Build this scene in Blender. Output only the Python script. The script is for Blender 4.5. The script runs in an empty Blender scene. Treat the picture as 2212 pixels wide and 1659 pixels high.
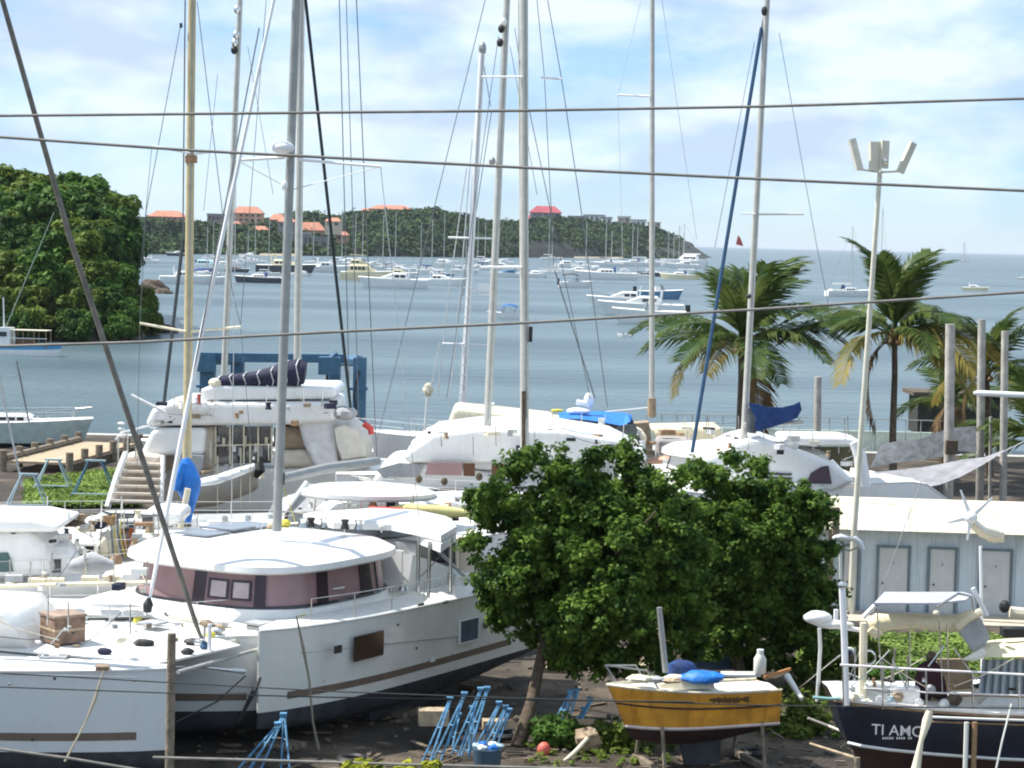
import bpy, bmesh, math, random
import numpy as np
from mathutils import Vector, Matrix, noise as mnoise

# ---------------------------------------------------------------- camera
sc = bpy.context.scene
F, W2, H2, CZ = 4800.0, 2212.0, 1659.0, 12.5
HZ0, ROLL = 522.0, 0.0236
PITCH = math.atan((H2 / 2 - HZ0) / F)
_r = math.atan(ROLL)
_fw = Vector((0, math.cos(PITCH), -math.sin(PITCH)))
_up = Vector((0, math.sin(PITCH), math.cos(PITCH)))
_rt = Vector((1, 0, 0))
CX = math.cos(_r) * _rt + math.sin(_r) * _up
CY = -math.sin(_r) * _rt + math.cos(_r) * _up
CAM = Vector((0, 0, CZ))
cd = bpy.data.cameras.new("camera")
cam = bpy.data.objects.new("camera", cd)
sc.collection.objects.link(cam)
cam.matrix_world = Matrix(((CX.x, CY.x, -_fw.x, 0), (CX.y, CY.y, -_fw.y, 0), (CX.z, CY.z, -_fw.z, CZ), (0, 0, 0, 1)))
cd.sensor_width = 36
cd.lens = 36 * F / W2
cd.clip_start = 0.5
cd.clip_end = 90000
sc.camera = cam

# ---------------------------------------------------------------- world, sun, exposure
SUN = Vector((-0.56, 0.12, 0.82)).normalized()
sun_el = math.asin(SUN.z)
sun_az = math.atan2(SUN.x, SUN.y)
w = bpy.data.worlds.new("World")
sc.world = w
w.use_nodes = True
nt = w.node_tree
nt.nodes.clear()
o_ = nt.nodes.new("ShaderNodeOutputWorld")
bg = nt.nodes.new("ShaderNodeBackground")
sky = nt.nodes.new("ShaderNodeTexSky")
sky.sky_type = 'NISHITA'
sky.sun_disc = False
sky.sun_elevation = sun_el
sky.sun_rotation = sun_az
sky.air_density = 1.0
sky.dust_density = 0.0
sky.ozone_density = 4.0
bg.inputs["Strength"].default_value = 0.10
tc = nt.nodes.new("ShaderNodeTexCoord")
mp = nt.nodes.new("ShaderNodeMapping")
mp.inputs["Scale"].default_value = (10.5, 10.5, 27.0)
mp.inputs["Location"].default_value = (3.1, 1.7, 0.35)
nz = nt.nodes.new("ShaderNodeTexNoise")
nz.inputs["Scale"].default_value = 1.0
nz.inputs["Detail"].default_value = 7
nz.inputs["Roughness"].default_value = 0.56
nz.inputs["Distortion"].default_value = 0.25
cr = nt.nodes.new("ShaderNodeValToRGB")
cr.color_ramp.elements[0].position = 0.34
cr.color_ramp.elements[0].color = (0.18, 0.18, 0.18, 1)
cr.color_ramp.elements[1].position = 0.56
cr.color_ramp.elements[1].color = (1, 1, 1, 1)
nz2 = nt.nodes.new("ShaderNodeTexNoise")
nz2.inputs["Scale"].default_value = 0.9
nz2.inputs["Detail"].default_value = 4
cr2 = nt.nodes.new("ShaderNodeValToRGB")
cr2.color_ramp.elements[0].position = 0.40
cr2.color_ramp.elements[0].color = (4.0, 5.0, 6.3, 1)
cr2.color_ramp.elements[1].position = 0.54
cr2.color_ramp.elements[1].color = (5.9, 6.75, 7.4, 1)
mx = nt.nodes.new("ShaderNodeMixRGB")
sep = nt.nodes.new("ShaderNodeSeparateXYZ")
fade = nt.nodes.new("ShaderNodeMapRange")
fade.inputs["From Min"].default_value = 0.0
fade.inputs["From Max"].default_value = 0.045
fade.inputs["To Min"].default_value = 0.25
mul = nt.nodes.new("ShaderNodeMath")
mul.operation = 'MULTIPLY'
gm = nt.nodes.new("ShaderNodeMixRGB")
gm.blend_type = 'MULTIPLY'
gm.inputs[0].default_value = 1
gm.inputs[2].default_value = (0.60, 0.78, 1.10, 1)
L = nt.links.new
L(tc.outputs["Generated"], mp.inputs["Vector"])
L(mp.outputs[0], nz.inputs["Vector"])
L(mp.outputs[0], nz2.inputs["Vector"])
L(nz.outputs["Fac"], cr.inputs[0])
L(nz2.outputs["Fac"], cr2.inputs[0])
L(tc.outputs["Generated"], sep.inputs[0])
L(sep.outputs["Z"], fade.inputs["Value"])
L(cr.outputs[0], mul.inputs[0])
L(fade.outputs[0], mul.inputs[1])
L(sky.outputs[0], gm.inputs[1])
L(mul.outputs[0], mx.inputs[0])
L(gm.outputs[0], mx.inputs[1])
L(cr2.outputs[0], mx.inputs[2])
L(mx.outputs[0], bg.inputs["Color"])
L(bg.outputs[0], o_.inputs["Surface"])

sd = bpy.data.lights.new("sun", 'SUN')
sd.energy = 5.0
sd.angle = math.radians(0.55)
sd.color = (1.0, 0.955, 0.88)
so = bpy.data.objects.new("sun", sd)
sc.collection.objects.link(so)
so.rotation_euler = SUN.to_track_quat('Z', 'Y').to_euler()
sc.view_settings.view_transform = 'Standard'
sc.view_settings.look = 'None'
sc.view_settings.gamma = 1
sc.view_settings.use_curve_mapping = False
sc.view_settings.exposure = 0.65
sc.cycles.filter_width = 2.0
sc.cycles.max_bounces = 6
sc.cycles.transparent_max_bounces = 8

# ---------------------------------------------------------------- helpers
R = random.Random(7)


def U(px, py, D):
    d = _fw + CX * ((px - W2 / 2) / F) + CY * ((H2 / 2 - py) / F)
    return CAM + d * (D / d.y)


def G(px, py, z=0.0):
    d = _fw + CX * ((px - W2 / 2) / F) + CY * ((H2 / 2 - py) / F)
    return CAM + d * ((z - CZ) / d.z)


def proj(p):
    q = Vector(p) - CAM
    dz = q.dot(_fw)
    return (W2 / 2 + F * q.dot(CX) / dz, H2 / 2 - F * q.dot(CY) / dz, q.y)


MATS = {}


def mat(name, col, rough=0.5, metal=0.0, var=0.12, scale=2.5, bump=0.0, bscale=None, spec=0.5, emis=None, streak=0.0, coat=0.0, trans=0.0):
    if name in MATS:
        return MATS[name]
    m = bpy.data.materials.new(name)
    m.use_nodes = True
    n = m.node_tree
    b = n.nodes["Principled BSDF"]
    b.inputs["Roughness"].default_value = rough
    b.inputs["Metallic"].default_value = metal
    b.inputs["Specular IOR Level"].default_value = spec
    b.inputs["Coat Weight"].default_value = coat
    t = n.nodes.new("ShaderNodeTexCoord")
    x = n.nodes.new("ShaderNodeTexNoise")
    x.inputs["Scale"].default_value = scale
    x.inputs["Detail"].default_value = 6
    x.inputs["Roughness"].default_value = 0.6
    n.links.new(t.outputs["Object"], x.inputs["Vector"])
    r = n.nodes.new("ShaderNodeValToRGB")
    c0 = [max(0, c * (1 - var)) for c in col]
    c1 = [min(1, c * (1 + var)) for c in col]
    r.color_ramp.elements[0].position = 0.35
    r.color_ramp.elements[1].position = 0.65
    r.color_ramp.elements[0].color = (*c0, 1)
    r.color_ramp.elements[1].color = (*c1, 1)
    n.links.new(x.outputs["Fac"], r.inputs[0])
    out = r.outputs[0]
    if streak > 0:
        mpn = n.nodes.new("ShaderNodeMapping")
        mpn.inputs["Scale"].default_value = (5, 5, 0.5)
        n.links.new(t.outputs["Object"], mpn.inputs[0])
        x2 = n.nodes.new("ShaderNodeTexNoise")
        x2.inputs["Scale"].default_value = 1.2
        x2.inputs["Detail"].default_value = 5
        n.links.new(mpn.outputs[0], x2.inputs["Vector"])
        mr = n.nodes.new("ShaderNodeMapRange")
        mr.inputs["From Min"].default_value = 0.52
        mr.inputs["From Max"].default_value = 0.75
        mr.inputs["To Max"].default_value = streak
        n.links.new(x2.outputs["Fac"], mr.inputs[0])
        mm = n.nodes.new("ShaderNodeMixRGB")
        mm.inputs[2].default_value = (col[0] * 0.45, col[1] * 0.40, col[2] * 0.30, 1)
        n.links.new(mr.outputs[0], mm.inputs[0])
        n.links.new(out, mm.inputs[1])
        out = mm.outputs[0]
    n.links.new(out, b.inputs["Base Color"])
    if bump > 0:
        bn = n.nodes.new("ShaderNodeBump")
        bn.inputs["Strength"].default_value = bump
        bn.inputs["Distance"].default_value = 0.05
        y = n.nodes.new("ShaderNodeTexNoise")
        y.inputs["Scale"].default_value = bscale or scale * 4
        y.inputs["Detail"].default_value = 5
        n.links.new(t.outputs["Object"], y.inputs["Vector"])
        n.links.new(y.outputs["Fac"], bn.inputs["Height"])
        n.links.new(bn.outputs[0], b.inputs["Normal"])
    if emis:
        b.inputs["Emission Color"].default_value = (*emis, 1)
        b.inputs["Emission Strength"].default_value = 1
    if trans:
        b.inputs["Transmission Weight"].default_value = trans
    MATS[name] = m
    return m


def leafmat(name, dark, light, scale=1.2, rough=0.62, transl=0.32):
    m = bpy.data.materials.new(name)
    m.use_nodes = True
    n = m.node_tree
    b = n.nodes["Principled BSDF"]
    b.inputs["Roughness"].default_value = rough
    b.inputs["Specular IOR Level"].default_value = 0.15
    t = n.nodes.new("ShaderNodeTexCoord")
    x = n.nodes.new("ShaderNodeTexNoise")
    x.inputs["Scale"].default_value = scale
    x.inputs["Detail"].default_value = 4
    n.links.new(t.outputs["Object"], x.inputs["Vector"])
    r = n.nodes.new("ShaderNodeValToRGB")
    r.color_ramp.elements[0].position = 0.36
    r.color_ramp.elements[1].position = 0.64
    r.color_ramp.elements[0].color = (*dark, 1)
    r.color_ramp.elements[1].color = (*light, 1)
    n.links.new(x.outputs["Fac"], r.inputs[0])
    n.links.new(r.outputs[0], b.inputs["Base Color"])
    tr = n.nodes.new("ShaderNodeBsdfTranslucent")
    n.links.new(r.outputs[0], tr.inputs[0])
    ms = n.nodes.new("ShaderNodeMixShader")
    ms.inputs[0].default_value = transl
    o = n.nodes["Material Output"]
    n.links.new(b.outputs[0], ms.inputs[1])
    n.links.new(tr.outputs[0], ms.inputs[2])
    n.links.new(ms.outputs[0], o.inputs[0])
    MATS[name] = m
    return m


WHITE = mat("gelcoat_white", (0.80, 0.80, 0.78), 0.28, var=0.04, scale=1.3, streak=0.12, coat=0.2)
DECK = mat("deck_nonskid", (0.72, 0.72, 0.69), 0.65, var=0.09, scale=4, bump=0.1, bscale=60)
GREYW = mat("weathered_hull", (0.68, 0.69, 0.65), 0.30, var=0.06, scale=0.7, streak=0.12, coat=.3)
CREAM = mat("cream_paint", (0.72, 0.66, 0.50), 0.6, var=0.08, scale=2, streak=0.3)
CREAMC = mat("cream_canvas", (0.72, 0.64, 0.43), 0.85, var=0.10, scale=3, bump=0.5, bscale=8)
ANTI = mat("antifouling_grey", (0.045, 0.05, 0.055), 0.8, var=0.35, scale=1.7, bump=0.3)
ANTIRED = mat("antifouling_red_brown", (0.045, 0.020, 0.018), 0.85, var=0.3, scale=1.7)
STRIPE = mat("brown_stripe", (0.16, 0.115, 0.085), 0.5)
GLASS = mat("window_dark", (0.02, 0.022, 0.028), 0.08, var=0.3, spec=0.8)
PINK = mat("mauve_blind_glass", (0.29, 0.175, 0.18), 0.22, var=0.10, scale=1.2, spec=0.6)
PALEG = mat("pale_blind", (0.42, 0.35, 0.36), 0.3)
RUBBER = mat("black_rubber", (0.015, 0.015, 0.016), 0.6)
STEEL = mat("stainless_steel", (0.62, 0.62, 0.60), 0.25, metal=1.0, var=0.06)
ALU = mat("mast_aluminium", (0.56, 0.55, 0.50), 0.42, metal=0.35, var=0.08, scale=3, streak=0.25)
ALUG = mat("mast_grey", (0.33, 0.34, 0.33), 0.45, metal=0.3, var=0.10, scale=3)
ALUY = mat("mast_buff", (0.50, 0.42, 0.24), 0.5, var=0.10, scale=3)
MASTW = mat("mast_white", (0.78, 0.79, 0.80), 0.4, var=0.04)
WIRE = mat("rigging_wire", (0.16, 0.17, 0.18), 0.5, metal=0.4)
WIREL = mat("rigging_pale", (0.55, 0.57, 0.57), 0.5, metal=0.2)
CABLE = mat("power_cable", (0.20, 0.19, 0.17), 0.7, var=0.2, scale=5)
NAVY = mat("navy_canvas", (0.014, 0.017, 0.045), 0.8, var=0.4, scale=5, bump=0.8, bscale=7)
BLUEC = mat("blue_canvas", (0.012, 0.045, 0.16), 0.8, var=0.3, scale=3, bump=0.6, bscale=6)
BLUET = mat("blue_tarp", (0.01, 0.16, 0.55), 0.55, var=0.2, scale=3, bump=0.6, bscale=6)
BLUEF = mat("blue_furler", (0.02, 0.07, 0.15), 0.7)
GREENF = mat("dark_furler", (0.018, 0.03, 0.035), 0.7)
TRAVEL = mat("travel_lift_blue", (0.045, 0.135, 0.23), 0.5, var=0.15, scale=3, streak=0.3)
STANDB = mat("stand_blue", (0.09, 0.25, 0.42), 0.6, var=0.45, scale=7, streak=.6)
TEAK = mat("teak", (0.30, 0.18, 0.09), 0.6, var=0.25, scale=6)
TEAKL = mat("step_buff", (0.66, 0.58, 0.48), 0.7, var=0.12, scale=6)  # pale buff of the transom and stern steps
ORANGE = mat("orange_hatch", (0.50, 0.13, 0.03), 0.5)
REDP = mat("red_plastic", (0.55, 0.06, 0.05), 0.5)
YEL = mat("yellow_rope", (0.62, 0.55, 0.08), 0.6)
BROWNW = mat("brown_window", (0.10, 0.035, 0.015), 0.3)
OCHRE = mat("ochre_hull", (0.62, 0.29, 0.03), 0.45, var=0.22, scale=2.2, streak=0.75)
NAVYH = mat("navy_hull_gloss", (0.008, 0.014, 0.030), 0.30, var=0.5, scale=1.5, streak=0.3)
WOOD = mat("grey_timber", (0.20, 0.165, 0.12), 0.85, var=0.35, scale=5, bump=0.4)
WOODL = mat("pale_timber", (0.42, 0.33, 0.22), 0.85, var=0.25, scale=5, bump=0.4)
CONC = mat("concrete", (0.42, 0.41, 0.38), 0.9, var=0.15, scale=2, bump=0.4, streak=0.5)
PILE = mat("pile_concrete", (0.40, 0.38, 0.34), 0.9, var=0.2, scale=2, bump=0.4, streak=0.6)
GREYC = mat("grey_canvas", (0.36, 0.37, 0.38), 0.85, var=0.12, scale=3, bump=0.5, bscale=6)
DGREYC = mat("dark_grey_canvas", (0.075, 0.085, 0.095), 0.85, var=0.35, scale=3, bump=0.5, bscale=6)
MAROON = mat("maroon_canvas", (0.04, 0.012, 0.018), 0.9, var=0.3)
TAN = mat("tan_canvas", (0.33, 0.25, 0.17), 0.9, var=0.2, scale=4)
WALLB = mat("pale_blue_wall", (0.64, 0.71, 0.75), 0.8, var=0.06, scale=1, streak=0.35)
DOORW = mat("grey_white_door", (0.62, 0.62, 0.60), 0.7, var=0.05, streak=0.2)
FRAMEG = mat("door_frame_slate", (0.17, 0.22, 0.25), 0.7)
BARK = mat("bark", (0.10, 0.075, 0.05), 0.95, var=0.35, scale=6, bump=0.8)
PBARK = mat("palm_bark", (0.15, 0.115, 0.08), 0.95, var=0.35, scale=5, bump=0.8)
TILER = mat("terracotta_roof", (0.46, 0.20, 0.13), 0.85, var=0.2, scale=0.4)
TILEP = mat("crimson_roof", (0.42, 0.09, 0.11), 0.85, var=0.2, scale=0.4)
TILEG = mat("grey_roof", (0.34, 0.35, 0.36), 0.85, var=0.2, scale=0.4)
STUC = mat("stucco_cream", (0.60, 0.50, 0.38), 0.9, var=0.1, scale=0.3)
STUCW = mat("stucco_white", (0.74, 0.74, 0.72), 0.9, var=0.06, scale=0.3)
STUCP = mat("stucco_peach", (0.62, 0.36, 0.24), 0.9, var=0.1, scale=0.3)
STUCG = mat("stucco_grey", (0.27, 0.25, 0.25), 0.9, var=0.2, scale=0.3)
LAMPH = mat("lamp_housing", (0.62, 0.60, 0.50), 0.5, var=0.1)
LIGHTBLUE = mat("pale_blue_paint", (0.34, 0.46, 0.52), 0.6)


class MB:
    def __init__(s):
        s.v, s.f = [], []

    def add(s, vs, fs):
        k = len(s.v)
        s.v += [tuple(x) for x in vs]
        s.f += [tuple(i + k for i in f) for f in fs]
        return s

    def box(s, c, d, rz=0.0, rot=None):
        m = rot or Matrix.Rotation(rz, 3, 'Z')
        c = Vector(c)
        vs = [c + m @ Vector((x * d[0] / 2, y * d[1] / 2, z * d[2] / 2)) for x in (-1, 1) for y in (-1, 1) for z in (-1, 1)]
        return s.add(vs, [(0, 1, 3, 2), (4, 6, 7, 5), (0, 4, 5, 1), (2, 3, 7, 6), (0, 2, 6, 4), (1, 5, 7, 3)])

    def tube(s, a, b, r, r2=None, n=8, cap=True):
        return s.path([a, b], [r, r if r2 is None else r2], n, cap)

    def path(s, pts, r, n=8, cap=True):
        pts = [Vector(p) for p in pts]
        rs = r if isinstance(r, (list, tuple)) else [r] * len(pts)
        rings = []
        ref = None
        for i, p in enumerate(pts):
            d = (pts[min(i + 1, len(pts) - 1)] - pts[max(i - 1, 0)]).normalized()
            if ref is None:
                ref = d.orthogonal().normalized()
            ref = (ref - d * ref.dot(d)).normalized()
            q = d.cross(ref)
            rings.append([p + (ref * math.cos(2 * math.pi * k / n) + q * math.sin(2 * math.pi * k / n)) * rs[i] for k in range(n)])
        return s.loft(rings, True, cap)

    def loft(s, rings, closed=True, cap=True):
        n = len(rings[0])
        vs = [p for rg in rings for p in rg]
        fs = []
        for i in range(len(rings) - 1):
            for k in range(n if closed else n - 1):
                a, b = i * n + k, i * n + (k + 1) % n
                fs.append((a, b, b + n, a + n))
        if cap:
            fs.append(tuple(range(n)))
            fs.append(tuple(range((len(rings) - 1) * n, len(rings) * n)))
        return s.add(vs, fs)

    def prism(s, poly, off):
        off = Vector(off)
        return s.loft([[Vector(p) for p in poly], [Vector(p) + off for p in poly]])

    def ell(s, c, r, n=12, m=8, jit=0.0, rz=0.0, seed=0):
        c = Vector(c)
        rr = random.Random(seed)
        rot = Matrix.Rotation(rz, 3, 'Z')
        rings = []
        for i in range(1, m):
            t = math.pi * i / m
            rings.append([c + rot @ Vector((r[0] * math.sin(t) * math.cos(2 * math.pi * k / n), r[1] * math.sin(t) * math.sin(2 * math.pi * k / n), r[2] * math.cos(t))) * 1.0 for k in range(n)])
        if jit:
            rings = [[p + Vector((rr.uniform(-1, 1) * r[0], rr.uniform(-1, 1) * r[1], rr.uniform(-1, 1) * r[2])) * jit for p in rg] for rg in rings]
        k0 = len(s.v)
        s.loft(rings, True, False)
        top = len(s.v)
        s.v.append(tuple(c + Vector((0, 0, r[2]))))
        s.v.append(tuple(c - Vector((0, 0, r[2]))))
        for k in range(n):
            s.f.append((top, k0 + k, k0 + (k + 1) % n))
            b = k0 + (m - 2) * n
            s.f.append((top + 1, b + (k + 1) % n, b + k))
        return s

    def mesh(s, name, m, smooth=None, inv=None, norm=True):
        me = bpy.data.meshes.new(name)
        vs = s.v if inv is None else [tuple(inv @ Vector(p)) for p in s.v]
        me.from_pydata(vs, [], s.f)
        if norm and len(s.f) < 60000:
            bm = bmesh.new()
            bm.from_mesh(me)
            bmesh.ops.recalc_face_normals(bm, faces=bm.faces)
            bm.to_mesh(me)
            bm.free()
        if m:
            me.materials.append(m)
        if smooth is not None:
            me.polygons.foreach_set("use_smooth", [True] * len(me.polygons))
            me.set_sharp_from_angle(angle=math.radians(smooth))
        me.update()
        return me


def setp(o, label=None, cat=None, group=None, kind=None):
    if label:
        o['label'] = label
    if cat:
        o['category'] = cat
    if group:
        o['group'] = group
    if kind:
        o['kind'] = kind
    return o


class T:
    """an Empty at the thing's base that parents its parts"""
    def __init__(s, name, label, cat, loc=(0, 0, 0), rz=0.0, group=None):
        s.o = bpy.data.objects.new(name, None)
        sc.collection.objects.link(s.o)
        s.o.location = loc
        s.o.rotation_euler = (0, 0, rz)
        s.o.empty_display_size = 0.2
        setp(s.o, label, cat, group)
        s.m = Matrix.Translation(Vector(loc)) @ Matrix.Rotation(rz, 4, 'Z')
        s.inv = s.m.inverted()

    def W(s, p):
        return s.m @ Vector(p)

    def part(s, name, mb, m, parent=None, label=None, local=True, smooth=None, kind=None):
        me = mb.mesh(name, m, smooth, None if local else s.inv)
        o = bpy.data.objects.new(name, me)
        sc.collection.objects.link(o)
        o.parent = parent or s.o
        if label:
            o['label'] = label
        if kind:
            o['kind'] = kind
        return o

    def many(s, name, mb, m, mats_, parent=None, local=True):
        """copies of one small mesh as parts"""
        me = mb.mesh(name, m)
        out = []
        for M in mats_:
            o = bpy.data.objects.new(name, me)
            sc.collection.objects.link(o)
            o.parent = parent or s.o
            o.matrix_local = M
            out.append(o)
        return out


def solo(name, label, cat, mb, m, group=None, smooth=None, kind=None):
    xs = np.array(mb.v)
    c = Vector(((xs[:, 0].min() + xs[:, 0].max()) / 2, (xs[:, 1].min() + xs[:, 1].max()) / 2, xs[:, 2].min()))
    me = mb.mesh(name, m, smooth, Matrix.Translation(-c))
    o = bpy.data.objects.new(name, me)
    sc.collection.objects.link(o)
    o.location = c
    return setp(o, label, cat, group, kind)


def copy_tree(o, parent=None):
    c = o.copy()
    sc.collection.objects.link(c)
    c.parent = parent
    for ch in list(o.children):
        copy_tree(ch, c)
    return c


def structure(name, mb, m, smooth=None, norm=True):
    me = mb.mesh(name, m, smooth, norm=norm)
    o = bpy.data.objects.new(name, me)
    sc.collection.objects.link(o)
    o['kind'] = 'structure'
    return o


def sign(x, p):
    return math.copysign(abs(x) ** p, x)


def sup(t, a, b, e=0.5):
    return (a * sign(math.cos(t), e), b * sign(math.sin(t), e))


# ---------------------------------------------------------------- ground, sea
SEAZ = -1.0
QD = 136.0


def grid(x0, x1, y0, y1, nx, ny, zf):
    mb = MB()
    vs = [(x0 + (x1 - x0) * i / nx, y0 + (y1 - y0) * j / ny, zf(x0 + (x1 - x0) * i / nx, y0 + (y1 - y0) * j / ny)) for j in range(ny + 1) for i in range(nx + 1)]
    fs = [(j * (nx + 1) + i, j * (nx + 1) + i + 1, (j + 1) * (nx + 1) + i + 1, (j + 1) * (nx + 1) + i) for j in range(ny) for i in range(nx)]
    return mb.add(vs, fs)


gm_ = bpy.data.materials.new("yard_dirt")
gm_.use_nodes = True
n = gm_.node_tree
b = n.nodes["Principled BSDF"]
b.inputs["Roughness"].default_value = 0.95
t = n.nodes.new("ShaderNodeTexCoord")
n1 = n.nodes.new("ShaderNodeTexNoise")
n1.inputs["Scale"].default_value = 0.35
n1.inputs["Detail"].default_value = 9
n1.inputs["Roughness"].default_value = 0.65
r1 = n.nodes.new("ShaderNodeValToRGB")
e = r1.color_ramp.elements
e[0].position = 0.34
e[0].color = (0.018, 0.015, 0.012, 1)
e[1].position = 0.68
e[1].color = (0.15, 0.115, 0.078, 1)
x_ = r1.color_ramp.elements.new(0.5)
x_.color = (0.046, 0.036, 0.026, 1)
n2 = n.nodes.new("ShaderNodeTexNoise")
n2.inputs["Scale"].default_value = 9
n2.inputs["Detail"].default_value = 5
bp = n.nodes.new("ShaderNodeBump")
bp.inputs["Strength"].default_value = 0.7
bp.inputs["Distance"].default_value = 0.08
for q in (n1, n2):
    n.links.new(t.outputs["Object"], q.inputs["Vector"])
n.links.new(n1.outputs["Fac"], r1.inputs[0])
n.links.new(r1.outputs[0], b.inputs["Base Color"])
n.links.new(n2.outputs["Fac"], bp.inputs["Height"])
n.links.new(bp.outputs[0], b.inputs["Normal"])

ground = structure("ground", grid(-60, 60, 8, QD, 60, 64, lambda x, y: 0.10 * mnoise.noise(Vector((x * .22, y * .22, 0))) if y < QD - 3 else 0), gm_, 60)
q = MB()
q.box((0, QD + 0.6, -1.2), (120, 1.2, 2.5))
structure("quay_edge", q, CONC)

sm = bpy.data.materials.new("sea_water")
sm.use_nodes = True
n = sm.node_tree
b = n.nodes["Principled BSDF"]
b.inputs["Roughness"].default_value = 0.30
b.inputs["IOR"].default_value = 1.33
t = n.nodes.new("ShaderNodeTexCoord")
ma = n.nodes.new("ShaderNodeMapping")
ma.inputs["Scale"].default_value = (1, 1, 1)
wa = n.nodes.new("ShaderNodeTexNoise")
wa.inputs["Scale"].default_value = 0.9
wa.inputs["Detail"].default_value = 6
wa.inputs["Roughness"].default_value = 0.65
wb = n.nodes.new("ShaderNodeTexNoise")
wb.inputs["Scale"].default_value = 0.012
wb.inputs["Detail"].default_value = 5
mb2 = n.nodes.new("ShaderNodeMapping")
mb2.inputs["Scale"].default_value = (0.35, 1.6, 1)
rb = n.nodes.new("ShaderNodeValToRGB")
rb.color_ramp.elements[0].position = 0.35
rb.color_ramp.elements[0].color = (0.045, 0.080, 0.095, 1)
rb.color_ramp.elements[1].position = 0.68
rb.color_ramp.elements[1].color = (0.12, 0.17, 0.185, 1)
bp = n.nodes.new("ShaderNodeBump")
bp.inputs["Strength"].default_value = 1.0
bp.inputs["Distance"].default_value = 0.35
n.links.new(t.outputs["Object"], ma.inputs[0])
n.links.new(ma.outputs[0], wa.inputs["Vector"])
n.links.new(t.outputs["Object"], mb2.inputs[0])
n.links.new(mb2.outputs[0], wb.inputs["Vector"])
n.links.new(wb.outputs["Fac"], rb.inputs[0])
n.links.new(rb.outputs[0], b.inputs["Base Color"])
wc = n.nodes.new("ShaderNodeTexNoise")
wc.inputs["Scale"].default_value = 0.22
wc.inputs["Detail"].default_value = 5
wc.inputs["Roughness"].default_value = 0.6
mc_ = n.nodes.new("ShaderNodeMapping")
mc_.inputs["Scale"].default_value = (0.5, 1.3, 1)
n.links.new(t.outputs["Object"], mc_.inputs[0])
n.links.new(mc_.outputs[0], wc.inputs["Vector"])
ad = n.nodes.new("ShaderNodeMath")
ad.operation = 'MULTIPLY_ADD'
ad.inputs[1].default_value = 3.0
n.links.new(wc.outputs["Fac"], ad.inputs[0])
n.links.new(wa.outputs["Fac"], ad.inputs[2])
n.links.new(ad.outputs[0], bp.inputs["Height"])
n.links.new(bp.outputs[0], b.inputs["Normal"])
q = MB()
q.add([(-30000, QD - 1, SEAZ), (30000, QD - 1, SEAZ), (30000, 45000, SEAZ), (-30000, 45000, SEAZ)], [(0, 1, 2, 3)])
structure("sea", q, sm)


# ---------------------------------------------------------------- leaf crowns
def leaf_mesh(name, clumps, per, size, m, seed=0, up=0.35, fold=0.25, squash=0.8, elong=1.7, shell=0.55):
    """clumps: (n,4) centre and radius. Leaves: folded quads spread through each clump's outer shell."""
    rs = np.random.RandomState(seed)
    cl = np.array(clumps, dtype=float)
    idx = np.repeat(np.arange(len(cl)), per)
    N = len(idx)
    d = rs.normal(size=(N, 3))
    d /= np.linalg.norm(d, axis=1)[:, None]
    rad = cl[idx, 3] * (shell + (1 - shell) * rs.rand(N)) * (1 + 0.25 * rs.rand(N) * (rs.rand(N) < .2))
    c = cl[idx, :3] + d * rad[:, None] * np.array([1, 1, squash])
    nrm = d * 0.75 + np.array([0, 0, up]) + rs.normal(size=(N, 3)) * 0.40
    nrm /= np.linalg.norm(nrm, axis=1)[:, None]
    a = np.cross(nrm, rs.normal(size=(N, 3)))
    a /= np.linalg.norm(a, axis=1)[:, None] + 1e-9
    b_ = np.cross(nrm, a)
    s = size * (0.6 + 0.8 * rs.rand(N))[:, None]
    p0 = c - a * s * elong / 2
    p2 = c + a * s * elong / 2
    p1 = c + b_ * s / 2 + nrm * s * fold
    p3 = c - b_ * s / 2 + nrm * s * fold
    V = np.stack([p0, p1, p2, p3], axis=1).reshape(-1, 3)
    me = bpy.data.meshes.new(name)
    me.vertices.add(len(V))
    me.vertices.foreach_set("co", V.ravel())
    me.loops.add(N * 4)
    me.loops.foreach_set("vertex_index", np.arange(N * 4, dtype=np.int32))
    me.polygons.add(N)
    me.polygons.foreach_set("loop_start", np.arange(0, N * 4, 4, dtype=np.int32))
    me.polygons.foreach_set("loop_total", np.full(N, 4, dtype=np.int32))
    me.materials.append(m)
    me.update(calc_edges=True)
    return me


def crown_clumps(r, n, seed, cr=0.42, flat=0.0, inner=0.25):
    rs = random.Random(seed)
    out = []
    for i in range(n):
        u = rs.uniform(-1 if not flat else -0.5, 1)
        th = rs.uniform(0, 2 * math.pi)
        h = math.sqrt(1 - u * u)
        d = Vector((h * math.cos(th), h * math.sin(th), u))
        k = 0.86 + 0.30 * mnoise.noise(d * 2.1 + Vector((seed, 0, 0)))
        k *= rs.uniform(0.72, 1.0) if i > n * inner else rs.uniform(0.3, 0.7)
        out.append((d.x * r[0] * k, d.y * r[1] * k, d.z * r[2] * k, cr * rs.uniform(0.65, 1.25)))
    return out


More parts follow.
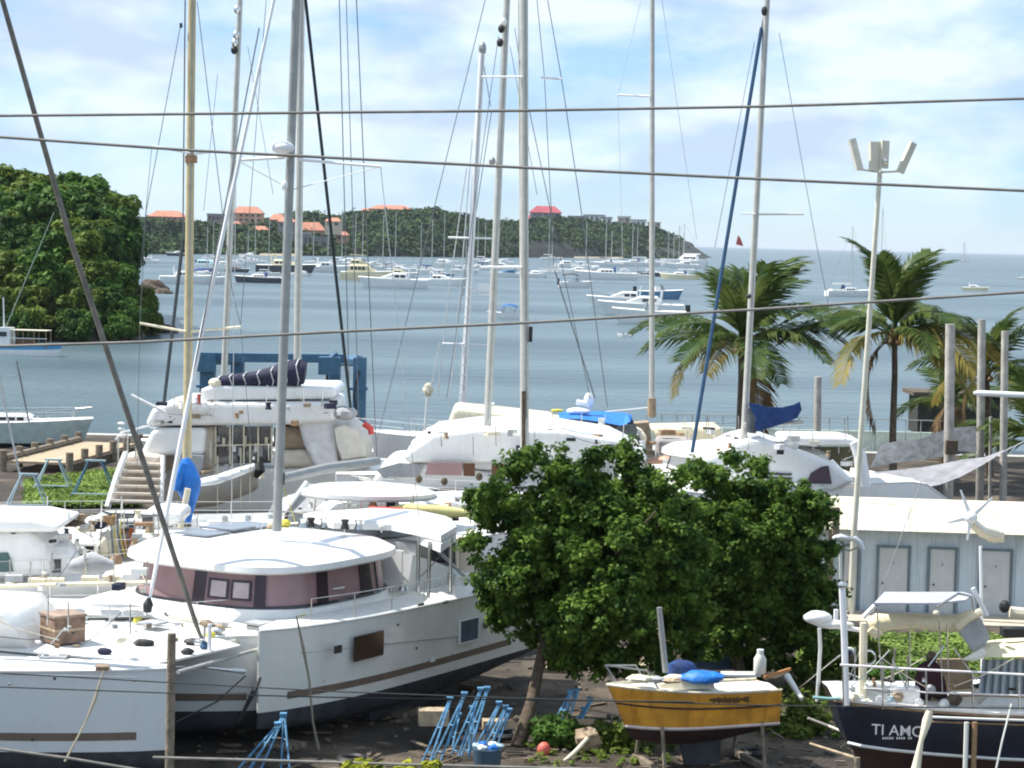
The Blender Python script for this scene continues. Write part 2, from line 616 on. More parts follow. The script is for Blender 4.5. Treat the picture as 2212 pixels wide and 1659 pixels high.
LEAF = leafmat("broad_leaf_green", (0.022, 0.062, 0.012), (0.140, 0.235, 0.034), 1.8)
LEAFD = leafmat("dark_leaf_green", (0.020, 0.055, 0.014), (0.075, 0.150, 0.028), 0.30)
LEAFO = leafmat("olive_leaf_green", (0.060, 0.105, 0.016), (0.16, 0.22, 0.036), 0.30)
LEAFB = leafmat("fresh_leaf_green", (0.04, 0.10, 0.015), (0.12, 0.23, 0.04), 0.30)
FROND = leafmat("palm_frond_green", (0.035, 0.075, 0.016), (0.13, 0.17, 0.045), 0.8, 0.4)
FRONDY = leafmat("palm_frond_yellowing", (0.11, 0.12, 0.03), (0.30, 0.24, 0.06), 1.0, 0.5)
FRONDB = leafmat("palm_frond_dry", (0.10, 0.065, 0.03), (0.24, 0.16, 0.08), 1.0, 0.7)
FARLEAF = leafmat("far_wood_green", (0.022, 0.050, 0.022), (0.065, 0.105, 0.038), 0.03, 0.8, 0.05)
GRASS = leafmat("grass_green", (0.08, 0.13, 0.03), (0.24, 0.34, 0.08), 0.5, 0.8, 0.2)
YLEAF = leafmat("yellow_green_leaf", (0.18, 0.22, 0.02), (0.45, 0.46, 0.05), 6, 0.5, 0.3)


def crown_part(t, clumps, per, size, m, seed, **k):
    me = leaf_mesh("crown", clumps, per, size, m, seed, **k)
    o = bpy.data.objects.new("crown", me)
    sc.collection.objects.link(o)
    o.parent = t.o
    return o


# ---------------------------------------------------------------- far headland
def interp(tab, x):
    for (a, b), (c, d) in zip(tab, tab[1:]):
        if a <= x <= c:
            return b + (d - b) * (x - a) / (c - a)
    return tab[0][1] if x < tab[0][0] else tab[-1][1]


prof = [(200, 468), (320, 466), (400, 474), (500, 476), (560, 470), (640, 462), (700, 466), (760, 458), (840, 458), (900, 458), (930, 452), (960, 462), (1000, 466), (1050, 482), (1100, 480), (1150, 474), (1210, 470), (1260, 474), (1350, 482), (1400, 490), (1430, 492), (1460, 504), (1490, 518), (1515, 536), (1535, 549), (1560, 558)]
shore = [(200, 550), (400, 549), (700, 553), (1000, 556), (1300, 557), (1560, 560)]
mb = MB()
NX, NY = 300, 14
cols = []
for i in range(NX + 1):
    px = 200 + (1560 - 200) * i / NX
    s = G(px, interp(shore, px), SEAZ)
    Dt = s.y + 260
    top = U(px, interp(prof, px) + (12 if px < 740 else 6), Dt)
    col = []
    for j in range(NY + 1):
        v = j / NY
        k = min(1, v / 0.75)
        steep = 0.35 * min(1, v * 9) if px > 760 else 0.10 * min(1, v * 9)
        h = steep + (1 - steep) * (3 * k * k - 2 * k ** 3)
        if v > 0.8:
            h *= 1 - (v - 0.8) * 0.6
        X = s.x + (top.x * (s.y + 347 * v) / Dt - s.x) * min(1, v * 1.2)
        z = SEAZ - 0.5 + (top.z - SEAZ) * h + (5.0 * mnoise.noise(Vector((X * .02, v * 9, 0))) * min(1, v * 4) if px < 1500 else 0)
        col.append((X, s.y + 347 * v, z))
    cols.append(col)
vs = [p for c in cols for p in c]
fs = [(i * (NY + 1) + j, (i + 1) * (NY + 1) + j, (i + 1) * (NY + 1) + j + 1, i * (NY + 1) + j + 1) for i in range(NX) for j in range(NY)]
mb.add(vs, fs)
ROCK = mat("headland_rock", (0.026, 0.032, 0.024), 0.95, var=0.6, scale=0.03)
structure("headland", mb, ROCK, norm=False)

rs = random.Random(11)
cl = []
for k in range(5200):
    i = rs.randrange(NX)
    j = rs.randrange(0, NY - 2)
    a, c = cols[i][j], cols[i + 1][j + 1]
    f = rs.random()
    px = 200 + 1360 * i / NX
    if px > 1440 and rs.random() < 0.75:
        continue
    if px > 1470 or (px > 830 and j < 3 and mnoise.noise(Vector((a[0] * .012, j * .5, 3))) > .12):
        continue
    rr = rs.uniform(2.0, 5.0) * (1.5 if rs.random() < .12 else 1)
    cl.append((a[0] * (1 - f) + c[0] * f, a[1] * (1 - f) + c[1] * f, a[2] * (1 - f) + c[2] * f + rr * 0.15, rr))
me = leaf_mesh("woodland", cl, 26, 2.0, FARLEAF, 3, up=0.5, shell=0.75)
wo = bpy.data.objects.new("woodland", me)
sc.collection.objects.link(wo)
setp(wo, "distant belt of dark trees covering the headland across the bay", "woodland", kind="stuff")

# sandy foot of the headland
q = MB()
for a, b_ in ((1240, 1345), (560, 640)):
    p0, p1 = G(a, interp(shore, a) + 1.0, SEAZ), G(b_, interp(shore, b_) + 1.0, SEAZ)
    q.loft([[p0 + Vector((0, -6, 0.05)), p0 + Vector((0, 8, 1.5))], [p1 + Vector((0, -6, 0.05)), p1 + Vector((0, 8, 1.5))]], False, False)
structure("beach", q, mat("beach_sand", (0.30, 0.26, 0.19), 0.95), norm=False)


def far_house(px, ptop, pbot, wpx, D, wallm, roofm, label, kind="hip", wins=4, dep=12, rz=0.0, floors=1):
    base = U(px, pbot, D)
    top = U(px, ptop, D)
    w_ = wpx / F * D
    h = top.z - base.z
    t = T("hillside_house", label, "house", (base.x, base.y, base.z), rz)
    hw = h * (0.55 if kind == "hip" else 0.9)
    t.part("wall", MB().box((0, 0, hw / 2 - 3), (w_ * 0.92, dep, hw + 6)), wallm)
    rf = MB()
    if kind == "hip":
        e0 = hw - 0.1
        rr_ = w_ / 2
        rd = dep / 2 + 0.8
        vs = [(-rr_, -rd, e0), (rr_, -rd, e0), (rr_, rd, e0), (-rr_, rd, e0), (-rr_ * 0.55, 0, h), (rr_ * 0.55, 0, h), (-rr_, -rd, e0 + .4), (rr_, -rd, e0 + .4), (rr_, rd, e0 + .4), (-rr_, rd, e0 + .4)]
        rf.add(vs, [(0, 1, 2, 3), (0, 6, 7, 1), (1, 7, 8, 2), (2, 8, 9, 3), (3, 9, 6, 0), (6, 4, 5, 7), (7, 5, 8), (8, 5, 4, 9), (9, 4, 6)])
    else:
        rf.box((0, 0, hw + 0.4), (w_, dep + 1.2, max(0.8, h * .1)))
    t.part("roof", rf, roofm)
    for f_ in range(floors):
        for k in range(wins):
            x = (k + 0.5) / wins * w_ * 0.86 - w_ * 0.43
            ww = w_ * 0.86 / wins * 0.5
            hh = hw / floors
            t.part("window", MB().box((x, -dep / 2 - 0.02, hh * (f_ + 0.55)), (ww, 0.3, hh * 0.5)), GLASS)
    return t


HD = 1800
far_house(362, 455, 486, 84, 1640, STUCP, TILER, "wide peach villa with a terracotta roof beside the left wooded headland", wins=6, floors=2)
far_house(468, 462, 480, 40, 1720, STUCG, TILEG, "low grey flat-roofed house between the two terracotta villas", "flat")
far_house(535, 446, 480, 72, 1730, STUCP, TILER, "tall terracotta-roofed villa on the ridge right of the buff mast", wins=5, floors=2)
far_house(672, 480, 520, 62, 1700, STUCP, TILER, "steep orange-roofed house low on the slope near the shore", wins=3)
far_house(650, 500, 548, 40, 1640, STUCG, TILEG, "grey shaded house at the waterline below the steep orange roof", "flat", 3)
far_house(692, 510, 549, 40, 1640, STUCG, STUCG, "dark grey block right of the grey shaded waterline house", "flat", 2)
far_house(600, 462, 492, 34, 1760, STUCG, TILER, "small brown-roofed house between two terracotta villas", wins=2)
far_house(505, 478, 500, 36, 1700, STUCP, TILER, "small orange roof below the tall ridge villa", wins=2)
far_house(420, 530, 548, 52, 1610, STUCG, TILEG, "low grey shed on the far shore left of the buff mast", "flat", 3)
far_house(845, 443, 464, 98, 2080, STUC, TILER, "long orange-roofed hotel on top of the wooded ridge", wins=9)
far_house(792, 450, 468, 30, 2080, STUCW, TILER, "small pale house at the left end of the long hotel", wins=2)
far_house(1052, 474, 500, 40, 2250, STUC, TILEG, "beige house low on the ridge between two tall masts", "flat", 3)
far_house(1178, 445, 478, 72, 2350, STUCG, TILEP, "dark building with a crimson roof crowning the headland", wins=5, floors=2)
far_house(1152, 460, 490, 26, 2350, STUCP, TILEP, "pink-walled wing left of the crimson roof", wins=2)
far_house(1245, 466, 486, 40, 2400, STUCG, TILEG, "grey house just right of the crimson roof", "flat", 3)
far_house(1283, 463, 492, 48, 2420, STUCW, TILEG, "white two-storey villa on the headland ridge", "flat", 4, floors=2)
far_house(1310, 468, 498, 24, 2380, STUCW, STUCG, "tall white block beside the two-storey villa", "flat", 2, floors=2)
far_house(1347, 466, 496, 30, 2450, STUC, STUCW, "cream tower house on the headland", "flat", 2, floors=2)
far_house(1378, 474, 492, 36, 2480, STUCW, TILEG, "long white bungalow near the end of the ridge", "flat", 3)
far_house(1412, 480, 492, 30, 2520, STUC, TILEG, "last beige house before the headland falls to the sea", "flat", 3)
far_house(1158, 537, 551, 26, 2150, STUCW, CREAM, "little white beach hut at the foot of the headland", "flat", 1)

# more houses stepping down the left of the headland
for k_, (x_, y0_, y1_, w_, lb_) in enumerate(((345, 478, 497, 40, "orange-roofed cottage under the wide peach villa"), (398, 470, 492, 30, "small terracotta roof right of the wide peach villa"), (440, 484, 505, 34, "brown-roofed cottage among trees right of the buff mast"), (560, 488, 510, 44, "terracotta roof halfway down the slope below the ridge villa"), (620, 470, 492, 40, "orange roof just left of the twin grey masts"), (720, 470, 490, 36, "small terracotta roof right of the steep orange one"), (740, 500, 520, 28, "grey-walled cottage low among the trees by the dark furled stay"), (480, 505, 524, 30, "brick-coloured roof low on the slope left of the white furled jib"), (585, 520, 540, 34, "pale orange boathouse roof near the shore"))):
    far_house(x_, y0_, y1_, w_, 1660 + 12 * (k_ % 4), (STUCP, STUCG, STUC)[k_ % 3], TILER, lb_, wins=2)

# ---------------------------------------------------------------- left wooded hill
hp = [(-260, 345), (-100, 352), (0, 365), (60, 374), (100, 388), (145, 386), (170, 400), (205, 405), (260, 425), (225, 425), (245, 450), (262, 530), (280, 620), (300, 700), (352, 734)]
mb = MB()
hc = []
HX, HY = 60, 10
for i in range(HX + 1):
    px = -260 + 612 * i / HX
    s = G(min(px, 322), 738 + 2 * math.sin(px * .05), SEAZ)
    col = []
    for j in range(HY + 1):
        v = j / HY
        D = s.y + 95 * v
        tp = U(px, interp(hp, px) + 34, s.y + 60)
        zt = max(SEAZ, tp.z - 1)
        k = min(1, v / .62)
        h = math.sin(k * math.pi / 2) ** 0.95
        X = s.x + (tp.x * D / (s.y + 60) - s.x) * min(1, v * 1.6)
        col.append((X, D, SEAZ - 0.4 + (zt - SEAZ) * h))
    hc.append(col)
vs = [p for c in hc for p in c]
fs = [(i * (HY + 1) + j, (i + 1) * (HY + 1) + j, (i + 1) * (HY + 1) + j + 1, i * (HY + 1) + j + 1) for i in range(HX) for j in range(HY)]
mb.add(vs, fs)
structure("hill", mb, mat("hill_earth", (0.055, 0.045, 0.03), 0.95, var=0.4, scale=0.2), norm=False)

protos = []
for k, (mm, nn) in enumerate(((LEAFD, 30), (LEAFO, 26), (LEAFB, 28), (LEAFD, 34), (LEAFO, 30))):
    me = leaf_mesh("crown", crown_clumps((3.0, 3.0, 2.3), nn, 20 + k, 0.95, flat=0.5), 120, 0.40, mm, 30 + k, up=0.6, shell=0.6)
    tb = MB().path([(0, 0, -3.5), (0.2, 0.1, -1.5), (0.1, 0, 0.6)], [0.3, 0.24, 0.1], 6)
    protos.append((me, tb.mesh("trunk", BARK)))
rs = random.Random(5)
spots = []
for k in range(7000):
    i = rs.randrange(6, HX) if k < 5200 else rs.randrange(44, HX)
    zz = SEAZ + .4 + rs.random() * 34
    j = 0
    while j < 8 and hc[i][j + 1][2] < zz:
        j += 1
    a, a2 = Vector(hc[i][j]), Vector(hc[i][j + 1])
    a = a.lerp(a2, max(0, min(1, (zz - a.z) / max(.01, a2.z - a.z))) if j < 8 else rs.random())
    px = -260 + 612 * i / HX
    if px < -60 or px > (246 if a.z > 3 else 284):
        continue
    s_ = rs.uniform(0.7, 1.35) * (0.75 if j == 0 else 1) if px < 215 else rs.uniform(.42, .68)
    if any((Vector(a) - q_).length < (2.5 if px < 215 else 1.5) for q_, _, _ in spots):
        continue
    spots.append((Vector(a), s_, j))
for k, (p, s_, j) in enumerate(spots):
    me, tm = protos[rs.choice((0, 1, 2, 3, 4, 0, 3))] if p.z > 6 else protos[rs.choice((1, 4, 2, 0, 1))]
    r_ = bpy.data.objects.new("headland_tree", None)
    sc.collection.objects.link(r_)
    r_.location = p + Vector((0, 0, 1.2 * s_))
    r_.rotation_euler = (0, 0, rs.uniform(0, 6.28))
    r_.scale = (s_, s_, s_ * rs.uniform(0.9, 1.25))
    setp(r_, "leafy green tree growing in the mass that covers the left headland", "tree", "trees massed on the left headland")
    for nm, m_ in (("crown", me), ("trunk", tm)):
        c_ = bpy.data.objects.new(nm, m_)
        sc.collection.objects.link(c_)
        c_.parent = r_

ROCKD = mat("shore_rock", (0.07, 0.05, 0.035), 0.9, var=0.4, scale=1, bump=0.5)
for k, (px, py, wp, hpx, lb) in enumerate(((330, 630, 34, 26, "large brown shore rock below the left headland trees"), (352, 634, 24, 12, "low flat dark rock jutting into the bay right of the headland"), (325, 700, 30, 22, "rounded rock at the headland waterline"), (355, 718, 30, 18, "rock partly awash at the foot of the headland"), (318, 722, 24, 14, "small dark rock beside the awash rock"))):
    c = G(px, py, SEAZ)
    s_ = c.y / F
    solo("shore_rock", lb, "rock", MB().ell((c.x, c.y, SEAZ), (wp * s_, wp * s_, hpx * s_), 10, 7, 0.13, seed=k), ROCKD)


# ---------------------------------------------------------------- moored boats
def hull_rings(L_, B, fb, dr, transom=0.75, bow_over=0.06, n=12, full=0.35):
    """rings bow to stern; each: deck port .. keel .. deck starboard, local x forward"""
    out = []
    for i in range(n + 1):
        u = i / n
        x = L_ / 2 - u * L_
        w_ = B / 2 * (1 - (1 - min(1, u / 0.45)) ** 2) ** 0.8 if u < 0.45 else B / 2 * (1 - (1 - transom) * ((u - 0.45) / 0.55) ** 2)
        w_ = max(w_, 0.02)
        sh = fb * (1 + 0.28 * (1 - u) ** 2 + 0.05 * u * u)
        kd = -dr * math.sin(math.pi * min(1, 0.12 + u * 0.86)) ** 0.6
        xo = bow_over * L_ * (1 - min(1, u / .3))
        ring = []
        for (wy, zz, xf) in ((1, sh, 1), (0.97, sh * 0.55, 0.5), (0.88, 0.0, 0), (0.6, kd * 0.6, -.2), (0.0, kd, -.3)):
            ring.append((x + xo * xf, w_ * wy, zz))
        ring += [(a, -b_, c) for a, b_, c in ring[-2::-1]]
        out.append(ring)
    return out


def add_hull(t, L_, B, fb, dr, topm, botm, deckm, **k):
    rg = hull_rings(L_, B, fb, dr, **k)
    topP = [[r[0], r[1], r[2]] for r in rg]
    topS = [[r[-3], r[-2], r[-1]] for r in rg]
    mb = MB()
    mb.loft(topP, False, False)
    mb.loft(topS, False, False)
    st = rg[-1]
    mb.add([st[0], st[1], st[2], st[-3], st[-2], st[-1]], [(0, 1, 2, 3, 4, 5)])
    h = t.part("hull", mb, topm, smooth=40)
    mb = MB()
    mb.loft([[Vector(p) - Vector((0, 0, 0.002)) for p in r[2:-2]] for r in rg], False, False)
    mb.add(st[2:-2], [tuple(range(len(st) - 4))])
    t.part("bottom", mb, botm, h, smooth=40)
    mb = MB()
    inb = []
    for r in rg:
        a, b_ = Vector(r[0]), Vector(r[-1])
        c_ = (a + b_) / 2 + Vector((0, 0, 0.06 * B * 0.5))
        inb.append([a - Vector((0, 0, .03)), c_, b_ - Vector((0, 0, .03))])
    mb.loft(inb, False, False)
    t.part("deck", mb, deckm, smooth=40)
    return h, rg


def cabin(t, x0, x1, w_, z0, z1, m, win=True, name="cabin", front=0.25, nwin=3, winm=None):
    """rounded cabin with side windows"""
    l = x1 - x0
    rings = []
    for (f, fz) in ((0.0, 0.0), (0.06, 0.35), (front, 1.0), (0.92, 1.0), (1.0, 0.0)):
        x = x1 - l * f
        z = z0 + (z1 - z0) * fz
        ww = w_ / 2 * (0.72 if f < front else 1)
        rings.append([(x, ww, z0 - 0.05), (x, ww, z0 + (z - z0) * 0.8), (x, ww * 0.82, z), (x, -ww * 0.82, z), (x, -ww, z0 + (z - z0) * 0.8), (x, -ww, z0 - 0.05)])
    c = t.part(name, MB().loft(rings), m, smooth=35)
    if win:
        hh = (z1 - z0) * 0.38
        for sgn in (1, -1):
            for k in range(nwin):
                xx = x1 - l * (front + 0.04) - (l * (0.86 - front)) * (k + .5) / nwin
                t.part("window", MB().box((xx, sgn * (w_ / 2 + 0.004), z0 + (z1 - z0) * 0.5), (l * (0.86 - front) / nwin * 0.8, 0.03, hh)), winm or GLASS, c)
        t.part("windscreen", MB().box((x1 - l * front * .55, 0, z0 + (z1 - z0) * 0.66), (0.04, w_ * 0.6, hh), rot=Matrix.Rotation(-0.75, 3, 'Y')), winm or GLASS, c)
    return c


zscale = []


def moored(px, py, wpx, kind, label, mast=None, rz=None, hullm=None, topm=None, cover=None, group="boats moored in the bay"):
    base = G(px, py, SEAZ)
    D = base.y
    L_ = wpx / F * D * 1.12
    if rz is None:
        rz = R.choice((0, math.pi)) + R.uniform(-0.35, 0.35)
    L_ = L_ / max(0.6, abs(math.cos(rz)))
    t = T("moored_boat", label, "boat", base, rz, group)
    zscale.append(t)
    hm = hullm or WHITE
    if kind == "sail":
        B, fb = L_ * 0.28, L_ * 0.085
        add_hull(t, L_, B, fb, L_ * .05, hm, ANTI, DECK)
        cabin(t, -L_ * .12, L_ * .22, B * .55, fb, fb + L_ * .055, topm or WHITE, nwin=3)
        t.part("cockpit_coaming", MB().box((-L_ * .28, 0, fb + .2), (L_ * .25, B * .55, .35)), topm or WHITE)
        t.part("sprayhood", MB().loft([[(-L_ * .14, y, fb + .2 + math.sin((i) / 6 * math.pi) * L_ * .09) for i, y in enumerate(np.linspace(-B * .27, B * .27, 7))], [(-L_ * .06, y, fb + .2 + math.sin((i) / 6 * math.pi) * L_ * .05) for i, y in enumerate(np.linspace(-B * .27, B * .27, 7))]], False, False), cover or BLUEC)
    elif kind == "motor":
        B, fb = L_ * 0.30, L_ * 0.10
        add_hull(t, L_, B, fb, L_ * .03, hm, ANTI, DECK, transom=0.92, bow_over=0.10)
        cabin(t, -L_ * .2, L_ * .26, B * .7, fb, fb + L_ * .085, topm or WHITE, front=0.45, nwin=2)
        t.part("radar_arch", MB().path([(-L_ * .2, -B * .33, fb + L_ * .02), (-L_ * .22, -B * .3, fb + L_ * .14), (-L_ * .22, B * .3, fb + L_ * .14), (-L_ * .2, B * .33, fb + L_ * .02)], L_ * .012, 6), topm or WHITE)
        t.part("rail", MB().path([(L_ * .12, B * .42, fb * 1.1 + .6), (L_ * .52, 0, fb * 1.3 + .7), (L_ * .12, -B * .42, fb * 1.1 + .6)], .03, 5), STEEL)
    elif kind == "flybridge":
        B, fb = L_ * 0.26, L_ * 0.11
        add_hull(t, L_, B, fb, L_ * .03, hm, ANTI, DECK, transom=0.92, bow_over=0.08)
        cabin(t, -L_ * .34, L_ * .22, B * .82, fb, fb + L_ * .12, topm or CREAM, front=0.3, nwin=4)
        cabin(t, -L_ * .30, L_ * .02, B * .66, fb + L_ * .12, fb + L_ * .19, topm or CREAM, front=0.35, nwin=2, name="flybridge")
        t.part("hardtop", MB().box((-L_ * .16, 0, fb + L_ * .255), (L_ * .28, B * .6, L_ * .012)), topm or CREAM)
        for sx, sy in ((0, 1), (0, -1), (1, 1), (1, -1)):
            t.part("post", MB().tube((-L_ * .27 + sx * L_ * .2, sy * B * .25, fb + L_ * .18), (-L_ * .27 + sx * L_ * .2, sy * B * .25, fb + L_ * .25), .07), STEEL)
    elif kind == "cat":
        B, fb = L_ * 0.5, L_ * 0.11
        for sy in (1, -1):
            rg = [[(a, b_ + sy * B * .38, c) for a, b_, c in r] for r in hull_rings(L_, B * .26, fb, L_ * .035, bow_over=0)]
            t.part("hull", MB().loft(rg), hm, smooth=40)
        t.part("bridge_deck", MB().box((-L_ * .08, 0, fb * .8), (L_ * .62, B * .74, fb * .36)), DECK)
        cabin(t, -L_ * .32, L_ * .16, B * .62, fb, fb + L_ * .095, topm or WHITE, front=0.3, nwin=4)
    elif kind == "small":
        B, fb = L_ * 0.36, L_ * 0.13
        add_hull(t, L_, B, fb, L_ * .04, hm, ANTI, DECK, transom=0.9, bow_over=0.1)
        t.part("windscreen", MB().box((L_ * .1, 0, fb + L_ * .07), (.06, B * .7, L_ * .1), rot=Matrix.Rotation(-.5, 3, 'Y')), GLASS)
        t.part("console", MB().box((0, 0, fb + L_ * .04), (L_ * .14, B * .35, L_ * .1)), WHITE)
        t.part("outboard", MB().box((-L_ * .53, 0, fb + .05), (L_ * .07, L_ * .06, L_ * .16)), RUBBER)
    if cover is not None and kind in ("small", "motor"):
        yy = np.linspace(-1, 1, 9)
        t.part("canopy", MB().loft([[(x, y * B * .4, fb + L_ * (.17 + .05 * (1 - y * y)) + dz) for y in yy] for x, dz in ((-L_ * .38, -.2), (-L_ * .30, 0), (-L_ * .1, .1), (L_ * .05, 0), (L_ * .12, -.3))], False, False), cover, smooth=40)
        for sx in (-.3, .02):
            for sy in (1, -1):
                t.part("canopy_post", MB().tube((L_ * sx, sy * B * .38, fb), (L_ * sx, sy * B * .38, fb + L_ * .17), .04, n=5), STEEL)
    if mast:
        tp = U(px + (mast[0] if isinstance(mast, tuple) else 0), mast[1] if isinstance(mast, tuple) else mast, D)
        h = (tp.z - SEAZ) / 1.3
        mx_ = L_ * .06 if kind == "sail" else 0.02 * L_
        rm = max(0.11, D / F * 0.95)
        m_ = t.part("mast", MB().tube((mx_, 0, fb), (mx_, 0, h), rm, rm * .7, 6), ALU)
        for f_ in (0.42, 0.7):
            t.part("spreader", MB().box((mx_, 0, h * f_), (.14, h * .13 * (1.1 - f_), .09)), ALU, m_)
            t.part("spreader", MB().box((mx_, 0, h * f_), (h * .09 * (1.1 - f_), .1, .09)), ALU, m_) if f_ < .5 else None
        ws = max(0.018, D / F * 0.16)
        for a, b_ in (((L_ * .5, 0, fb * 1.3), (mx_, 0, h * .98)), ((-L_ * .48, 0, fb), (mx_, 0, h * .99)), ((mx_, B * .45, fb), (mx_, 0, h * .9)), ((mx_, -B * .45, fb), (mx_, 0, h * .9))):
            t.part("stay", MB().tube(a, b_, ws, n=4), WIRE)
        t.part("boom", MB().path([(mx_, 0, fb + L_ * .11), (-L_ * .36, 0, fb + L_ * .115)], [L_ * .016, L_ * .012], 6), cover or WHITE)
    return t


DK = mat("dark_navy_paint", (0.06, 0.07, 0.085), 0.2)
BLH = mat("mid_blue_paint", (0.10, 0.22, 0.36), 0.25)
YH = mat("butter_yellow_paint", (0.72, 0.64, 0.42), 0.4)
M = [
    (315, 569, 46, "motor", "white cabin cruiser moored just right of the wooded headland tip", None, WHITE, WHITE, None),
    (384, 553, 40, "motor", "dark-hulled launch with a white top close to the far shore by the buff mast", None, DK, WHITE, None),
    (400, 612, 96, "motor", "long low white speedboat crossing behind the buff mast", None, WHITE, WHITE, None),
    (455, 585, 80, "cat", "pale catamaran moored between the buff mast and the white furled jib", None, WHITE, mat("pale_aqua_paint", (0.45, 0.62, 0.66), .4), None),
    (447, 612, 60, "small", "small white boat with blue trim right of the long speedboat", None, WHITE, WHITE, BLUEC),
    (512, 588, 44, "motor", "dark grey launch behind the black-hulled yacht", None, DK, STUCG, None),
    (562, 611, 92, "sail", "black-hulled sloop with a bright white deck", None, DK, WHITE, None),
    (615, 590, 105, "motor", "long dark motorboat with yellow fittings behind the grey masts", None, DK, YH, None),
    (538, 557, 36, "motor", "small white cruiser far off under the ridge villa", None, WHITE, WHITE, None),
    (706, 588, 78, "motor", "white motor cruiser right of the twin grey masts", None, WHITE, WHITE, None),
    (735, 570, 46, "sail", "white sloop at the left of the row under the dark cliff", 452, WHITE, WHITE, None),
    (658, 552, 22, "small", "tiny cream boat at the far shore below the orange roof", None, YH, WHITE, None),
    (790, 605, 96, "flybridge", "big cream-yellow motor yacht with stacked upper decks", None, YH, YH, None),
    (779, 574, 54, "sail", "white sloop hidden behind the cream motor yacht with its mast above", 458, WHITE, WHITE, None),
    (862, 599, 60, "motor", "white cruiser with cream trim behind the sleek speedboat", None, WHITE, YH, None),
    (855, 622, 122, "motor", "sleek long white speedboat nearest below the cream motor yacht", None, WHITE, WHITE, None),
    (952, 617, 84, "motor", "white express cruiser right of the sleek speedboat", None, WHITE, WHITE, None),
    (955, 597, 44, "sail", "blue-hulled sloop behind the white express cruiser", (-14, 458), BLH, WHITE, None),
    (851, 578, 40, "sail", "pale distant sloop with a mast against the dark cliff", 458, WHITE, WHITE, None),
    (968, 570, 34, "motor", "small white cruiser under the dark cliff", None, WHITE, WHITE, None),
    (1098, 599, 60, "motor", "white cruiser with blue trim between the two tall grey masts", None, WHITE, BLH, None),
    (1085, 572, 44, "motor", "low white launch on the far side between the grey masts", None, WHITE, WHITE, None),
    (1092, 688, 60, "small", "open white boat shaded by a blue canopy in mid bay", None, WHITE, WHITE, mat("mid_blue_canvas", (0.03, .12, .32), .8)),
    (1240, 621, 58, "small", "white runabout with a black canopy in mid bay", None, WHITE, WHITE, DGREYC),
    (1262, 581, 50, "sail", "white sloop with its mast against the wooded headland", (-12, 478), WHITE, WHITE, None),
    (1312, 604, 112, "sail", "long pale ketch-like yacht right of the black-canopied runabout", None, WHITE, WHITE, None),
    (1312, 576, 60, "sail", "white yacht with a thick grey mast before the headland villas", (-8, 468), WHITE, WHITE, None),
    (1370, 575, 66, "sail", "white yacht in the far row left of the slim pale mast", (-14, 476), WHITE, WHITE, None),
    (1408, 597, 50, "motor", "dark-trimmed launch beside the slim pale mast", None, DK, WHITE, None),
    (1470, 603, 72, "sail", "cream-decked yacht partly behind the left palm", (-46, 486), YH, WHITE, None),
    (1478, 577, 84, "cat", "white catamaran moored under the tip of the headland", (8, 482), WHITE, WHITE, None),
    (1352, 664, 128, "motor", "long white launch in the raft of boats left of the palm", None, WHITE, WHITE, None),
    (1420, 646, 84, "small", "blue-hulled workboat at the back of the raft left of the palm", None, BLH, WHITE, None),
    (1392, 680, 150, "motor", "white speedboat in the middle of the raft left of the palm", None, WHITE, WHITE, None),
    (1408, 698, 130, "small", "white open boat at the front of the raft left of the palm", None, WHITE, WHITE, None),
    (1350, 728, 26, "small", "tiny white dinghy alone in front of the raft of boats", None, WHITE, WHITE, None),
    (1832, 640, 88, "sail", "white sloop moored in open water between the two palms", (8, 488), WHITE, WHITE, None),
    (1905, 560, 20, "sail", "distant sloop on the horizon behind the floodlight pole", 446, WHITE, WHITE, None),
    (2105, 628, 44, "motor", "cream motorboat at the right edge of the right palm's crown", None, YH, WHITE, None),
    (2083, 566, 18, "sail", "faint far yacht on the horizon above the right palm", 522, WHITE, WHITE, None),
    (2209, 604, 22, "motor", "white boat cut by the right edge of the view", None, WHITE, WHITE, None),
]
_ex = random.Random(99)
_near = ("under the orange-roofed slope", "left of the cream motor yacht", "behind the cream motor yacht", "under the dark cliff", "right of the dark cliff", "below the crimson-roofed building", "below the white villas", "under the headland's rocky tip")
for k in range(34):
    x = 420 + k * 32 + _ex.uniform(-9, 9)
    y = 566 + x * .006 + _ex.choice((0, 5, 10, 18, 26))
    sail = _ex.random() < .6
    M.append((x, y, _ex.uniform(30, 56), "sail" if sail else _ex.choice(("motor", "motor", "cat")),
              "", (_ex.uniform(-6, 6), _ex.uniform(455, 500)) if sail else None, WHITE, WHITE, _ex.choice((None, BLUEC, NAVY)) if sail else None))
    lm = ((415, "the buff mast"), (490, "the slim pale mast"), (610, "the twin grey masts"), (735, "the dark furled stay"), (830, "the cream motor yacht"), (1010, "the white stepped mast"), (1068, "the second grey mast"), (1133, "the thickest pale mast"), (1270, "the black-canopied runabout"), (1409, "the lone slim mast"), (1500, "the left palm"))
    nx, nm = min(lm, key=lambda q_: abs(q_[0] - x))
    row = {0: "the farthest row", 5: "the far row", 10: "the middle row", 18: "the near row", 26: "the nearest row"}[int(round((y - 566 - x * .006)))]
    cvn = {None: "white", BLUEC: "blue", NAVY: "navy"}[M[-1][8]]
    kindn = "sloop" if sail else ("catamaran" if M[-1][3] == "cat" else "cruiser")
    M[-1] = M[-1][:4] + ("small white %s%s in %s, %s %s" % (kindn, " with %s canvas" % cvn if sail else "", row, "left of" if x < nx else "right of", nm),) + M[-1][5:]
for (px, py, wp, kd, lb, ms, hm, tm, cv) in M:
    moored(px, py, wp, kd, lb, ms, None, hm, tm, cv)


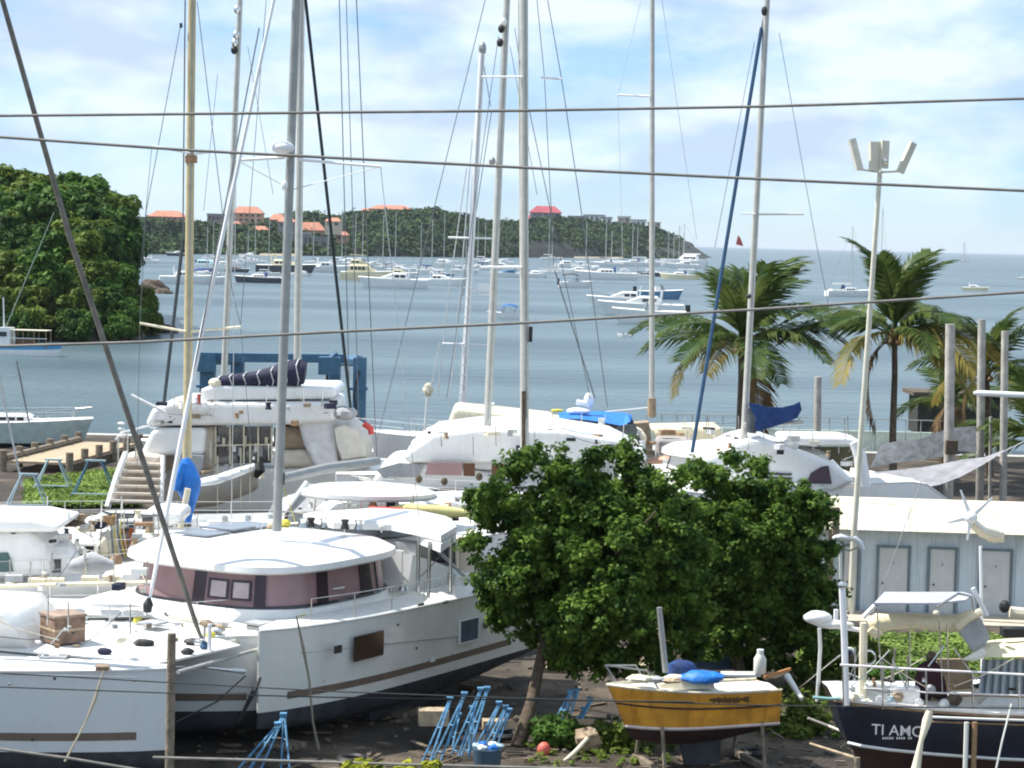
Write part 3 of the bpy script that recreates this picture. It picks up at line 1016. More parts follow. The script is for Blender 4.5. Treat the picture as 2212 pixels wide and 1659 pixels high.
# ================================================================= THE YARD
def PZ(t, px, py, z):
    """local point where the sight line meets the thing's local plane z"""
    o = t.inv @ CAM
    d = (t.inv.to_3x3() @ (_fw + CX * ((px - W2 / 2) / F) + CY * ((H2 / 2 - py) / F)))
    return o + d * ((z - o.z) / d.z)


def PY(t, px, py, y):
    o = t.inv @ CAM
    d = (t.inv.to_3x3() @ (_fw + CX * ((px - W2 / 2) / F) + CY * ((H2 / 2 - py) / F)))
    return o + d * ((y - o.y) / d.y)


def ext(p, q, y):
    """continue the line p->q (pixels) to height y"""
    k = (y - p[1]) / (q[1] - p[1])
    return (p[0] + (q[0] - p[0]) * k, y)


def rig(t, base, top, D, r, m, spreaders=(), stays=(), name="mast", taper=0.85, n=10):
    a, b = U(base[0], base[1], D), U(top[0], top[1], D)
    mo = t.part(name, MB().tube(a, b, r, r * taper, n), m, local=False, smooth=50)
    t.part("sail_track", MB().tube(a + Vector((r * .3, -r * .95, 1.2)), b + Vector((r * .3, -r * .95, 0)), r * .18, n=4), ALUG, mo, local=False)
    for s in spreaders:
        p, q = U(s[0], s[1], D - .1), U(s[2], s[3], D - .1)
        t.part("spreader", MB().tube(p, q, max(0.035, s[4] if len(s) > 4 else 0.05), n=6), s[5] if len(s) > 5 else m, mo, local=False)
    for s in stays:
        (x0, y0), (x1, y1) = s[0], s[1]
        rr = s[2] if len(s) > 2 else 0.012
        mm = s[3] if len(s) > 3 else WIRE
        d0 = s[4] if len(s) > 4 else D
        d1 = s[5] if len(s) > 5 else D
        t.part(s[6] if len(s) > 6 else "stay", MB().tube(U(x0, y0, d0), U(x1, y1, d1), rr, n=6), mm, local=False)
    return mo


def rail(t, pts, h=0.62, every=1.6, m=STEEL, wires=2, parent=None):
    """stanchions with lifelines along deck points (local)"""
    pts = [Vector(p) for p in pts]
    post = MB().tube((0, 0, 0), (0, 0, h), 0.016, n=6)
    Ms = []
    for a, b_ in zip(pts, pts[1:]):
        k = max(1, int((b_ - a).length / every))
        for i in range(k):
            Ms.append(Matrix.Translation(a.lerp(b_, i / k)))
    Ms.append(Matrix.Translation(pts[-1]))
    t.many("stanchion", post, m, Ms)
    for i in range(wires):
        z = h * (1 - i * .48)
        t.part("lifeline", MB().path([p + Vector((0, 0, z)) for p in pts], 0.009, 5), WIREL)


def cat_rings(L_, hb, fb, cy, shift=0, n=16, sternlow=0.45, flare=1.0):
    out = []
    for i in range(n + 1):
        u = i / n
        x = L_ / 2 - u * L_ + shift
        k = min(1, u / 0.42)
        w_ = hb / 2 * max(0.03, (1 - (1 - k) ** 2.0) ** 0.75) * (1 - 0.12 * max(0, u - .6) / .4)
        sh = fb * (1.06 - 0.06 * u)
        if u > 0.86:
            sh *= 1 - (1 - sternlow) * ((u - 0.86) / 0.14)
        kd = -0.75 * math.sin(math.pi * (0.10 + 0.86 * u)) ** 0.5
        ring = []
        for wy, zz in ((1.0, sh), (1.03, sh * .6), (1.0, sh * .3), (0.95, 0.0), (0.78, kd * .55), (0.35, kd * .92), (0, kd)):
            ring.append(Vector((x, cy + w_ * wy, zz)))
        ring += [Vector((p.x, 2 * cy - p.y, p.z)) for p in ring[-2::-1]]
        out.append(ring)
    return out


def lerp_z(r, z, side):
    """point on a hull ring's outer skin at height z; side 1 = +y, -1 = -y"""
    pts = r[:4] if side > 0 else r[-1:-5:-1]
    for a, b_ in zip(pts, pts[1:]):
        if a.z >= z >= b_.z:
            f_ = (a.z - z) / max(1e-6, a.z - b_.z)
            return a.lerp(b_, f_)
    return pts[-1].copy()


def cat_hull(t, L_, hb, fb, cy, shift, hm, stripe=(0.26, 0.44), sm_=STRIPE, sternlow=0.45, srange=(1, 15), bot=ANTI):
    rg = cat_rings(L_, hb, fb, cy, shift, sternlow=sternlow)
    mb = MB()
    mb.loft([r[:4] for r in rg], False, False)
    mb.loft([r[-4:] for r in rg], False, False)
    st = rg[-1]
    mb.add(st[:4] + st[-4:], [tuple(range(8))])
    bw = rg[0]
    mb.add(bw[:4] + bw[-4:], [tuple(range(8))])
    h = t.part("hull", mb, hm, smooth=35)
    mb = MB()
    mb.loft([r[3:-3] for r in rg], False, False)
    mb.add(rg[0][3:-3], [tuple(range(len(rg[0][3:-3])))])
    mb.add(rg[-1][3:-3], [tuple(range(len(rg[0][3:-3])))])
    t.part("bottom", mb, bot, h, smooth=35)
    mb = MB()
    for r0, r1 in zip(rg, rg[1:]):
        c0, c1 = (r0[0] + r0[-1]) / 2 + Vector((0, 0, .05)), (r1[0] + r1[-1]) / 2 + Vector((0, 0, .05))
        mb.add([r0[0], r1[0], c1, c0, r0[-1], r1[-1]], [(0, 1, 2, 3), (3, 2, 5, 4)])
    t.part("deck", mb, DECK, h, smooth=35)
    for side in (1, -1):
        mb = MB()
        mb.loft([[lerp_z(r, stripe[1], side) + Vector((0, side * .008, 0)), lerp_z(r, stripe[0], side) + Vector((0, side * .008, 0))] for r in rg[srange[0]:srange[1]]], False, False)
        t.part("stripe", mb, sm_, h)
        mb = MB()
        mb.path([r[0 if side > 0 else -1] + Vector((0, side * .01, -.03)) for r in rg], 0.03, 5)
        t.part("rub_rail", mb, WHITE, h)
    return h, rg


def catamaran(label, loc, rz, L_=11.8, bs=3.0, hb=1.75, fb=1.9, shift=0.0, hm=GREYW, cab=None, win=None, winm=PINK, deck_x=(-5.0, 4.4), near=1, sternlow=0.45, name="catamaran", group=None, nwin=7):
    t = T(name, label, "catamaran", loc, rz, group)
    hs = {}
    for sgn in (1, -1):
        hs[sgn] = cat_hull(t, L_, hb, fb, sgn * bs, shift if sgn == -near else 0, hm, sternlow=sternlow)
    t.hs = hs
    x0, x1 = deck_x
    t.part("bridge_deck", MB().loft([[(x, y, z) for y, z in ((-bs, fb * .98), (0, fb * 1.03), (bs, fb * .98), (bs - .3, fb * .98 - (.7 if x < x1 - .5 else .25)), (-bs + .3, fb * .98 - (.7 if x < x1 - .5 else .25)))] for x in (x0, x1 - .8, x1)]), DECK)
    cb = MB().tube((L_ / 2 - .9 + (shift if near < 0 else 0), bs, fb * .95), (L_ / 2 - .9 + (shift if near > 0 else 0), -bs, fb * .95), 0.11, n=8)
    t.part("crossbeam", cb, ALU)
    # trampoline: net strips
    tr = MB()
    xa, xb = x1 + .05, L_ / 2 - 1.0
    for k in range(34):
        y = -bs + .6 + (2 * bs - 1.2) * k / 33
        sh_ = shift * (0.5 - y / (2 * bs) * near) if shift else 0
        tr.tube((xa, y, fb * .95), (xb + sh_, y, fb * .93), 0.014, n=3, cap=False)
    for k in range(20):
        x = xa + (xb - xa) * k / 19
        tr.tube((x, -bs + .6, fb * .95), (x + shift * .0, bs - .6, fb * .95), 0.014, n=3, cap=False)
    t.part("trampoline_net", tr, GREYC)
    if cab:
        cx, cy, a, b_, zc0, zc1, zr = cab
        N = 56
        def ring(A, B_, z, dx=0, e=0.62):
            return [Vector((cx + dx + sup(2 * math.pi * k / N, A, B_, e)[0], cy + sup(2 * math.pi * k / N, A, B_, e)[1], z)) for k in range(N)]
        t.part("coaming", MB().loft([ring(a + .25, b_ + .12, fb * .95), ring(a + .1, b_ + .02, zc0)]), WHITE, smooth=40)
        N = 96
        cw = t.part("cabin", MB().loft([ring(a, b_, zc0 - .1), ring(a - .18, b_ - .12, zc1 + .05)], True, False), winm, smooth=40)
        rm = [ring(a + .12, b_ + .16, zc1), ring(a + .22, b_ + .26, zc1 + .06), ring(a + .20, b_ + .24, zc1 + (zr - zc1) * .4), ring(a - .12, b_ - .08, zc1 + (zr - zc1) * .72), ring(a * .62, b_ * .62, zc1 + (zr - zc1) * .95), ring(a * .2, b_ * .2, zr)]
        t.part("coach_roof", MB().loft(rm), WHITE, smooth=50)
        # window bars, proud of the glass
        for k in range(N):
            if k % 12 == 0 and winm is not PINK:
                p0, p1 = ring(a, b_, zc0)[k], ring(a - .18, b_ - .12, zc1)[k]
                nrm = (p0 - Vector((cx, cy, p0.z))).normalized() * 0.03
                t.part("window_frame", MB().tube(p0 + nrm, p1 + nrm, 0.06, n=6), GLASS, cw)
        lo = MB().path([p + (p - Vector((cx, cy, p.z))).normalized() * .02 for p in ring(a, b_, zc0 + .02)] + [ring(a, b_, zc0 + .02)[0]], .05, 6)
        t.part("window_sill", lo, GLASS, cw)
    return t


def strap(label, px0, py0, px1, py1, D, m=WOODL, r=0.025, name="tie_down_strap", cat="strap"):
    a, b_ = U(px0, py0, D), U(px1, py1, D - .4)
    mid = a.lerp(b_, .55) + Vector((0.04, 0, -.05))
    return solo(name, label, cat, MB().path([a, a.lerp(b_, .3), mid, b_], r, 6), m)


# ---------------------------------------------------------------- middle catamaran (bow towards us)
MC = catamaran("large white catamaran with mauve blinds in its wraparound windows, propped in mid yard", (-5.43, 59.66, 1.0), math.atan2(-.854, -.52), 11.9, 3.0, 1.75, 1.92,
               hm=GREYW, cab=(1.85, -0.05, 3.0, 2.75, 2.22, 3.10, 3.62), near=1)
zs = 1.05
oy = 3.0 + 1.75 / 2 * 1.03 + .012


def hull_win(t, px0, py0, px1, py1, y, m, name="hull_window", frame=True):
    a, b_ = PY(t, px0, py0, y), PY(t, px1, py1, y)
    c = (a + b_) / 2
    w_ = t.part(name, MB().box((c.x, y, c.z), (abs(a.x - b_.x), .05, abs(a.z - b_.z))), m)
    if frame:
        e_ = .03
        fr = MB()
        X, Z = abs(a.x - b_.x) / 2, abs(a.z - b_.z) / 2
        s = 1 if y > 0 else -1
        for cx_, cz_, dx_, dz_ in ((0, Z, 2 * X + .03, .025), (0, -Z, 2 * X + .03, .025), (X, 0, .025, 2 * Z), (-X, 0, .025, 2 * Z)):
            fr.box((c.x + cx_, y + s * .02, c.z + cz_), (dx_, .07, dz_))
        t.part("frame", fr, WHITE, w_)
    return w_


hull_win(MC, 766, 1376, 827, 1414, oy, mat("dark_brown_glass", (.035, .018, .014), .15), frame=False)
hull_win(MC, 992, 1342, 1031, 1380, oy, mat("window_slate_blue", (.09, .11, .16), .15))
hull_win(MC, 723, 1396, 737, 1409, oy, GLASS, frame=False)
hull_win(MC, 1047, 1345, 1054, 1356, oy, GLASS, frame=False)
MC.part("seam_line", MB().path([PY(MC, 650, 1411, oy - .008), PY(MC, 990, 1375, oy - .008)], .012, 4), ALUG)
# opening panes with pale blinds in dark frames, on the front of the cabin
cx_, cy_, a_, b__ = 1.85, -.05, 3.0, 2.75


def cab_pt(tt, z, off=0.0):
    f_ = (z - 2.12) / .98
    x, y = sup(tt, a_ - .18 * f_ + off, b__ - .12 * f_ + off, .62)
    return Vector((cx_ + x, cy_ + y, z))


def t_at(px):
    best = None
    for k in range(0, 1400):
        tt = -1.9 + k * .0027
        q = proj(MC.W(cab_pt(tt, 2.6)))
        if proj(MC.W(cab_pt(tt + .003, 2.6)))[0] > q[0] and (best is None or abs(q[0] - px) < best[0]):
            best = (abs(q[0] - px), tt)
    return best[1]


def panel(px0, px1, z0, z1, m, name, off=.06, parent=None, lab=None):
    t0, t1 = t_at(px0), t_at(px1)
    k = 16
    ra = [[cab_pt(t0 + (t1 - t0) * i / k, z, off) for z in (z0, z1)] for i in range(k + 1)]
    rb_ = [[cab_pt(t0 + (t1 - t0) * i / k, z, off - .05) for z in (z0, z1)] for i in range(k + 1)]
    return MC.part(name, MB().loft([[p[0], p[1], q[1], q[0]] for p, q in zip(ra, rb_)]), m, parent, lab)


DFR = mat("dark_plum_frame", (.035, .02, .028), .25)
panel(421, 447, 2.22, 3.1, DFR, "window_frame", lab="dark upright between the mauve windows")
pp = panel(447, 549, 2.22, 3.1, mat("darker_mauve", (.20, .12, .125), .25), "opening_window", .065)  # opening window base, a darker mauve than its neighbours
panel(452, 496, 2.42, 2.92, DFR, "frame", .08, pp)
panel(500, 544, 2.42, 2.92, DFR, "frame", .08, pp)
panel(458, 490, 2.48, 2.86, PALEG, "pane", .09, pp)
panel(505, 538, 2.48, 2.86, PALEG, "pane", .09, pp)
panel(549, 574, 2.22, 3.1, DFR, "window_frame")
panel(684, 706, 2.22, 3.1, DFR, "window_frame")
panel(776, 798, 2.22, 3.1, DFR, "window_frame")
panel(846, 868, 2.22, 3.1, GLASS, "window_frame")
# rig
mo = rig(MC, (598, 1147), ext((598, 1145), (640, 0), -160), 57.3, .125, ALUG,
         spreaders=((512, 346, 616, 340, .045, MASTW), (645, 345, 822, 360, .04, MASTW)),
         stays=(((757, 880), ext((757, 880), (660, 0), -150), .045, GREENF, 61, 57.4, "furled_sail"),
                ((814, 995), ext((814, 995), (770, 0), -100), .014, WIRE, 63, 57.6),
                ((510, 346), (500, 1120), .012, WIREL), ((822, 360), (905, 1120), .012, WIREL),
                ((630, 410), (512, 346), .012, WIREL), ((630, 410), (820, 360), .012, WIREL)))
# forestay with white furled jib
MC.part("furled_jib", MB().path([U(322, 1300, 54.6), U(352, 1150, 54.9), U(440, 700, 55.9), U(520, 330, 56.7), U(598, -30, 57.3)], [.04, .06, .06, .05, .04], 8), MASTW, local=False, smooth=60)
MC.part("furling_drum", MB().path([U(318, 1322, 54.5), U(320, 1305, 54.5), U(322, 1292, 54.5)], [.10, .13, .05], 10), RUBBER, local=False)
MC.part("jib_halyard", MB().tube(U(352, 1150, 55), U(560, 60, 57), .02, n=5), WIRE, local=False)
MC.part("radar_dome", MB().ell(U(611, 319, 56.9), (.30, .30, .17), 14, 8), MASTW, mo, local=False, smooth=60)
MC.part("radar_bracket", MB().box(U(617, 336, 57.0), (.42, .3, .06)), ALU, mo, local=False)
MC.part("steaming_light", MB().ell(U(615, 401, 57.05), (.09, .09, .13), 8, 6), MASTW, mo, local=False)
# boom
MC.part("boom", MB().path([U(607, 1033, 57.6), U(700, 1012, 60), U(815, 996, 63)], [.13, .15, .13], 8), ALUG, local=False, smooth=40)
MC.part("gooseneck", MB().box(U(604, 1034, 57.4), (.25, .25, .3)), RUBBER, mo, local=False)
for i_, (a, b_) in enumerate((((604, 1060), (560, 1150)), ((608, 1040), (640, 1135)))):
    MC.part("halyard", MB().tube(U(a[0], a[1], 57.3), U(b_[0], b_[1], 57.8), .015, n=4), YEL if i_ else WIREL, local=False)
# aft hardtop of the cockpit, with its supports
zt = 3.55
poly = [PZ(MC, x, y, zt) for x, y in ((655, 1122), (800, 1112), (905, 1117), (975, 1132), (986, 1150), (952, 1170), (905, 1158), (845, 1146), (720, 1142))]
MC.part("cockpit_hardtop", MB().loft([[p + Vector((0, 0, z)) for p in poly] for z in (0, .16)] + [[p.lerp(sum(poly, Vector()) / len(poly), .12) + Vector((0, 0, .24)) for p in poly]]), WHITE)
MC.part("hardtop_fairing", MB().prism([PZ(MC, x, y, 3.52) for x, y in ((905, 1158), (952, 1176), (986, 1152), (975, 1140))], (0, 0, -.22)), WHITE)
for x, y0, y1 in ((700, 1145, 1200), (905, 1160, 1275), (928, 1170, 1280), (975, 1160, 1270)):
    p = PZ(MC, x, y0, 3.5)
    MC.part("hardtop_post", MB().tube(p, (p.x, p.y, 1.7), .05, n=8), STEEL)
# cockpit back wall, dark sliding door, steps
c0 = PZ(MC, 905, 1300, 1.95)
MC.part("aft_bulkhead", MB().box((-1.45, 0, 2.45), (.12, 4.3, 1.25)), WHITE)
MC.part("sliding_door", MB().box((-1.53, 0.7, 2.45), (.06, 1.7, 1.1)), GLASS)
MC.part("side_coaming", MB().loft([[(x, 2.3, z0), (x, 2.5, z1), (x, 2.15, z1), (x, 2.0, z0)] for x, z0, z1 in ((-1.4, 1.8, 3.0), (-2.3, 1.8, 2.75), (-3.6, 1.8, 2.35), (-4.6, 1.8, 2.1))]), WHITE, smooth=40)
for k in range(5):
    MC.part("step", MB().box((-1.9 - .32 * k, 1.2, 2.9 - .24 * k), (.3, .9, .08)), TEAK if k % 2 else WHITE)
MC.part("davit_strut", MB().tube((-2.4, 2.4, 3.2), (-3.9, 2.9, 1.9), .05, n=6), ALUG)
MC.part("helm_seat", MB().box((-2.0, 1.9, 2.9), (.6, 1.0, .7)), GREYC)
MC.part("winch", MB().path([(-.9, 2.55, 2.1), (-.9, 2.55, 2.22), (-.9, 2.55, 2.34)], [.14, .09, .11], 10), STEEL)
# solar panels laid on the far side of the roof
for k in range(3):
    MC.part("solar_panel", MB().box((0.9 + k * 1.05 - .4, -1.5, 3.70 - .05 * abs(k - 1)), (1.0, 1.1, .04)), mat("solar_grey", (.20, .23, .27), .25))
for k, (x, y) in enumerate(((655, 1140), (672, 1138), (700, 1139), (745, 1142), (775, 1143))):
    p = PZ(MC, x, y, 3.6)
    MC.part("winch", MB().path([p, p + Vector((0, 0, .14)), p + Vector((0, 0, .25))], [.13, .08, .12], 8), RUBBER if k % 2 else STEEL)
for k, (x, y) in enumerate(((830, 1140), (870, 1143), (815, 1138), (615, 1135), (590, 1142))):
    p = PZ(MC, x, y, 3.6)
    MC.part("coiled_rope", MB().ell(p + Vector((0, 0, .05)), (.22, .16, .12), 9, 6, .1, seed=k), (DECK, YEL, DECK, YEL, WOODL)[k])
# deck fittings
for k, (px, py) in enumerate(((700, 1335), (450, 1320), (560, 1345), (330, 1345))):
    p = PZ(MC, px, py, 1.98)
    MC.part("deck_hatch", MB().box(p, (.55, .55, .05)), GREYC)
for k, (px, py) in enumerate(((652, 1336), (908, 1310), (960, 1306))):
    p = PZ(MC, px, py, 1.98)
    MC.part("cleat", MB().box(p + Vector((0, 0, .05)), (.28, .06, .06)), YEL if k == 0 else STEEL)
rg = MC.hs[1][1]
rail(MC, [rg[i][0] + Vector((0, -.06, 0.02)) for i in range(2, 14, 2)], .6, 2.0)
rail(MC, [MC.hs[-1][1][i][-1] + Vector((0, .06, 0.02)) for i in range(2, 14, 2)], .6, 2.0)
p = PZ(MC, 580, 1296, 1.98)
MC.part("pulpit", MB().path([p, p + Vector((0, 0, .6)), p + Vector((.1, .8, .65)), p + Vector((.1, .8, 0))], .025, 6), STEEL)
MC.part("mooring_rope", MB().path([PY(MC, 640, 1330, oy + .03), PY(MC, 655, 1400, oy + .03), PY(MC, 668, 1470, oy + .02), PY(MC, 676, 1560, oy), PY(MC, 690, 1628, oy)], [.02, .045, .03, .03, .05], 6), mat("rope_grey", (.28, .26, .2), .9))
# keels, shoring
for sy in (3, -3):
    MC.part("keel", MB().loft([[(x0, sy + w_, -.5), (x1, sy + w_, -.5), (x1, sy - w_, -.5), (x0, sy - w_, -.5)] if i == 0 else [(x0 - .2, sy + w_ * .5, -.98), (x1 + .2, sy + w_ * .5, -.98), (x1 + .2, sy - w_ * .5, -.98), (x0 - .2, sy - w_ * .5, -.98)] for i, (x0, x1, w_) in enumerate(((1.5, -1.5, .18), (1.5, -1.5, .18)))]), ANTI)

# ---------------------------------------------------------------- left catamaran, side on, bow to the right
nb = U(355, 1627, 49.0)
LC = catamaran("grey-white catamaran lying across the lower left corner with a brown box on deck", (nb.x - 6.0 + .2, nb.y + 2.3 + .6, nb.z), -.035, 12.0, 2.3, 1.7, 1.78, shift=1.76,
               hm=mat("pale_grey_hull", (.62, .66, .67), .3, var=.05, scale=.6, streak=.06, coat=.3), near=-1, deck_x=(-5, 3.2))
zd = 1.85
LC.part("foredeck", MB().prism([PZ(LC, x, y, zd) for x, y in ((-60, 1400), (340, 1437), (520, 1398), (300, 1330), (-60, 1310))], (0, 0, .05)), DECK)
LC.part("cabin_front", MB().loft([[PZ(LC, x, y, zd + z) for x, y in pts] for z, pts in ((0.05, ((-120, 1395), (60, 1400), (150, 1352), (130, 1325), (-120, 1320))), (.75, ((-120, 1340), (20, 1345), (95, 1305), (90, 1280), (-120, 1275))), (.95, ((-120, 1325), (0, 1328), (50, 1300), (50, 1278), (-120, 1268))))]), WHITE, smooth=35)
bx = PZ(LC, 135, 1386, zd + .08)
BX = T("deck_box", "brown weathered box with a strap standing on the left catamaran's foredeck", "box", LC.W(bx), math.radians(38))
BX.part("box", MB().box((0, 0, .33), (.78, .78, .62)), mat("weathered_plywood", (.22, .14, .10), .8, var=.4, scale=2.5))
BX.part("lid", MB().box((0, 0, .66), (.84, .84, .06)), mat("lid_brown", (.30, .22, .17), .8, var=.3))
BX.part("strap", MB().box((0, 0, .34), (.80, .80, .05)), WOODL)
for k, (px, py, rr, m_) in enumerate(((310, 1392, .26, RUBBER), (420, 1390, .26, RUBBER), (430, 1392, .15, STEEL), (225, 1411, .18, NAVY), (405, 1411, .16, RUBBER), (445, 1350, .17, TAN), (475, 1360, .14, TAN), (455, 1375, .13, YEL), (320, 1345, .22, BARK), (300, 1343, .16, YEL), (470, 1366, .15, STEEL))):
    p = PZ(LC, px, py, zd + .08)
    LC.part("winch" if m_ is STEEL else "coiled_rope", MB().ell(p + Vector((0, 0, .04)), (rr, rr * .6, .09), 9, 6, .12, seed=k), m_)
for px, py, y1 in ((226, 1405, 1375), (262, 1405, 1378), (237, 1385, 1368), (452, 1410, 1345), (440, 1395, 1350), (318, 1330, 1300)):
    p = PZ(LC, px, py, zd)
    LC.part("stanchion", MB().tube(p, p + Vector((0, 0, (py - y1) / F * 50)), .025 if px < 440 else .05, n=6), STEEL if px != 452 else MASTW)
LC.part("lifeline", MB().path([PZ(LC, -60, 1436, zd + .6), PZ(LC, 226, 1440, zd + .6), PZ(LC, 400, 1440, zd + .4)], .01, 5), WIREL)
LC.part("anchor_roller", MB().box(PZ(LC, 222, 1442, zd + .06), (.28, .2, .1)), TEAK)
LC.part("tie_rope", MB().path([U(223, 1450, 48.0), U(205, 1510, 47.9), U(185, 1560, 47.8), U(140, 1645, 47.5)], [.02, .045, .02, .03], 6), mat("rope_buff", (.38, .34, .25), .9), local=False)
for x0, x1, yy, hh in ((95, 140, 1418, .06), (50, 130, 1300, .06), (210, 270, 1290, .05)):
    p = PZ(LC, (x0 + x1) / 2, yy, zd + .06)
    LC.part("deck_hatch", MB().box(p, (.6, .45, .05)), GREYC)
# bowsprit struts and dark bridle under the crossbeam
LC.part("bow_beam", MB().path([U(384, 1452, 49.4), U(480, 1425, 51.6), U(590, 1393, 54.0)], .05, 8), ALU, local=False)
LC.part("bridle", MB().path([U(380, 1560, 49.6), U(470, 1515, 51), U(530, 1460, 52)], .02, 6), RUBBER, local=False)
LC.part("bridle", MB().path([U(575, 1405, 53.6), U(560, 1470, 53), U(545, 1500, 52.8), U(515, 1560, 52.5)], [.04, .04, .07, .03], 6), RUBBER, local=False)
LC.part("sprit", MB().path([U(430, 1440, 51), U(500, 1448, 51.5), U(527, 1450, 51.8)], [.03, .05, .07], 8), STEEL, local=False)
LC.part("forestay_furler", MB().path([U(440, 1392, 51.5), U(424, 1350, 51.4), U(340, 1090, 51.2), U(150, 510, 50.8), U(5, 0, 50.4), U(-60, -230, 50.2)], [.035, .055, .07, .065, .06, .05], 8), mat("furler_taupe", (.17, .155, .13), .8, var=.25, scale=4), local=False, smooth=60)
LC.part("furling_drum", MB().path([U(443, 1402, 51.5), U(442, 1395, 51.5), U(440, 1385, 51.5)], [.10, .12, .05], 9), BLUEF, local=False)
LC.part("mast", MB().tube(U(-75, 1290, 50), U(-75, -300, 50), .14, n=10), ALU, local=False)

# timber post in front, tie-down lines and overhead cables
P1 = U(371, 1368, 40)
solo("timber_post", "weathered timber post standing in front of the left catamaran's bow", "post", MB().path([(P1.x - .03, P1.y, 0), (P1.x - .01, P1.y, 2), (P1.x, P1.y, P1.z)], [.10, .085, .08], 8), WOOD, smooth=60)
CB = [("upper grey power cable stretching across the sky above all the boats", ((-400, 252), (0, 250), (415, 246), (700, 243), (1130, 239), (1650, 230), (2212, 213), (2700, 196)), .017, 26),
      ("second overhead cable sloping down to the right below the top one", ((-400, 266), (0, 296), (415, 325), (1130, 362), (1650, 387), (2212, 412), (2700, 430)), .017, 25),
      ("cable crossing in front of the bay and both palms, rising to the right", ((-400, 755), (0, 748), (300, 739), (700, 718), (1140, 697), (1640, 668), (2212, 631), (2700, 596)), .016, 24),
      ("thin dark wire passing low across the left catamaran's topsides, the higher of two", ((-400, 1430), (0, 1454), (358, 1474), (700, 1493), (1100, 1508), (1660, 1524), (2212, 1530), (2600, 1530)), .008, 24),
      ("thin dark wire just under the other on the left catamaran's topsides", ((-400, 1465), (0, 1484), (358, 1497), (700, 1506), (1100, 1512), (1500, 1516)), .008, 24),
      ("pale slack cable sagging below the left catamaran's stripe", ((-300, 1570), (0, 1618), (150, 1638), (330, 1668), (600, 1720)), .018, 24),
      ("dark cable running along the very bottom edge behind the yellow-green leaves", ((330, 1636), (560, 1642), (900, 1652), (1300, 1662)), .022, 30)]
for lb, pts, rr, D in CB:
    solo("power_cable", lb, "cable", MB().path([U(x, y, D) for x, y in pts], rr, 6), CABLE if rr > .0125 else mat("dark_wire", (.03, .035, .035), .8))

# ---------------------------------------------------------------- flybridge catamaran at the back, hardtop and navy sail bag
FD = 90.0


def slab(px_pts, D, thick, m, t, name, parent=None, lab=None, smooth=None):
    pts = [U(x, y, D) for x, y in px_pts]
    o = t.part(name, MB().prism(pts, (0, thick, 0)), m, parent, lab, local=False, smooth=smooth)
    if thick > 1.5:
        bv = o.modifiers.new("bevel", 'BEVEL')
        bv.width = .22
        bv.segments = 3
        bv.limit_method = 'ANGLE'
        bv.angle_limit = math.radians(40)
    return o


fo = U(560, 1100, FD)
FC = T("flybridge_catamaran", "big flybridge sailing catamaran with white hardtop, navy sail bag and buff stern steps", "catamaran", (fo.x, fo.y, 0.0))
slab([(330, 1012), (440, 1000), (600, 1010), (830, 1015), (838, 1060), (800, 1110), (330, 1110)], FD + .2, 5, GREYW, FC, "hull")
slab([(318, 905), (330, 880), (372, 868), (724, 868), (726, 910), (640, 918), (312, 921)], FD - .8, 5.5, WHITE, FC, "flybridge_deck")
slab([(345, 921), (465, 921), (465, 1015), (330, 1015)], FD, 4, mat("buff_bulkhead", (.60, .53, .44), .6), FC, "aft_bulkhead")
dd = slab([(466, 922), (588, 920), (588, 1000), (466, 1002)], FD + .15, .2, GLASS, FC, "saloon_door")
for x in (466, 497, 527, 558, 587):
    FC.part("door_frame", MB().tube(U(x, 921, FD - .05), U(x, 1002, FD - .05), .045, n=4), CREAM, dd, local=False)
FC.part("door_frame", MB().tube(U(466, 962, FD - .06), U(588, 960, FD - .06), .04, n=4), CREAM, dd, local=False)
for k in range(10):
    x = 472 + k * 11.5
    FC.part("saloon_object", MB().box(U(x, 948 + (k * 37) % 30, FD + .05), (.12, .06, .25 + .1 * (k % 3))), (GREYC, CREAM, TAN, WHITE)[k % 4], dd, local=False)
slab([(590, 920), (665, 925), (668, 970), (590, 972)], FD + .1, 3, TAN, FC, "side_window_blind")
slab([(590, 973), (668, 971), (690, 1010), (590, 1012)], FD + .05, 3, mat("buff_side", (.62, .56, .47), .6), FC, "side_panel")
slab([(430, 842), (460, 833), (720, 836), (728, 848), (722, 862), (440, 866)], FD - .6, 4.5, WHITE, FC, "hardtop")
slab([(612, 866), (725, 862), (730, 1010), (680, 1012), (655, 960), (640, 905), (612, 905)], FD - .3, 3.5, mat("white_enclosure", (.70, .70, .70), .6, bump=.3, bscale=3), FC, "canvas_enclosure")
slab([(500, 868), (640, 866), (640, 905), (500, 905)], FD + .5, 3, mat("clear_curtain", (.55, .56, .56), .5, var=.15, scale=6), FC, "clear_curtain")
for x in (438, 470, 505, 612, 716):
    FC.part("hardtop_post", MB().tube(U(x, 852, FD - .5), U(x, 905, FD - .5), .06, n=6), MASTW, local=False)
FC.part("bow_section", MB().loft([[U(x, y, FD + dz) for x, y in pts] for dz, pts in ((-.6, ((722, 925), (745, 918), (775, 935), (790, 965), (788, 985), (740, 992), (728, 960))), (.4, ((718, 905), (760, 905), (792, 925), (800, 965), (798, 995), (735, 1000), (720, 960))), (3.5, ((718, 900), (770, 902), (800, 925), (805, 965), (800, 1000), (735, 1005), (720, 960))))]), mat("hull_buff", (.66, .62, .54), .4), local=False, smooth=50)
FC.part("life_ring", MB().path([U(785, 915, FD - .7), U(800, 925, FD - .7), U(803, 938, FD - .7)], .13, 8), REDP, local=False)
FC.part("dinghy_cover", MB().ell(U(745, 892, FD - .5), (.5, .5, .3), 10, 7, .05), GREYC, local=False)
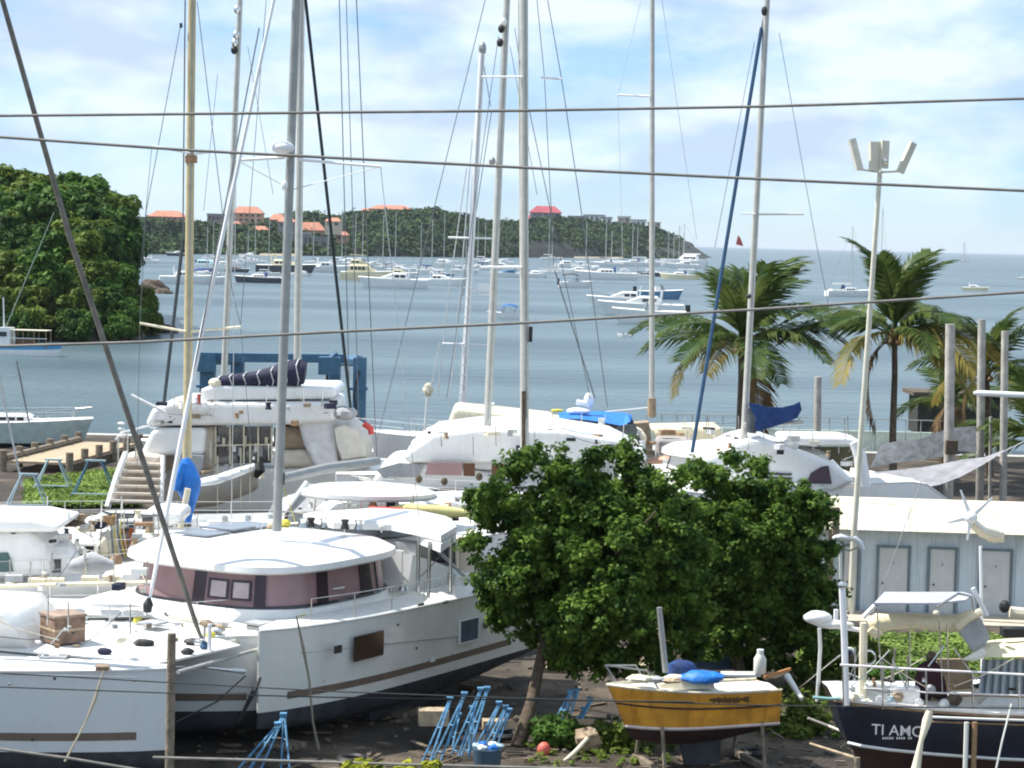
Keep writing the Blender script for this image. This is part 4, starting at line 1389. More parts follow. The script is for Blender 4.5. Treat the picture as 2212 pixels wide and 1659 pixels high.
# stern steps at the left
slab([(262, 985), (300, 978), (352, 985), (345, 1090), (238, 1090), (248, 1030)], FD - 1.5, 1.6, TEAKL, FC, "transom")
for k in range(6):
    y = 1002 + k * 16
    x0 = 268 - k * 5.5
    FC.part("stern_step", MB().box(U((x0 + 345) / 2, y, FD - 1.75 - k * .22), ((345 - x0) / F * FD, .45, .09)), TEAKL, local=False)
FC.part("stern_edge", MB().path([U(272, 978, FD - 1.7), U(252, 1030, FD - 2.3), U(232, 1096, FD - 3.0)], .14, 6), WHITE, local=False)
FC.part("stern_edge", MB().path([U(352, 985, FD - 1.6), U(348, 1095, FD - 2.9)], .10, 6), WHITE, local=False)
slab([(330, 925), (445, 925), (440, 985), (300, 985)], FD - .9, 2, WHITE, FC, "cockpit_side")
slab([(375, 980), (440, 985), (435, 1020), (382, 1022)], FD - 1.2, .5, GREYC, FC, "cockpit_locker")
FC.part("helm_pod", MB().ell(U(425, 880, FD - 1), (.5, .4, .35), 10, 7), WHITE, local=False)
FC.part("danger_flag", MB().box(U(430, 866, FD - 1.3), (.16, .05, .55)), REDP, local=False)
FC.part("rail", MB().path([U(250, 950, FD - 1.6), U(262, 935, FD - 1.6), U(330, 918, FD - 1.3)], .05, 6), MASTW, local=False)
for x, y0, y1 in ((255, 945, 1010), (293, 928, 990), (275, 935, 985)):
    FC.part("stanchion", MB().tube(U(x, y0, FD - 1.6), U(x, y1, FD - 1.6), .04, n=6), STEEL, local=False)
for x, y in ((262, 915), (263, 927), (262, 942)):
    FC.part("deck_light", MB().ell(U(x, y, FD - 1.7), (.16, .1, .07), 8, 5), WHITE, local=False)
FC.part("outrigger_spar", MB().tube(U(283, 853, FD - 1.2), U(357, 890, FD - 1.2), .07, n=6), MASTW, local=False)
# navy sail bag on the boom, fat end at the mast, lashed every half metre
pts = [(462, 824), (475, 824), (500, 822), (530, 820), (560, 817), (590, 812), (620, 806), (645, 804), (660, 806)]
rr = [.10, .22, .26, .28, .32, .40, .50, .56, .45]
FC.part("sail_bag", MB().path([U(x, y, FD - .3) for x, y in pts], rr, 12), NAVY, local=False, smooth=60)
for k, (x, y) in enumerate(pts[1:-1]):
    q_ = U(x, y, FD - .3)
    FC.part("lashing", MB().path([q_ + Vector((.06 * math.sin(a * 9), -math.cos(a) * (rr[k + 1] + .02), math.sin(a) * (rr[k + 1] + .02))) for a in np.linspace(0, 6.28, 13)], .025, 4), WIREL, local=False)
FC.part("boom", MB().tube(U(455, 832, FD - .2), U(650, 828, FD - .2), .13, n=8), CREAM, local=False)
FC.part("boom_end", MB().ell(U(466, 827, FD - .4), (.3, .25, .2), 8, 6), CREAM, local=False)
rig(FC, (642, 832), ext((642, 832), (651, 0), -30), FD - .2, .16, ALU, stays=(
    ((395, 520), (354, 872), .075, GREENF, FD + 2, FD, "furled_sail"), ((400, 0), (395, 520), .03, WIRE, FD, FD + 2),
    ((733, 0), (755, 870), .022), ((748, 0), (775, 900), .018)))
# grey inflatable on davits behind it
DG = T("inflatable_dinghy", "white-topped grey inflatable dinghy slung behind the flybridge catamaran", "dinghy", U(480, 1060, FD - 5))
tb = [U(x, y, FD - 4.4) for x, y in ((378, 1052), (420, 1050), (470, 1040), (520, 1022), (552, 1008))]
DG.part("tube", MB().path(tb, [.12, .24, .26, .24, .14], 10), MASTW, local=False, smooth=60)
DG.part("hull", MB().loft([[U(x, y + dy, FD - 4.4 + dz) for x, y in ((372, 1050), (400, 1050), (470, 1042), (545, 1014), (558, 1004))] for dy, dz in ((4, -.3), (38, .2), (50, 1.0), (12, 1.6))], False, False), GREYW, local=False, smooth=50)
DG.part("outboard", MB().path([U(560, 1000, FD - 4.6), U(562, 1015, FD - 4.7), U(553, 1030, FD - 4.6)], [.16, .2, .1], 8), RUBBER, local=False)
for x, y in ((470, 1045), (520, 1028), (540, 1020)):
    DG.part("fall_line", MB().tube(U(x, y - 60, FD - 4.6), U(x, y + 70, FD - 4.6), .025, n=5), CREAM, local=False)

# ---------------------------------------------------------------- buff masted sloop with hanging blue sail
BD = 72.0
bo = U(405, 1110, BD)


def mono(label, loc, rz, L_, B, fb, hm, cabz=.55, name="sailing_yacht", bot=ANTI, cabm=WHITE, group=None, winm=None, kl=1.2, trans=.75):
    t = T(name, label, "sailboat", loc, rz, group)
    h, rg = add_hull(t, L_, B, fb, .7, hm, bot, DECK, transom=trans)
    cabin(t, -L_ * .12, L_ * .24, B * .55, fb + .03, fb + cabz, cabm, nwin=4, winm=winm)
    t.part("cockpit_coaming", MB().loft([[(x, y * w_, z) for y, z in ((-1, fb), (-1, fb + .35), (-.8, fb + .38), (-.8, fb), (.8, fb), (.8, fb + .38), (1, fb + .35), (1, fb))] for x, w_ in ((-L_ * .13, B * .30), (-L_ * .4, B * .26))]), cabm)
    t.part("keel", MB().loft([[(L_ * .1, w_, -.5), (-L_ * .1, w_, -.5), (-L_ * .1, -w_, -.5), (L_ * .1, -w_, -.5)] if i == 0 else [(L_ * .05, w_, -kl - .3), (-L_ * .1, w_, -kl - .3), (-L_ * .1, -w_, -kl - .3), (L_ * .05, -w_, -kl - .3)] for i, w_ in enumerate((.14, .10))]), bot)
    rail(t, [rg[i][0] + Vector((0, -.05, .02)) for i in (1, 3, 5, 7, 9, 11)], .6, 1.8)
    rail(t, [rg[i][-1] + Vector((0, .05, .02)) for i in (1, 3, 5, 7, 9, 11)], .6, 1.8)
    t.part("pulpit", MB().path([rg[1][0] + Vector((0, 0, 0)), rg[1][0] + Vector((.1, 0, .6)), Vector((rg[0][0].x if hasattr(rg[0][0], 'x') else rg[0][0][0], 0, fb * 1.28 + .7)), rg[1][-1] + Vector((.1, 0, .6)), rg[1][-1] + Vector((0, 0, 0))] if False else [(L_ * .42, B * .2, fb * 1.2), (L_ * .44, B * .18, fb * 1.2 + .6), (L_ * .56, 0, fb * 1.28 + .65), (L_ * .44, -B * .18, fb * 1.2 + .6), (L_ * .42, -B * .2, fb * 1.2)], .022, 6), STEEL)
    t.part("pushpit", MB().path([(-L_ * .36, B * .38, fb), (-L_ * .38, B * .37, fb + .62), (-L_ * .5, B * .3, fb + .65), (-L_ * .5, -B * .3, fb + .65), (-L_ * .38, -B * .37, fb + .62), (-L_ * .36, -B * .38, fb)], .022, 6), STEEL)
    for k in range(3):
        t.part("winch", MB().path([(-L_ * (.18 + .07 * k), B * .28, fb + .35), (-L_ * (.18 + .07 * k), B * .28, fb + .52)], [.12, .09], 8), STEEL)
    t.fb, t.L = fb, L_
    return t


# rings hold tuples; make them vectors for the rails
_hr = hull_rings


def hull_rings(*a, **k):
    return [[Vector(p) for p in r] for r in _hr(*a, **k)]


BM = mono("white sloop with a buff mast and a blue sail bundled at its foot", (bo.x - 1.0, bo.y + .5, 1.6), math.radians(200), 11, 3.5, 1.2, WHITE)
rig(BM, (404, 990), ext((404, 990), (415, 0), -90), BD, .145, ALUY,
    spreaders=((328, 315, 412, 331, .04, MASTW), (418, 333, 465, 327, .04, MASTW), (302, 698, 402, 716, .045, CREAM), (412, 716, 520, 706, .045, CREAM)),
    stays=(((426, 5), (500, 620), .014), ((391, 50), (316, 455), .014), ((316, 455), (302, 698), .012), ((328, 315), (302, 600), .010), ((500, 620), (520, 706), .012), ((302, 700), (296, 1010), .010), ((520, 706), (545, 1000), .010), ((391, 50), (391, 60), .05, RUBBER)))
BM.part("mast_collar", MB().tube(U(413, 352, BD), U(413, 336, BD), .2, n=10), TEAK, local=False)
BM.part("blue_sail_bundle", MB().path([U(x, y, BD - .5) for x, y in ((400, 990), (404, 1010), (412, 1040), (408, 1062), (412, 1090), (406, 1128))], [.12, .28, .34, .36, .16, .10], 10), BLUET, local=False, smooth=60)
BM.part("blue_sail_fold", MB().path([U(x, y, BD - .7) for x, y in ((396, 1000), (386, 1040), (384, 1060))], [.1, .16, .12], 8), BLUET, local=False, smooth=60)
BM.part("cream_spar", MB().path([U(406, 1055, BD - .9), U(390, 1140, BD - .8)], .10, 8), CREAM, local=False)

# second mast behind: slim pale mast leaning left of the main one
SD = 80.0
so_ = U(483, 1010, SD)
SM = mono("sloop with a slim pale mast and small lights, behind the flybridge catamaran's stern", (so_.x - 1, so_.y + 22, 1.6), math.radians(185), 10, 3.2, 1.1, WHITE)
rig(SM, (481, 890), ext((485, 700), (518, 0), -60), 101, .15, ALU, spreaders=((496, 332, 530, 329, .03),), stays=(((575, 0), (520, 700), .016), ((470, 160), (440, 455), .012), ((535, 100), (590, 420), .012)))
for x, y in ((515, 20), (513, 75), (510, 92), (509, 108)):
    SM.part("mast_light", MB().ell(U(x - 3, y, 100.6), (.16, .16, .2), 8, 5), RUBBER if y == 108 else STEEL, local=False)

# ---------------------------------------------------------------- yachts packed between (left messy group)
YA = mono("white yacht bow-on at the left edge with a green-tinted side window", (*(U(20, 1290, 60).xy), 1.4), math.radians(12), 10.5, 3.6, 1.6, WHITE, 1.0, kl=.9)
slab([(-60, 1150), (60, 1146), (92, 1175), (110, 1245), (-60, 1250)], 58.5, 2.4, WHITE, YA, "wheelhouse")
hw_ = slab([(-10, 1195), (16, 1194), (24, 1210), (28, 1236), (-10, 1238)], 58.45, .06, mat("green_tint_window", (.04, .10, .10), .15), YA, "side_window")
slab([(-60, 1120), (62, 1122), (128, 1136), (120, 1150), (-60, 1150)], 58.2, 3.0, WHITE, YA, "wheelhouse_roof")
for k, (x, y, w_, h_, m_) in enumerate(((150, 1130, .9, .2, BARK), (185, 1140, .5, .25, CREAM), (215, 1135, .4, .2, NAVY), (130, 1190, .3, .3, NAVY), (145, 1205, .4, .35, WHITE), (170, 1200, .5, .5, WHITE), (185, 1215, 1.0, .35, GREYC), (225, 1190, .2, .8, CREAM), (205, 1120, .5, .15, WHITE), (250, 1215, .35, .5, TEAK), (90, 1128, .6, .2, CREAM))):
    YA.part("deck_locker" if k % 2 else "deck_bundle", MB().ell(U(x, y, 61 + (k % 3) * .6), (w_ / 2, .4, h_ / 2), 10, 6, .10, seed=k), m_, local=False)
YB = mono("white yacht with an orange hatch board and a tangle of deck gear at centre left", (*(U(190, 1200, 65).xy), 1.4), math.radians(8), 11, 3.5, 1.5, WHITE, .7, kl=.9)
slab([(262, 1142), (291, 1142), (291, 1198), (264, 1200)], 63.0, .15, ORANGE, YB, "companionway_board")
slab([(215, 1150), (262, 1142), (262, 1200), (215, 1215)], 63.1, 1.2, WHITE, YB, "cabin_back")
YB.part("canvas_awning", MB().loft([[U(x, y, D) for x, y in ((212, 1100), (260, 1096), (330, 1102), (366, 1112))] for D, in ((62.6,), (64.8,))], False, False), GREYC, local=False)
YB.part("awning_valance", MB().loft([[U(x, y, 62.6) for x, y in ((212, 1100), (240, 1108), (300, 1110), (366, 1112))], [U(x, y, 62.5) for x, y in ((220, 1106), (250, 1122), (290, 1120), (366, 1114))]], False, False), DGREYC, local=False)
for x in (218, 250, 290, 332, 362):
    YB.part("awning_post", MB().tube(U(x, 1102, 62.7), U(x, 1200, 62.7), .022, n=5), STEEL, local=False)
for k in range(8):
    x = 232 + k * 6
    YB.part("hanging_rope", MB().path([U(x, 1110, 62.5), U(x + 3 * math.sin(k), 1150, 62.4), U(x + 8, 1205, 62.4)], .022, 5), (CREAM, WIRE, YEL)[k % 3], local=False)
slab([(300, 1150), (390, 1135), (398, 1105), (340, 1100), (298, 1110)], 67, 2, WHITE, YB, "deckhouse")
slab([(306, 1118), (330, 1114), (330, 1140), (308, 1144)], 66.95, .05, GLASS, YB, "deckhouse_window")
YB.part("person_like_cover", MB().ell(U(307, 1190, 62), (.16, .16, .4), 8, 6), RUBBER, local=False) if False else None
YC = mono("long white yacht with cream toe rail lying behind the left catamaran", (*(U(170, 1320, 56).xy), 1.2), math.radians(3), 12, 3.6, 1.35, WHITE, .5, kl=.8)
YC.part("toe_rail", MB().path([U(-40, 1268, 55), U(150, 1262, 55), U(330, 1258, 55)], .06, 6), CREAM, local=False)
YC.part("sail_cover", MB().path([U(150, 1225, 56), U(200, 1216, 56), U(245, 1222, 56)], [.15, .3, .12], 9), GREYC, local=False, smooth=60)
for k, (x, y, m_) in enumerate(((80, 1262, CREAM), (120, 1262, CREAM), (195, 1258, CREAM), (240, 1256, CREAM), (285, 1252, WHITE), (302, 1240, WHITE), (30, 1255, GREYC))):
    YC.part("fender", MB().box(U(x, y - 6, 55.2), (.42, .3, .16), .1), m_, local=False)
YD = mono("pale blue-grey sloop moored at far left beside the brown jetty", (*(U(10, 1010, 128).xy), .3), math.radians(5), 9, 3, 1.1, mat("pale_sage_paint", (.42, .52, .50), .4), .5, kl=.8)
slab([(-40, 962), (30, 955), (68, 968), (78, 1012), (-40, 1016)], 127, 2.5, mat("sage_cabin", (.45, .55, .52), .4), YD, "cabin_side")
rig(YD, (75, 975), (36, 780), 127, .05, WIRE, name="topping_spar")
rig(YD, (48, 1050), (-10, 780), 100, .05, WIREL, name="pale_stay")

# fishing boat in the channel at far left
fb_ = G(55, 768, SEAZ)
FB = T("fishing_boat", "blue and white wooden fishing boat moored below the left headland", "boat", fb_, math.radians(-5))
h, rg = add_hull(FB, 7.6, 2.4, .95, .4, WHITE, ANTI, DECK, transom=.85, bow_over=.02)
FB.part("blue_sheer_band", MB().loft([[r[-1] + Vector((0, -.02, 0)), r[-2] + Vector((0, -.03, .12))] for r in rg], False, False), mat("fishing_boat_blue", (.06, .30, .55), .5), h)
FB.part("wheelhouse", MB().loft([[(-2.9, -1, .9), (-2.9, 1, .9), (-2.9, .9, 3.0), (-2.9, -.9, 3.0)], [(-1.4, -1, .9), (-1.4, 1, .9), (-1.5, .9, 3.0), (-1.5, -.9, 3.0)]]), WHITE)
FB.part("wheelhouse_window", MB().box((-2.2, -1.0, 2.3), (.8, .08, .5)), GLASS)
FB.part("canopy_roof", MB().box((.6, 0, 2.75), (4.0, 2.0, .08)), CREAM)
FB.part("lower_shelf", MB().box((.6, -.9, 1.9), (4.0, .1, .08)), WHITE)
for x in (-1.2, 0, 1.2, 2.5):
    for y in (-.9, .9):
        FB.part("canopy_post", MB().tube((x, y, .8), (x, y, 2.75), .05, n=5), TEAK)
FB.part("net_heap", MB().ell((0, 0, 1.3), (1.2, .8, .6), 10, 6, .15, seed=2), mat("brown_net", (.16, .10, .06), .9))
FB.part("derrick", MB().tube((-2.2, 0, 3.0), (3.0, 0, 15.5), .07, .05, 6), mat("rope_green_grey", (.25, .32, .26), .8))
FB.part("mast", MB().tube((-2.4, 0, 3), (-2.5, 0, 6.2), .08, n=6), MASTW)

# jetty
jt = [G(x, y, .5) for x, y in ((78, 1000), (235, 958))]
JT = T("jetty", "brown timber jetty reaching out over the water at the left", "jetty", (jt[0].x, jt[0].y, 0))
dv = (jt[1] - jt[0])
nrm_ = Vector((-dv.y, dv.x, 0)).normalized()
pl = MB().box((0, 0, 0), (dv.length / 22 * .92, 3.2, .12), math.atan2(dv.y, dv.x))
JT.many("plank", pl, WOODL, [Matrix.Translation(jt[0] - JT.o.location + dv * ((k + .5) / 22)) for k in range(22)])
JT.part("beam", MB().tube(jt[0] + nrm_ * 1.7 + Vector((0, 0, .2)), jt[1] + nrm_ * 1.7 + Vector((0, 0, .2)), .18, n=6), WOOD, local=False)
JT.part("fascia", MB().prism([jt[0] - nrm_ * 1.7 + Vector((0, 0, -.05)), jt[1] - nrm_ * 1.7 + Vector((0, 0, -.05)), jt[1] - nrm_ * 1.7 - Vector((0, 0, 1.3)), jt[0] - nrm_ * 1.7 - Vector((0, 0, 1.3))], -nrm_ * .1), BARK, local=False)
JT.many("pile", MB().tube((0, 0, -2), (0, 0, 1.0), .2, n=8), WOOD, [Matrix.Translation(jt[0] - JT.o.location + dv * (k / 5) + nrm_ * s * 1.8 + Vector((0, 0, -.4))) for k in range(6) for s in (1, -1)])
# grass bank, left, and lawn, right
def grass_patch(name, label, px_pts, z, n, size, seed):
    rs = np.random.RandomState(seed)
    pts = [G(x, y, z) for x, y in px_pts]
    xs, ys = [p.x for p in pts], [p.y for p in pts]
    def inside(x, y):
        c = False
        for (a, b_), (c_, d_) in zip(zip(xs, ys), list(zip(xs, ys))[1:] + [(xs[0], ys[0])]):
            if (b_ > y) != (d_ > y) and x < (c_ - a) * (y - b_) / (d_ - b_) + a:
                c = not c
        return c
    cl = []
    while len(cl) < n:
        x, y = rs.uniform(min(xs), max(xs)), rs.uniform(min(ys), max(ys))
        if inside(x, y):
            cl.append((x, y, z + .06 + .1 * mnoise.noise(Vector((x * .6, y * .6, 5))), rs.uniform(.12, .36)))
    me = leaf_mesh(name, cl, 9, size, GRASS, seed, up=1.2, squash=.5, shell=.2)
    o = bpy.data.objects.new(name, me)
    sc.collection.objects.link(o)
    setp(o, label, "grass", kind="stuff")
grass_patch("grass", "bright green grass bank between the jetty and the left yachts", ((60, 1040), (250, 1015), (300, 1090), (60, 1095)), .12, 5200, .12, 4)
grass_patch("grass", "green lawn strip behind the navy sailboat's cockpit", ((1730, 1375), (2160, 1378), (2200, 1455), (1730, 1460)), .12, 4200, .10, 5)

# blue-grey trestles on the grass at left
for k, (x, y, s_, lb) in enumerate(((115, 1040, 1.6, "pale blue steel trestle on the grass, nearest the sage sloop"), (205, 1058, 1.9, "dark blue covered stand on the grass next to the stern steps"), (60, 1082, 1.7, "grey-blue trestle at the bottom of the grass bank, far left"))):
    g_ = G(x, y + 25, 0)
    t = T("boat_trestle", lb, "trestle", g_)
    for sx in (-1, 1):
        for sy in (-1, 1):
            t.part("leg", MB().tube((sx * s_ * .6, sy * .5, 0), (sx * s_ * .15, sy * .1, s_), .04, n=5), TRAVEL if k == 1 else LIGHTBLUE)
    t.part("top_beam", MB().box((0, 0, s_), (s_ * .5, .2, .08)), LIGHTBLUE)
    t.part("brace", MB().tube((-s_ * .5, -.45, .4), (s_ * .5, -.45, .4), .04, n=5), LIGHTBLUE)
# ---------------------------------------------------------------- travel lift
TD = 116.0
TL = T("travel_lift", "blue steel travel lift straddling the dock behind the flybridge catamaran", "boat hoist", G(610, 1010, 0))
for (x, y0, y1, D, w_) in ((448, 768, 1000, TD, .75), (776, 772, 1000, TD - 3, .65), (722, 768, 1000, TD + 6, .6), (512, 775, 1000, TD + 8, .7)):
    a, b_ = U(x, y0, D), U(x, y1, D)
    lg = TL.part("leg", MB().box(((a.x + b_.x) / 2, D, a.z / 2), (w_, w_, a.z)), TRAVEL, local=False)
    TL.part("wheel", MB().path([(b_.x - .3, D - .45, .75), (b_.x + .3, D - .45, .75)], .75, 14), RUBBER, lg, local=False)
    TL.part("flange", MB().box((a.x, D, a.z - 1.6), (w_ + .25, w_ + .25, .12)), TRAVEL, lg, local=False)
TL.part("top_beam", MB().prism([U(428, 762, TD), U(742, 766, TD), U(742, 784, TD), U(428, 782, TD)], (0, .6, 0)), TRAVEL, local=False)
TL.part("top_beam", MB().prism([U(505, 766, TD + 8), U(735, 766, TD + 8), U(735, 782, TD + 8), U(505, 782, TD + 8)], (0, .6, 0)), TRAVEL, local=False)
TL.part("side_beam", MB().path([U(776, 780, TD - 3), U(722, 778, TD + 6)], .3, 6), TRAVEL, local=False)
TL.part("side_beam", MB().path([U(448, 775, TD), U(512, 778, TD + 8)], .3, 6), TRAVEL, local=False)
TL.part("diagonal_brace", MB().tube(U(690, 795, TD - 2), U(728, 762, TD - 2), .16, n=6), TRAVEL, local=False)
TL.part("winch_box", MB().box(U(712, 790, TD - 2), (1.1, .8, .9)), TRAVEL, local=False)
TL.part("winch_box", MB().box(U(445, 782, TD - .6), (1.0, .6, 1.0)), TRAVEL, local=False)
TL.part("sling", MB().tube(U(707, 800, TD), U(704, 1000, TD), .08, n=5), RUBBER, local=False)
TL.part("hose", MB().path([U(776, 800, TD - 3.5), U(764, 850, TD - 3.6), U(775, 930, TD - 3.5)], .06, 5), RUBBER, local=False)

# ---------------------------------------------------------------- boat behind the middle one, with oval bimini
C5 = catamaran("white catamaran with an oval bimini and kayaks on deck, just behind the middle one", (-3.9, 72.5, 1.2), math.radians(-121), 11.5, 3.0, 1.7, 1.9, hm=WHITE, cab=(1.2, 0, 2.6, 2.3, 1.95, 2.6, 3.15), winm=mat("grey_windscreen", (.25, .27, .28), .2))
N = 26
rg_ = []
for a_e, z in ((1, 0), (1, .12), (.8, .3), (.35, .42)):
    rg_.append([U(797 + 146 * a_e * math.cos(2 * math.pi * k / N), 1072, 68 + 1.4 * a_e * math.sin(2 * math.pi * k / N)) * 1.0 for k in range(N)])
for rgx, z in zip(rg_, (0, .12, .28, .36)):
    for p in rgx:
        p.z = 4.62 + z
C5.part("bimini", MB().loft(rg_), WHITE, local=False, smooth=40)
for x in (682, 752, 832, 893):
    for dd_ in (-.9, .9):
        C5.part("bimini_post", MB().tube(U(x, 1078, 68 + dd_), U(x - 8, 1150, 68 + dd_), .028, n=6), STEEL, local=False)
C5.part("bimini_edge", MB().path([p + Vector((0, 0, -.02)) for p in rg_[0]] + [rg_[0][0]], .035, 5), ALUG, local=False)
C5.part("sloping_windscreen", MB().prism([U(620, 1104, 69), U(665, 1045, 70), U(720, 1050, 70), U(690, 1106, 69)], (0, .1, 0)), GREYC, local=False)
C5.part("windscreen_edge", MB().tube(U(615, 1106, 68.9), U(662, 1042, 69.9), .08, n=6), WHITE, local=False)
K1 = MB().path([U(x, y, 66.2) for x, y in ((776, 1112), (800, 1108), (860, 1112), (925, 1118))], [.05, .2, .22, .06], 9)
solo("kayak", "red kayak lying on deck under the oval bimini", "kayak", K1, REDP, smooth=60)
K2 = MB().path([U(x, y, 66.8) for x, y in ((840, 1098), (880, 1100), (960, 1106), (1040, 1112))], [.05, .18, .2, .05], 9)
solo("kayak", "yellow and white kayak lying behind the red one", "kayak", K2, mat("pale_yellow_plastic", (.65, .60, .25), .4), smooth=60)
for x, y, m_ in ((785, 1000, TEAK), (960, 1040, BARK), (905, 1035, BARK), (1035, 1030, BARK)):
    C5.part("turning_block", MB().ell(U(x, y, 74), (.12, .1, .14), 8, 6), m_, local=False)

# ---------------------------------------------------------------- large white catamaran with brown windows (behind the green tree)
C6 = catamaran("broad white catamaran with orange-brown windows behind the larger green tree", (1.0, 87.0, 1.2), math.radians(-155), 14, 3.6, 1.9, 1.9, hm=WHITE, cab=(.5, 0, 3.6, 2.9, 2.0, 2.7, 3.4), winm=WHITE)
slab([(925, 1000), (998, 1000), (998, 1027), (918, 1026)], 82.2, .1, PINK, C6, "windscreen")
slab([(1001, 1001), (1026, 1001), (1026, 1029), (1001, 1028)], 82.2, .1, BROWNW, C6, "side_window")
slab([(1062, 1001), (1092, 1002), (1092, 1030), (1062, 1030)], 82.2, .1, BROWNW, C6, "side_window")
slab([(870, 985), (935, 940), (1030, 928), (1200, 930), (1330, 950), (1400, 985), (1395, 1000), (880, 1000)], 82.6, 6.5, WHITE, C6, "deckhouse_roof")
slab([(800, 1040), (835, 1005), (918, 1000), (1100, 1028), (1100, 1060), (820, 1062)], 83, 6, WHITE, C6, "deckhouse")
slab([(812, 1014), (862, 1000), (915, 1003), (905, 1030), (830, 1034)], 82.9, .1, GREYC, C6, "front_cover")
slab([(980, 880), (1200, 905), (1200, 935), (960, 932)], 95, 4, CREAM, C6, "aft_targa")
rig(C6, (1050, 972), ext((1050, 972), (1095, 0), -60), 84.5, .15, ALU,
    spreaders=((1062, 350, 1085, 352, .04),), stays=(((1048, 0), (815, 950), .016), ((1077, 78), (965, 860), .014), ((1143, 236), (1275, 862), .016), ((1102, 100), (1160, 420), .012)))
for x, y, m_ in ((1088, 48, WHITE), (1083, 62, RUBBER), (1080, 92, RUBBER), (1063, 348, ALUG)):
    C6.part("mast_fitting", MB().ell(U(x, y, 84.2), (.13, .13, .17), 8, 5), m_, local=False)
C7 = mono("white sloop with a thick pale mast standing right behind the larger green tree", (*(U(1150, 1000, 80).xy), 1.6), math.radians(170), 12, 3.8, 1.2, WHITE)
rig(C7, (1133, 975), (1132, -140), 80, .165, ALU,
    spreaders=((1040, 166, 1130, 166, .04, MASTW), (1168, 167, 1213, 171, .045, MASTW), (1037, 577, 1128, 577, .045, MASTW), (1165, 580, 1212, 583, .05, MASTW)),
    stays=(((1160, 0), (1176, 166), .014), ((1176, 166), (1197, 580), .014), ((1197, 580), (1285, 860), .024), ((1183, 0), (1213, 170), .016), ((1213, 170), (1256, 458), .016), ((1256, 458), (1312, 880), .016), ((1112, 60), (1128, 170), .012), ((1120, 0), (1127, 960), .025, CREAM)))
C7.part("dark_sleeve", MB().tube(U(1131, 845, 79.7), U(1131, 975, 79.7), .07, n=6), BARK, local=False)
C7.part("mast_winch", MB().box(U(1146, 722, 79.8), (.14, .2, .55)), RUBBER, local=False)
C8 = mono("white sloop with a stepped white mast on the far side of the yard", (*(U(1000, 950, 112).xy), 1.2), math.radians(175), 11, 3.4, 1.3, WHITE)
rig(C8, (998, 896), (1042, 100), 110, .17, MASTW,
    spreaders=((968, 513, 1062, 515, .055), (955, 742, 1002, 743, .05), (1002, 743, 1055, 745, .03), (1036, 578, 1090, 576, .03), (1010, 632, 1052, 622, .05)),
    stays=(((1008, 363), (968, 640), .03, WIREL), ((968, 640), (945, 860), .03, WIREL), ((1020, 300), (993, 640), .03, WIREL), ((993, 640), (970, 880), .03, WIREL), ((1045, 140), (1060, 230), .02), ((1062, 240), (1000, 640), .02), ((900, 1000), (950, 740), .03, WIREL)))
for k in range(13):
    y = 600 + k * 21
    x = 998 + (896 - y) * .0553
    C8.part("mast_step", MB().box(U(x - 5, y, 109.7), (.3, .05, .05)), MASTW, local=False)
C8.part("masthead_unit", MB().ell(U(1042, 105, 110), (.2, .2, .35), 8, 6), ALUG, local=False)
C8.part("radar", MB().box(U(1048, 622, 109.6), (.7, .5, .35)), MASTW, local=False)
C8.part("radar_mount", MB().box(U(1046, 636, 109.6), (.5, .4, .12)), MASTW, local=False)
C8.part("wind_vane", MB().ell(U(925, 842, 108), (.25, .2, .35), 8, 6, .15, seed=1), CREAM, local=False)
C8.part("vane_post", MB().tube(U(923, 855, 108), U(918, 930, 108), .06, n=6), MASTW, local=False)
C8.part("deck_spar", MB().tube(U(1000, 905, 107), U(1068, 872, 107), .08, n=6), MASTW, local=False)

# boat with the blue tarp
C9 = mono("yacht under a bright blue tarpaulin beyond the larger green tree", (*(U(1290, 985, 98).xy), 1.3), math.radians(190), 10, 3.3, 1.3, WHITE)
slab([(1160, 905), (1330, 912), (1400, 940), (1390, 985), (1150, 985)], 97, 3, CREAM, C9, "cabin_side")
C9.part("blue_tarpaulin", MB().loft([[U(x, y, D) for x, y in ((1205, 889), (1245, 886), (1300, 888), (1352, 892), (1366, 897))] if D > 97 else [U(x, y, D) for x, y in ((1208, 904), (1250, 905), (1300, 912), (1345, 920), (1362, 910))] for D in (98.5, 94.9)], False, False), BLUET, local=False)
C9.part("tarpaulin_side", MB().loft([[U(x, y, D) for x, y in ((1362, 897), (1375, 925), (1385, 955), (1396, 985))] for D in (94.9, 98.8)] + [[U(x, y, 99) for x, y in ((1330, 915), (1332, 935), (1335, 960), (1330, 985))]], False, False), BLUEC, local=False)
slab([(1332, 920), (1372, 915), (1392, 975), (1335, 982)], 94.95, .1, DGREYC, C9, "dark_curtain")
slab([(1262, 912), (1330, 922), (1330, 945), (1262, 935)], 96.5, .2, GLASS, C9, "opening_shade_panel")  # dark panel stands in for the shade inside an opening
slab([(1188, 912), (1206, 912), (1206, 930), (1188, 930)], 96.6, .2, RUBBER, C9, "open_hatch")
C9.part("radome", MB().ell(U(1250, 888, 97), (.55, .4, .16), 12, 7), MASTW, local=False)
C9.part("satellite_dome", MB().ell(U(1272, 865, 97), (.22, .2, .35), 10, 7), MASTW, local=False)
C9.part("antenna_arm", MB().tube(U(1245, 868, 97), U(1268, 872, 97), .12, n=6), MASTW, local=False)
C9.part("life_buoy", MB().ell(U(1182, 940, 96.4), (.2, .1, .15), 8, 5), mat("orange_plastic", (.8, .3, .05), .5), local=False)
C9.part("life_buoy", MB().ell(U(1204, 887, 97), (.3, .1, .08), 8, 5), YEL, local=False)
C9.part("grey_dinghy", MB().path([U(1195, 928, 96), U(1240, 926, 96), U(1290, 940, 96)], [.1, .2, .2], 8), GREYW, local=False, smooth=50)
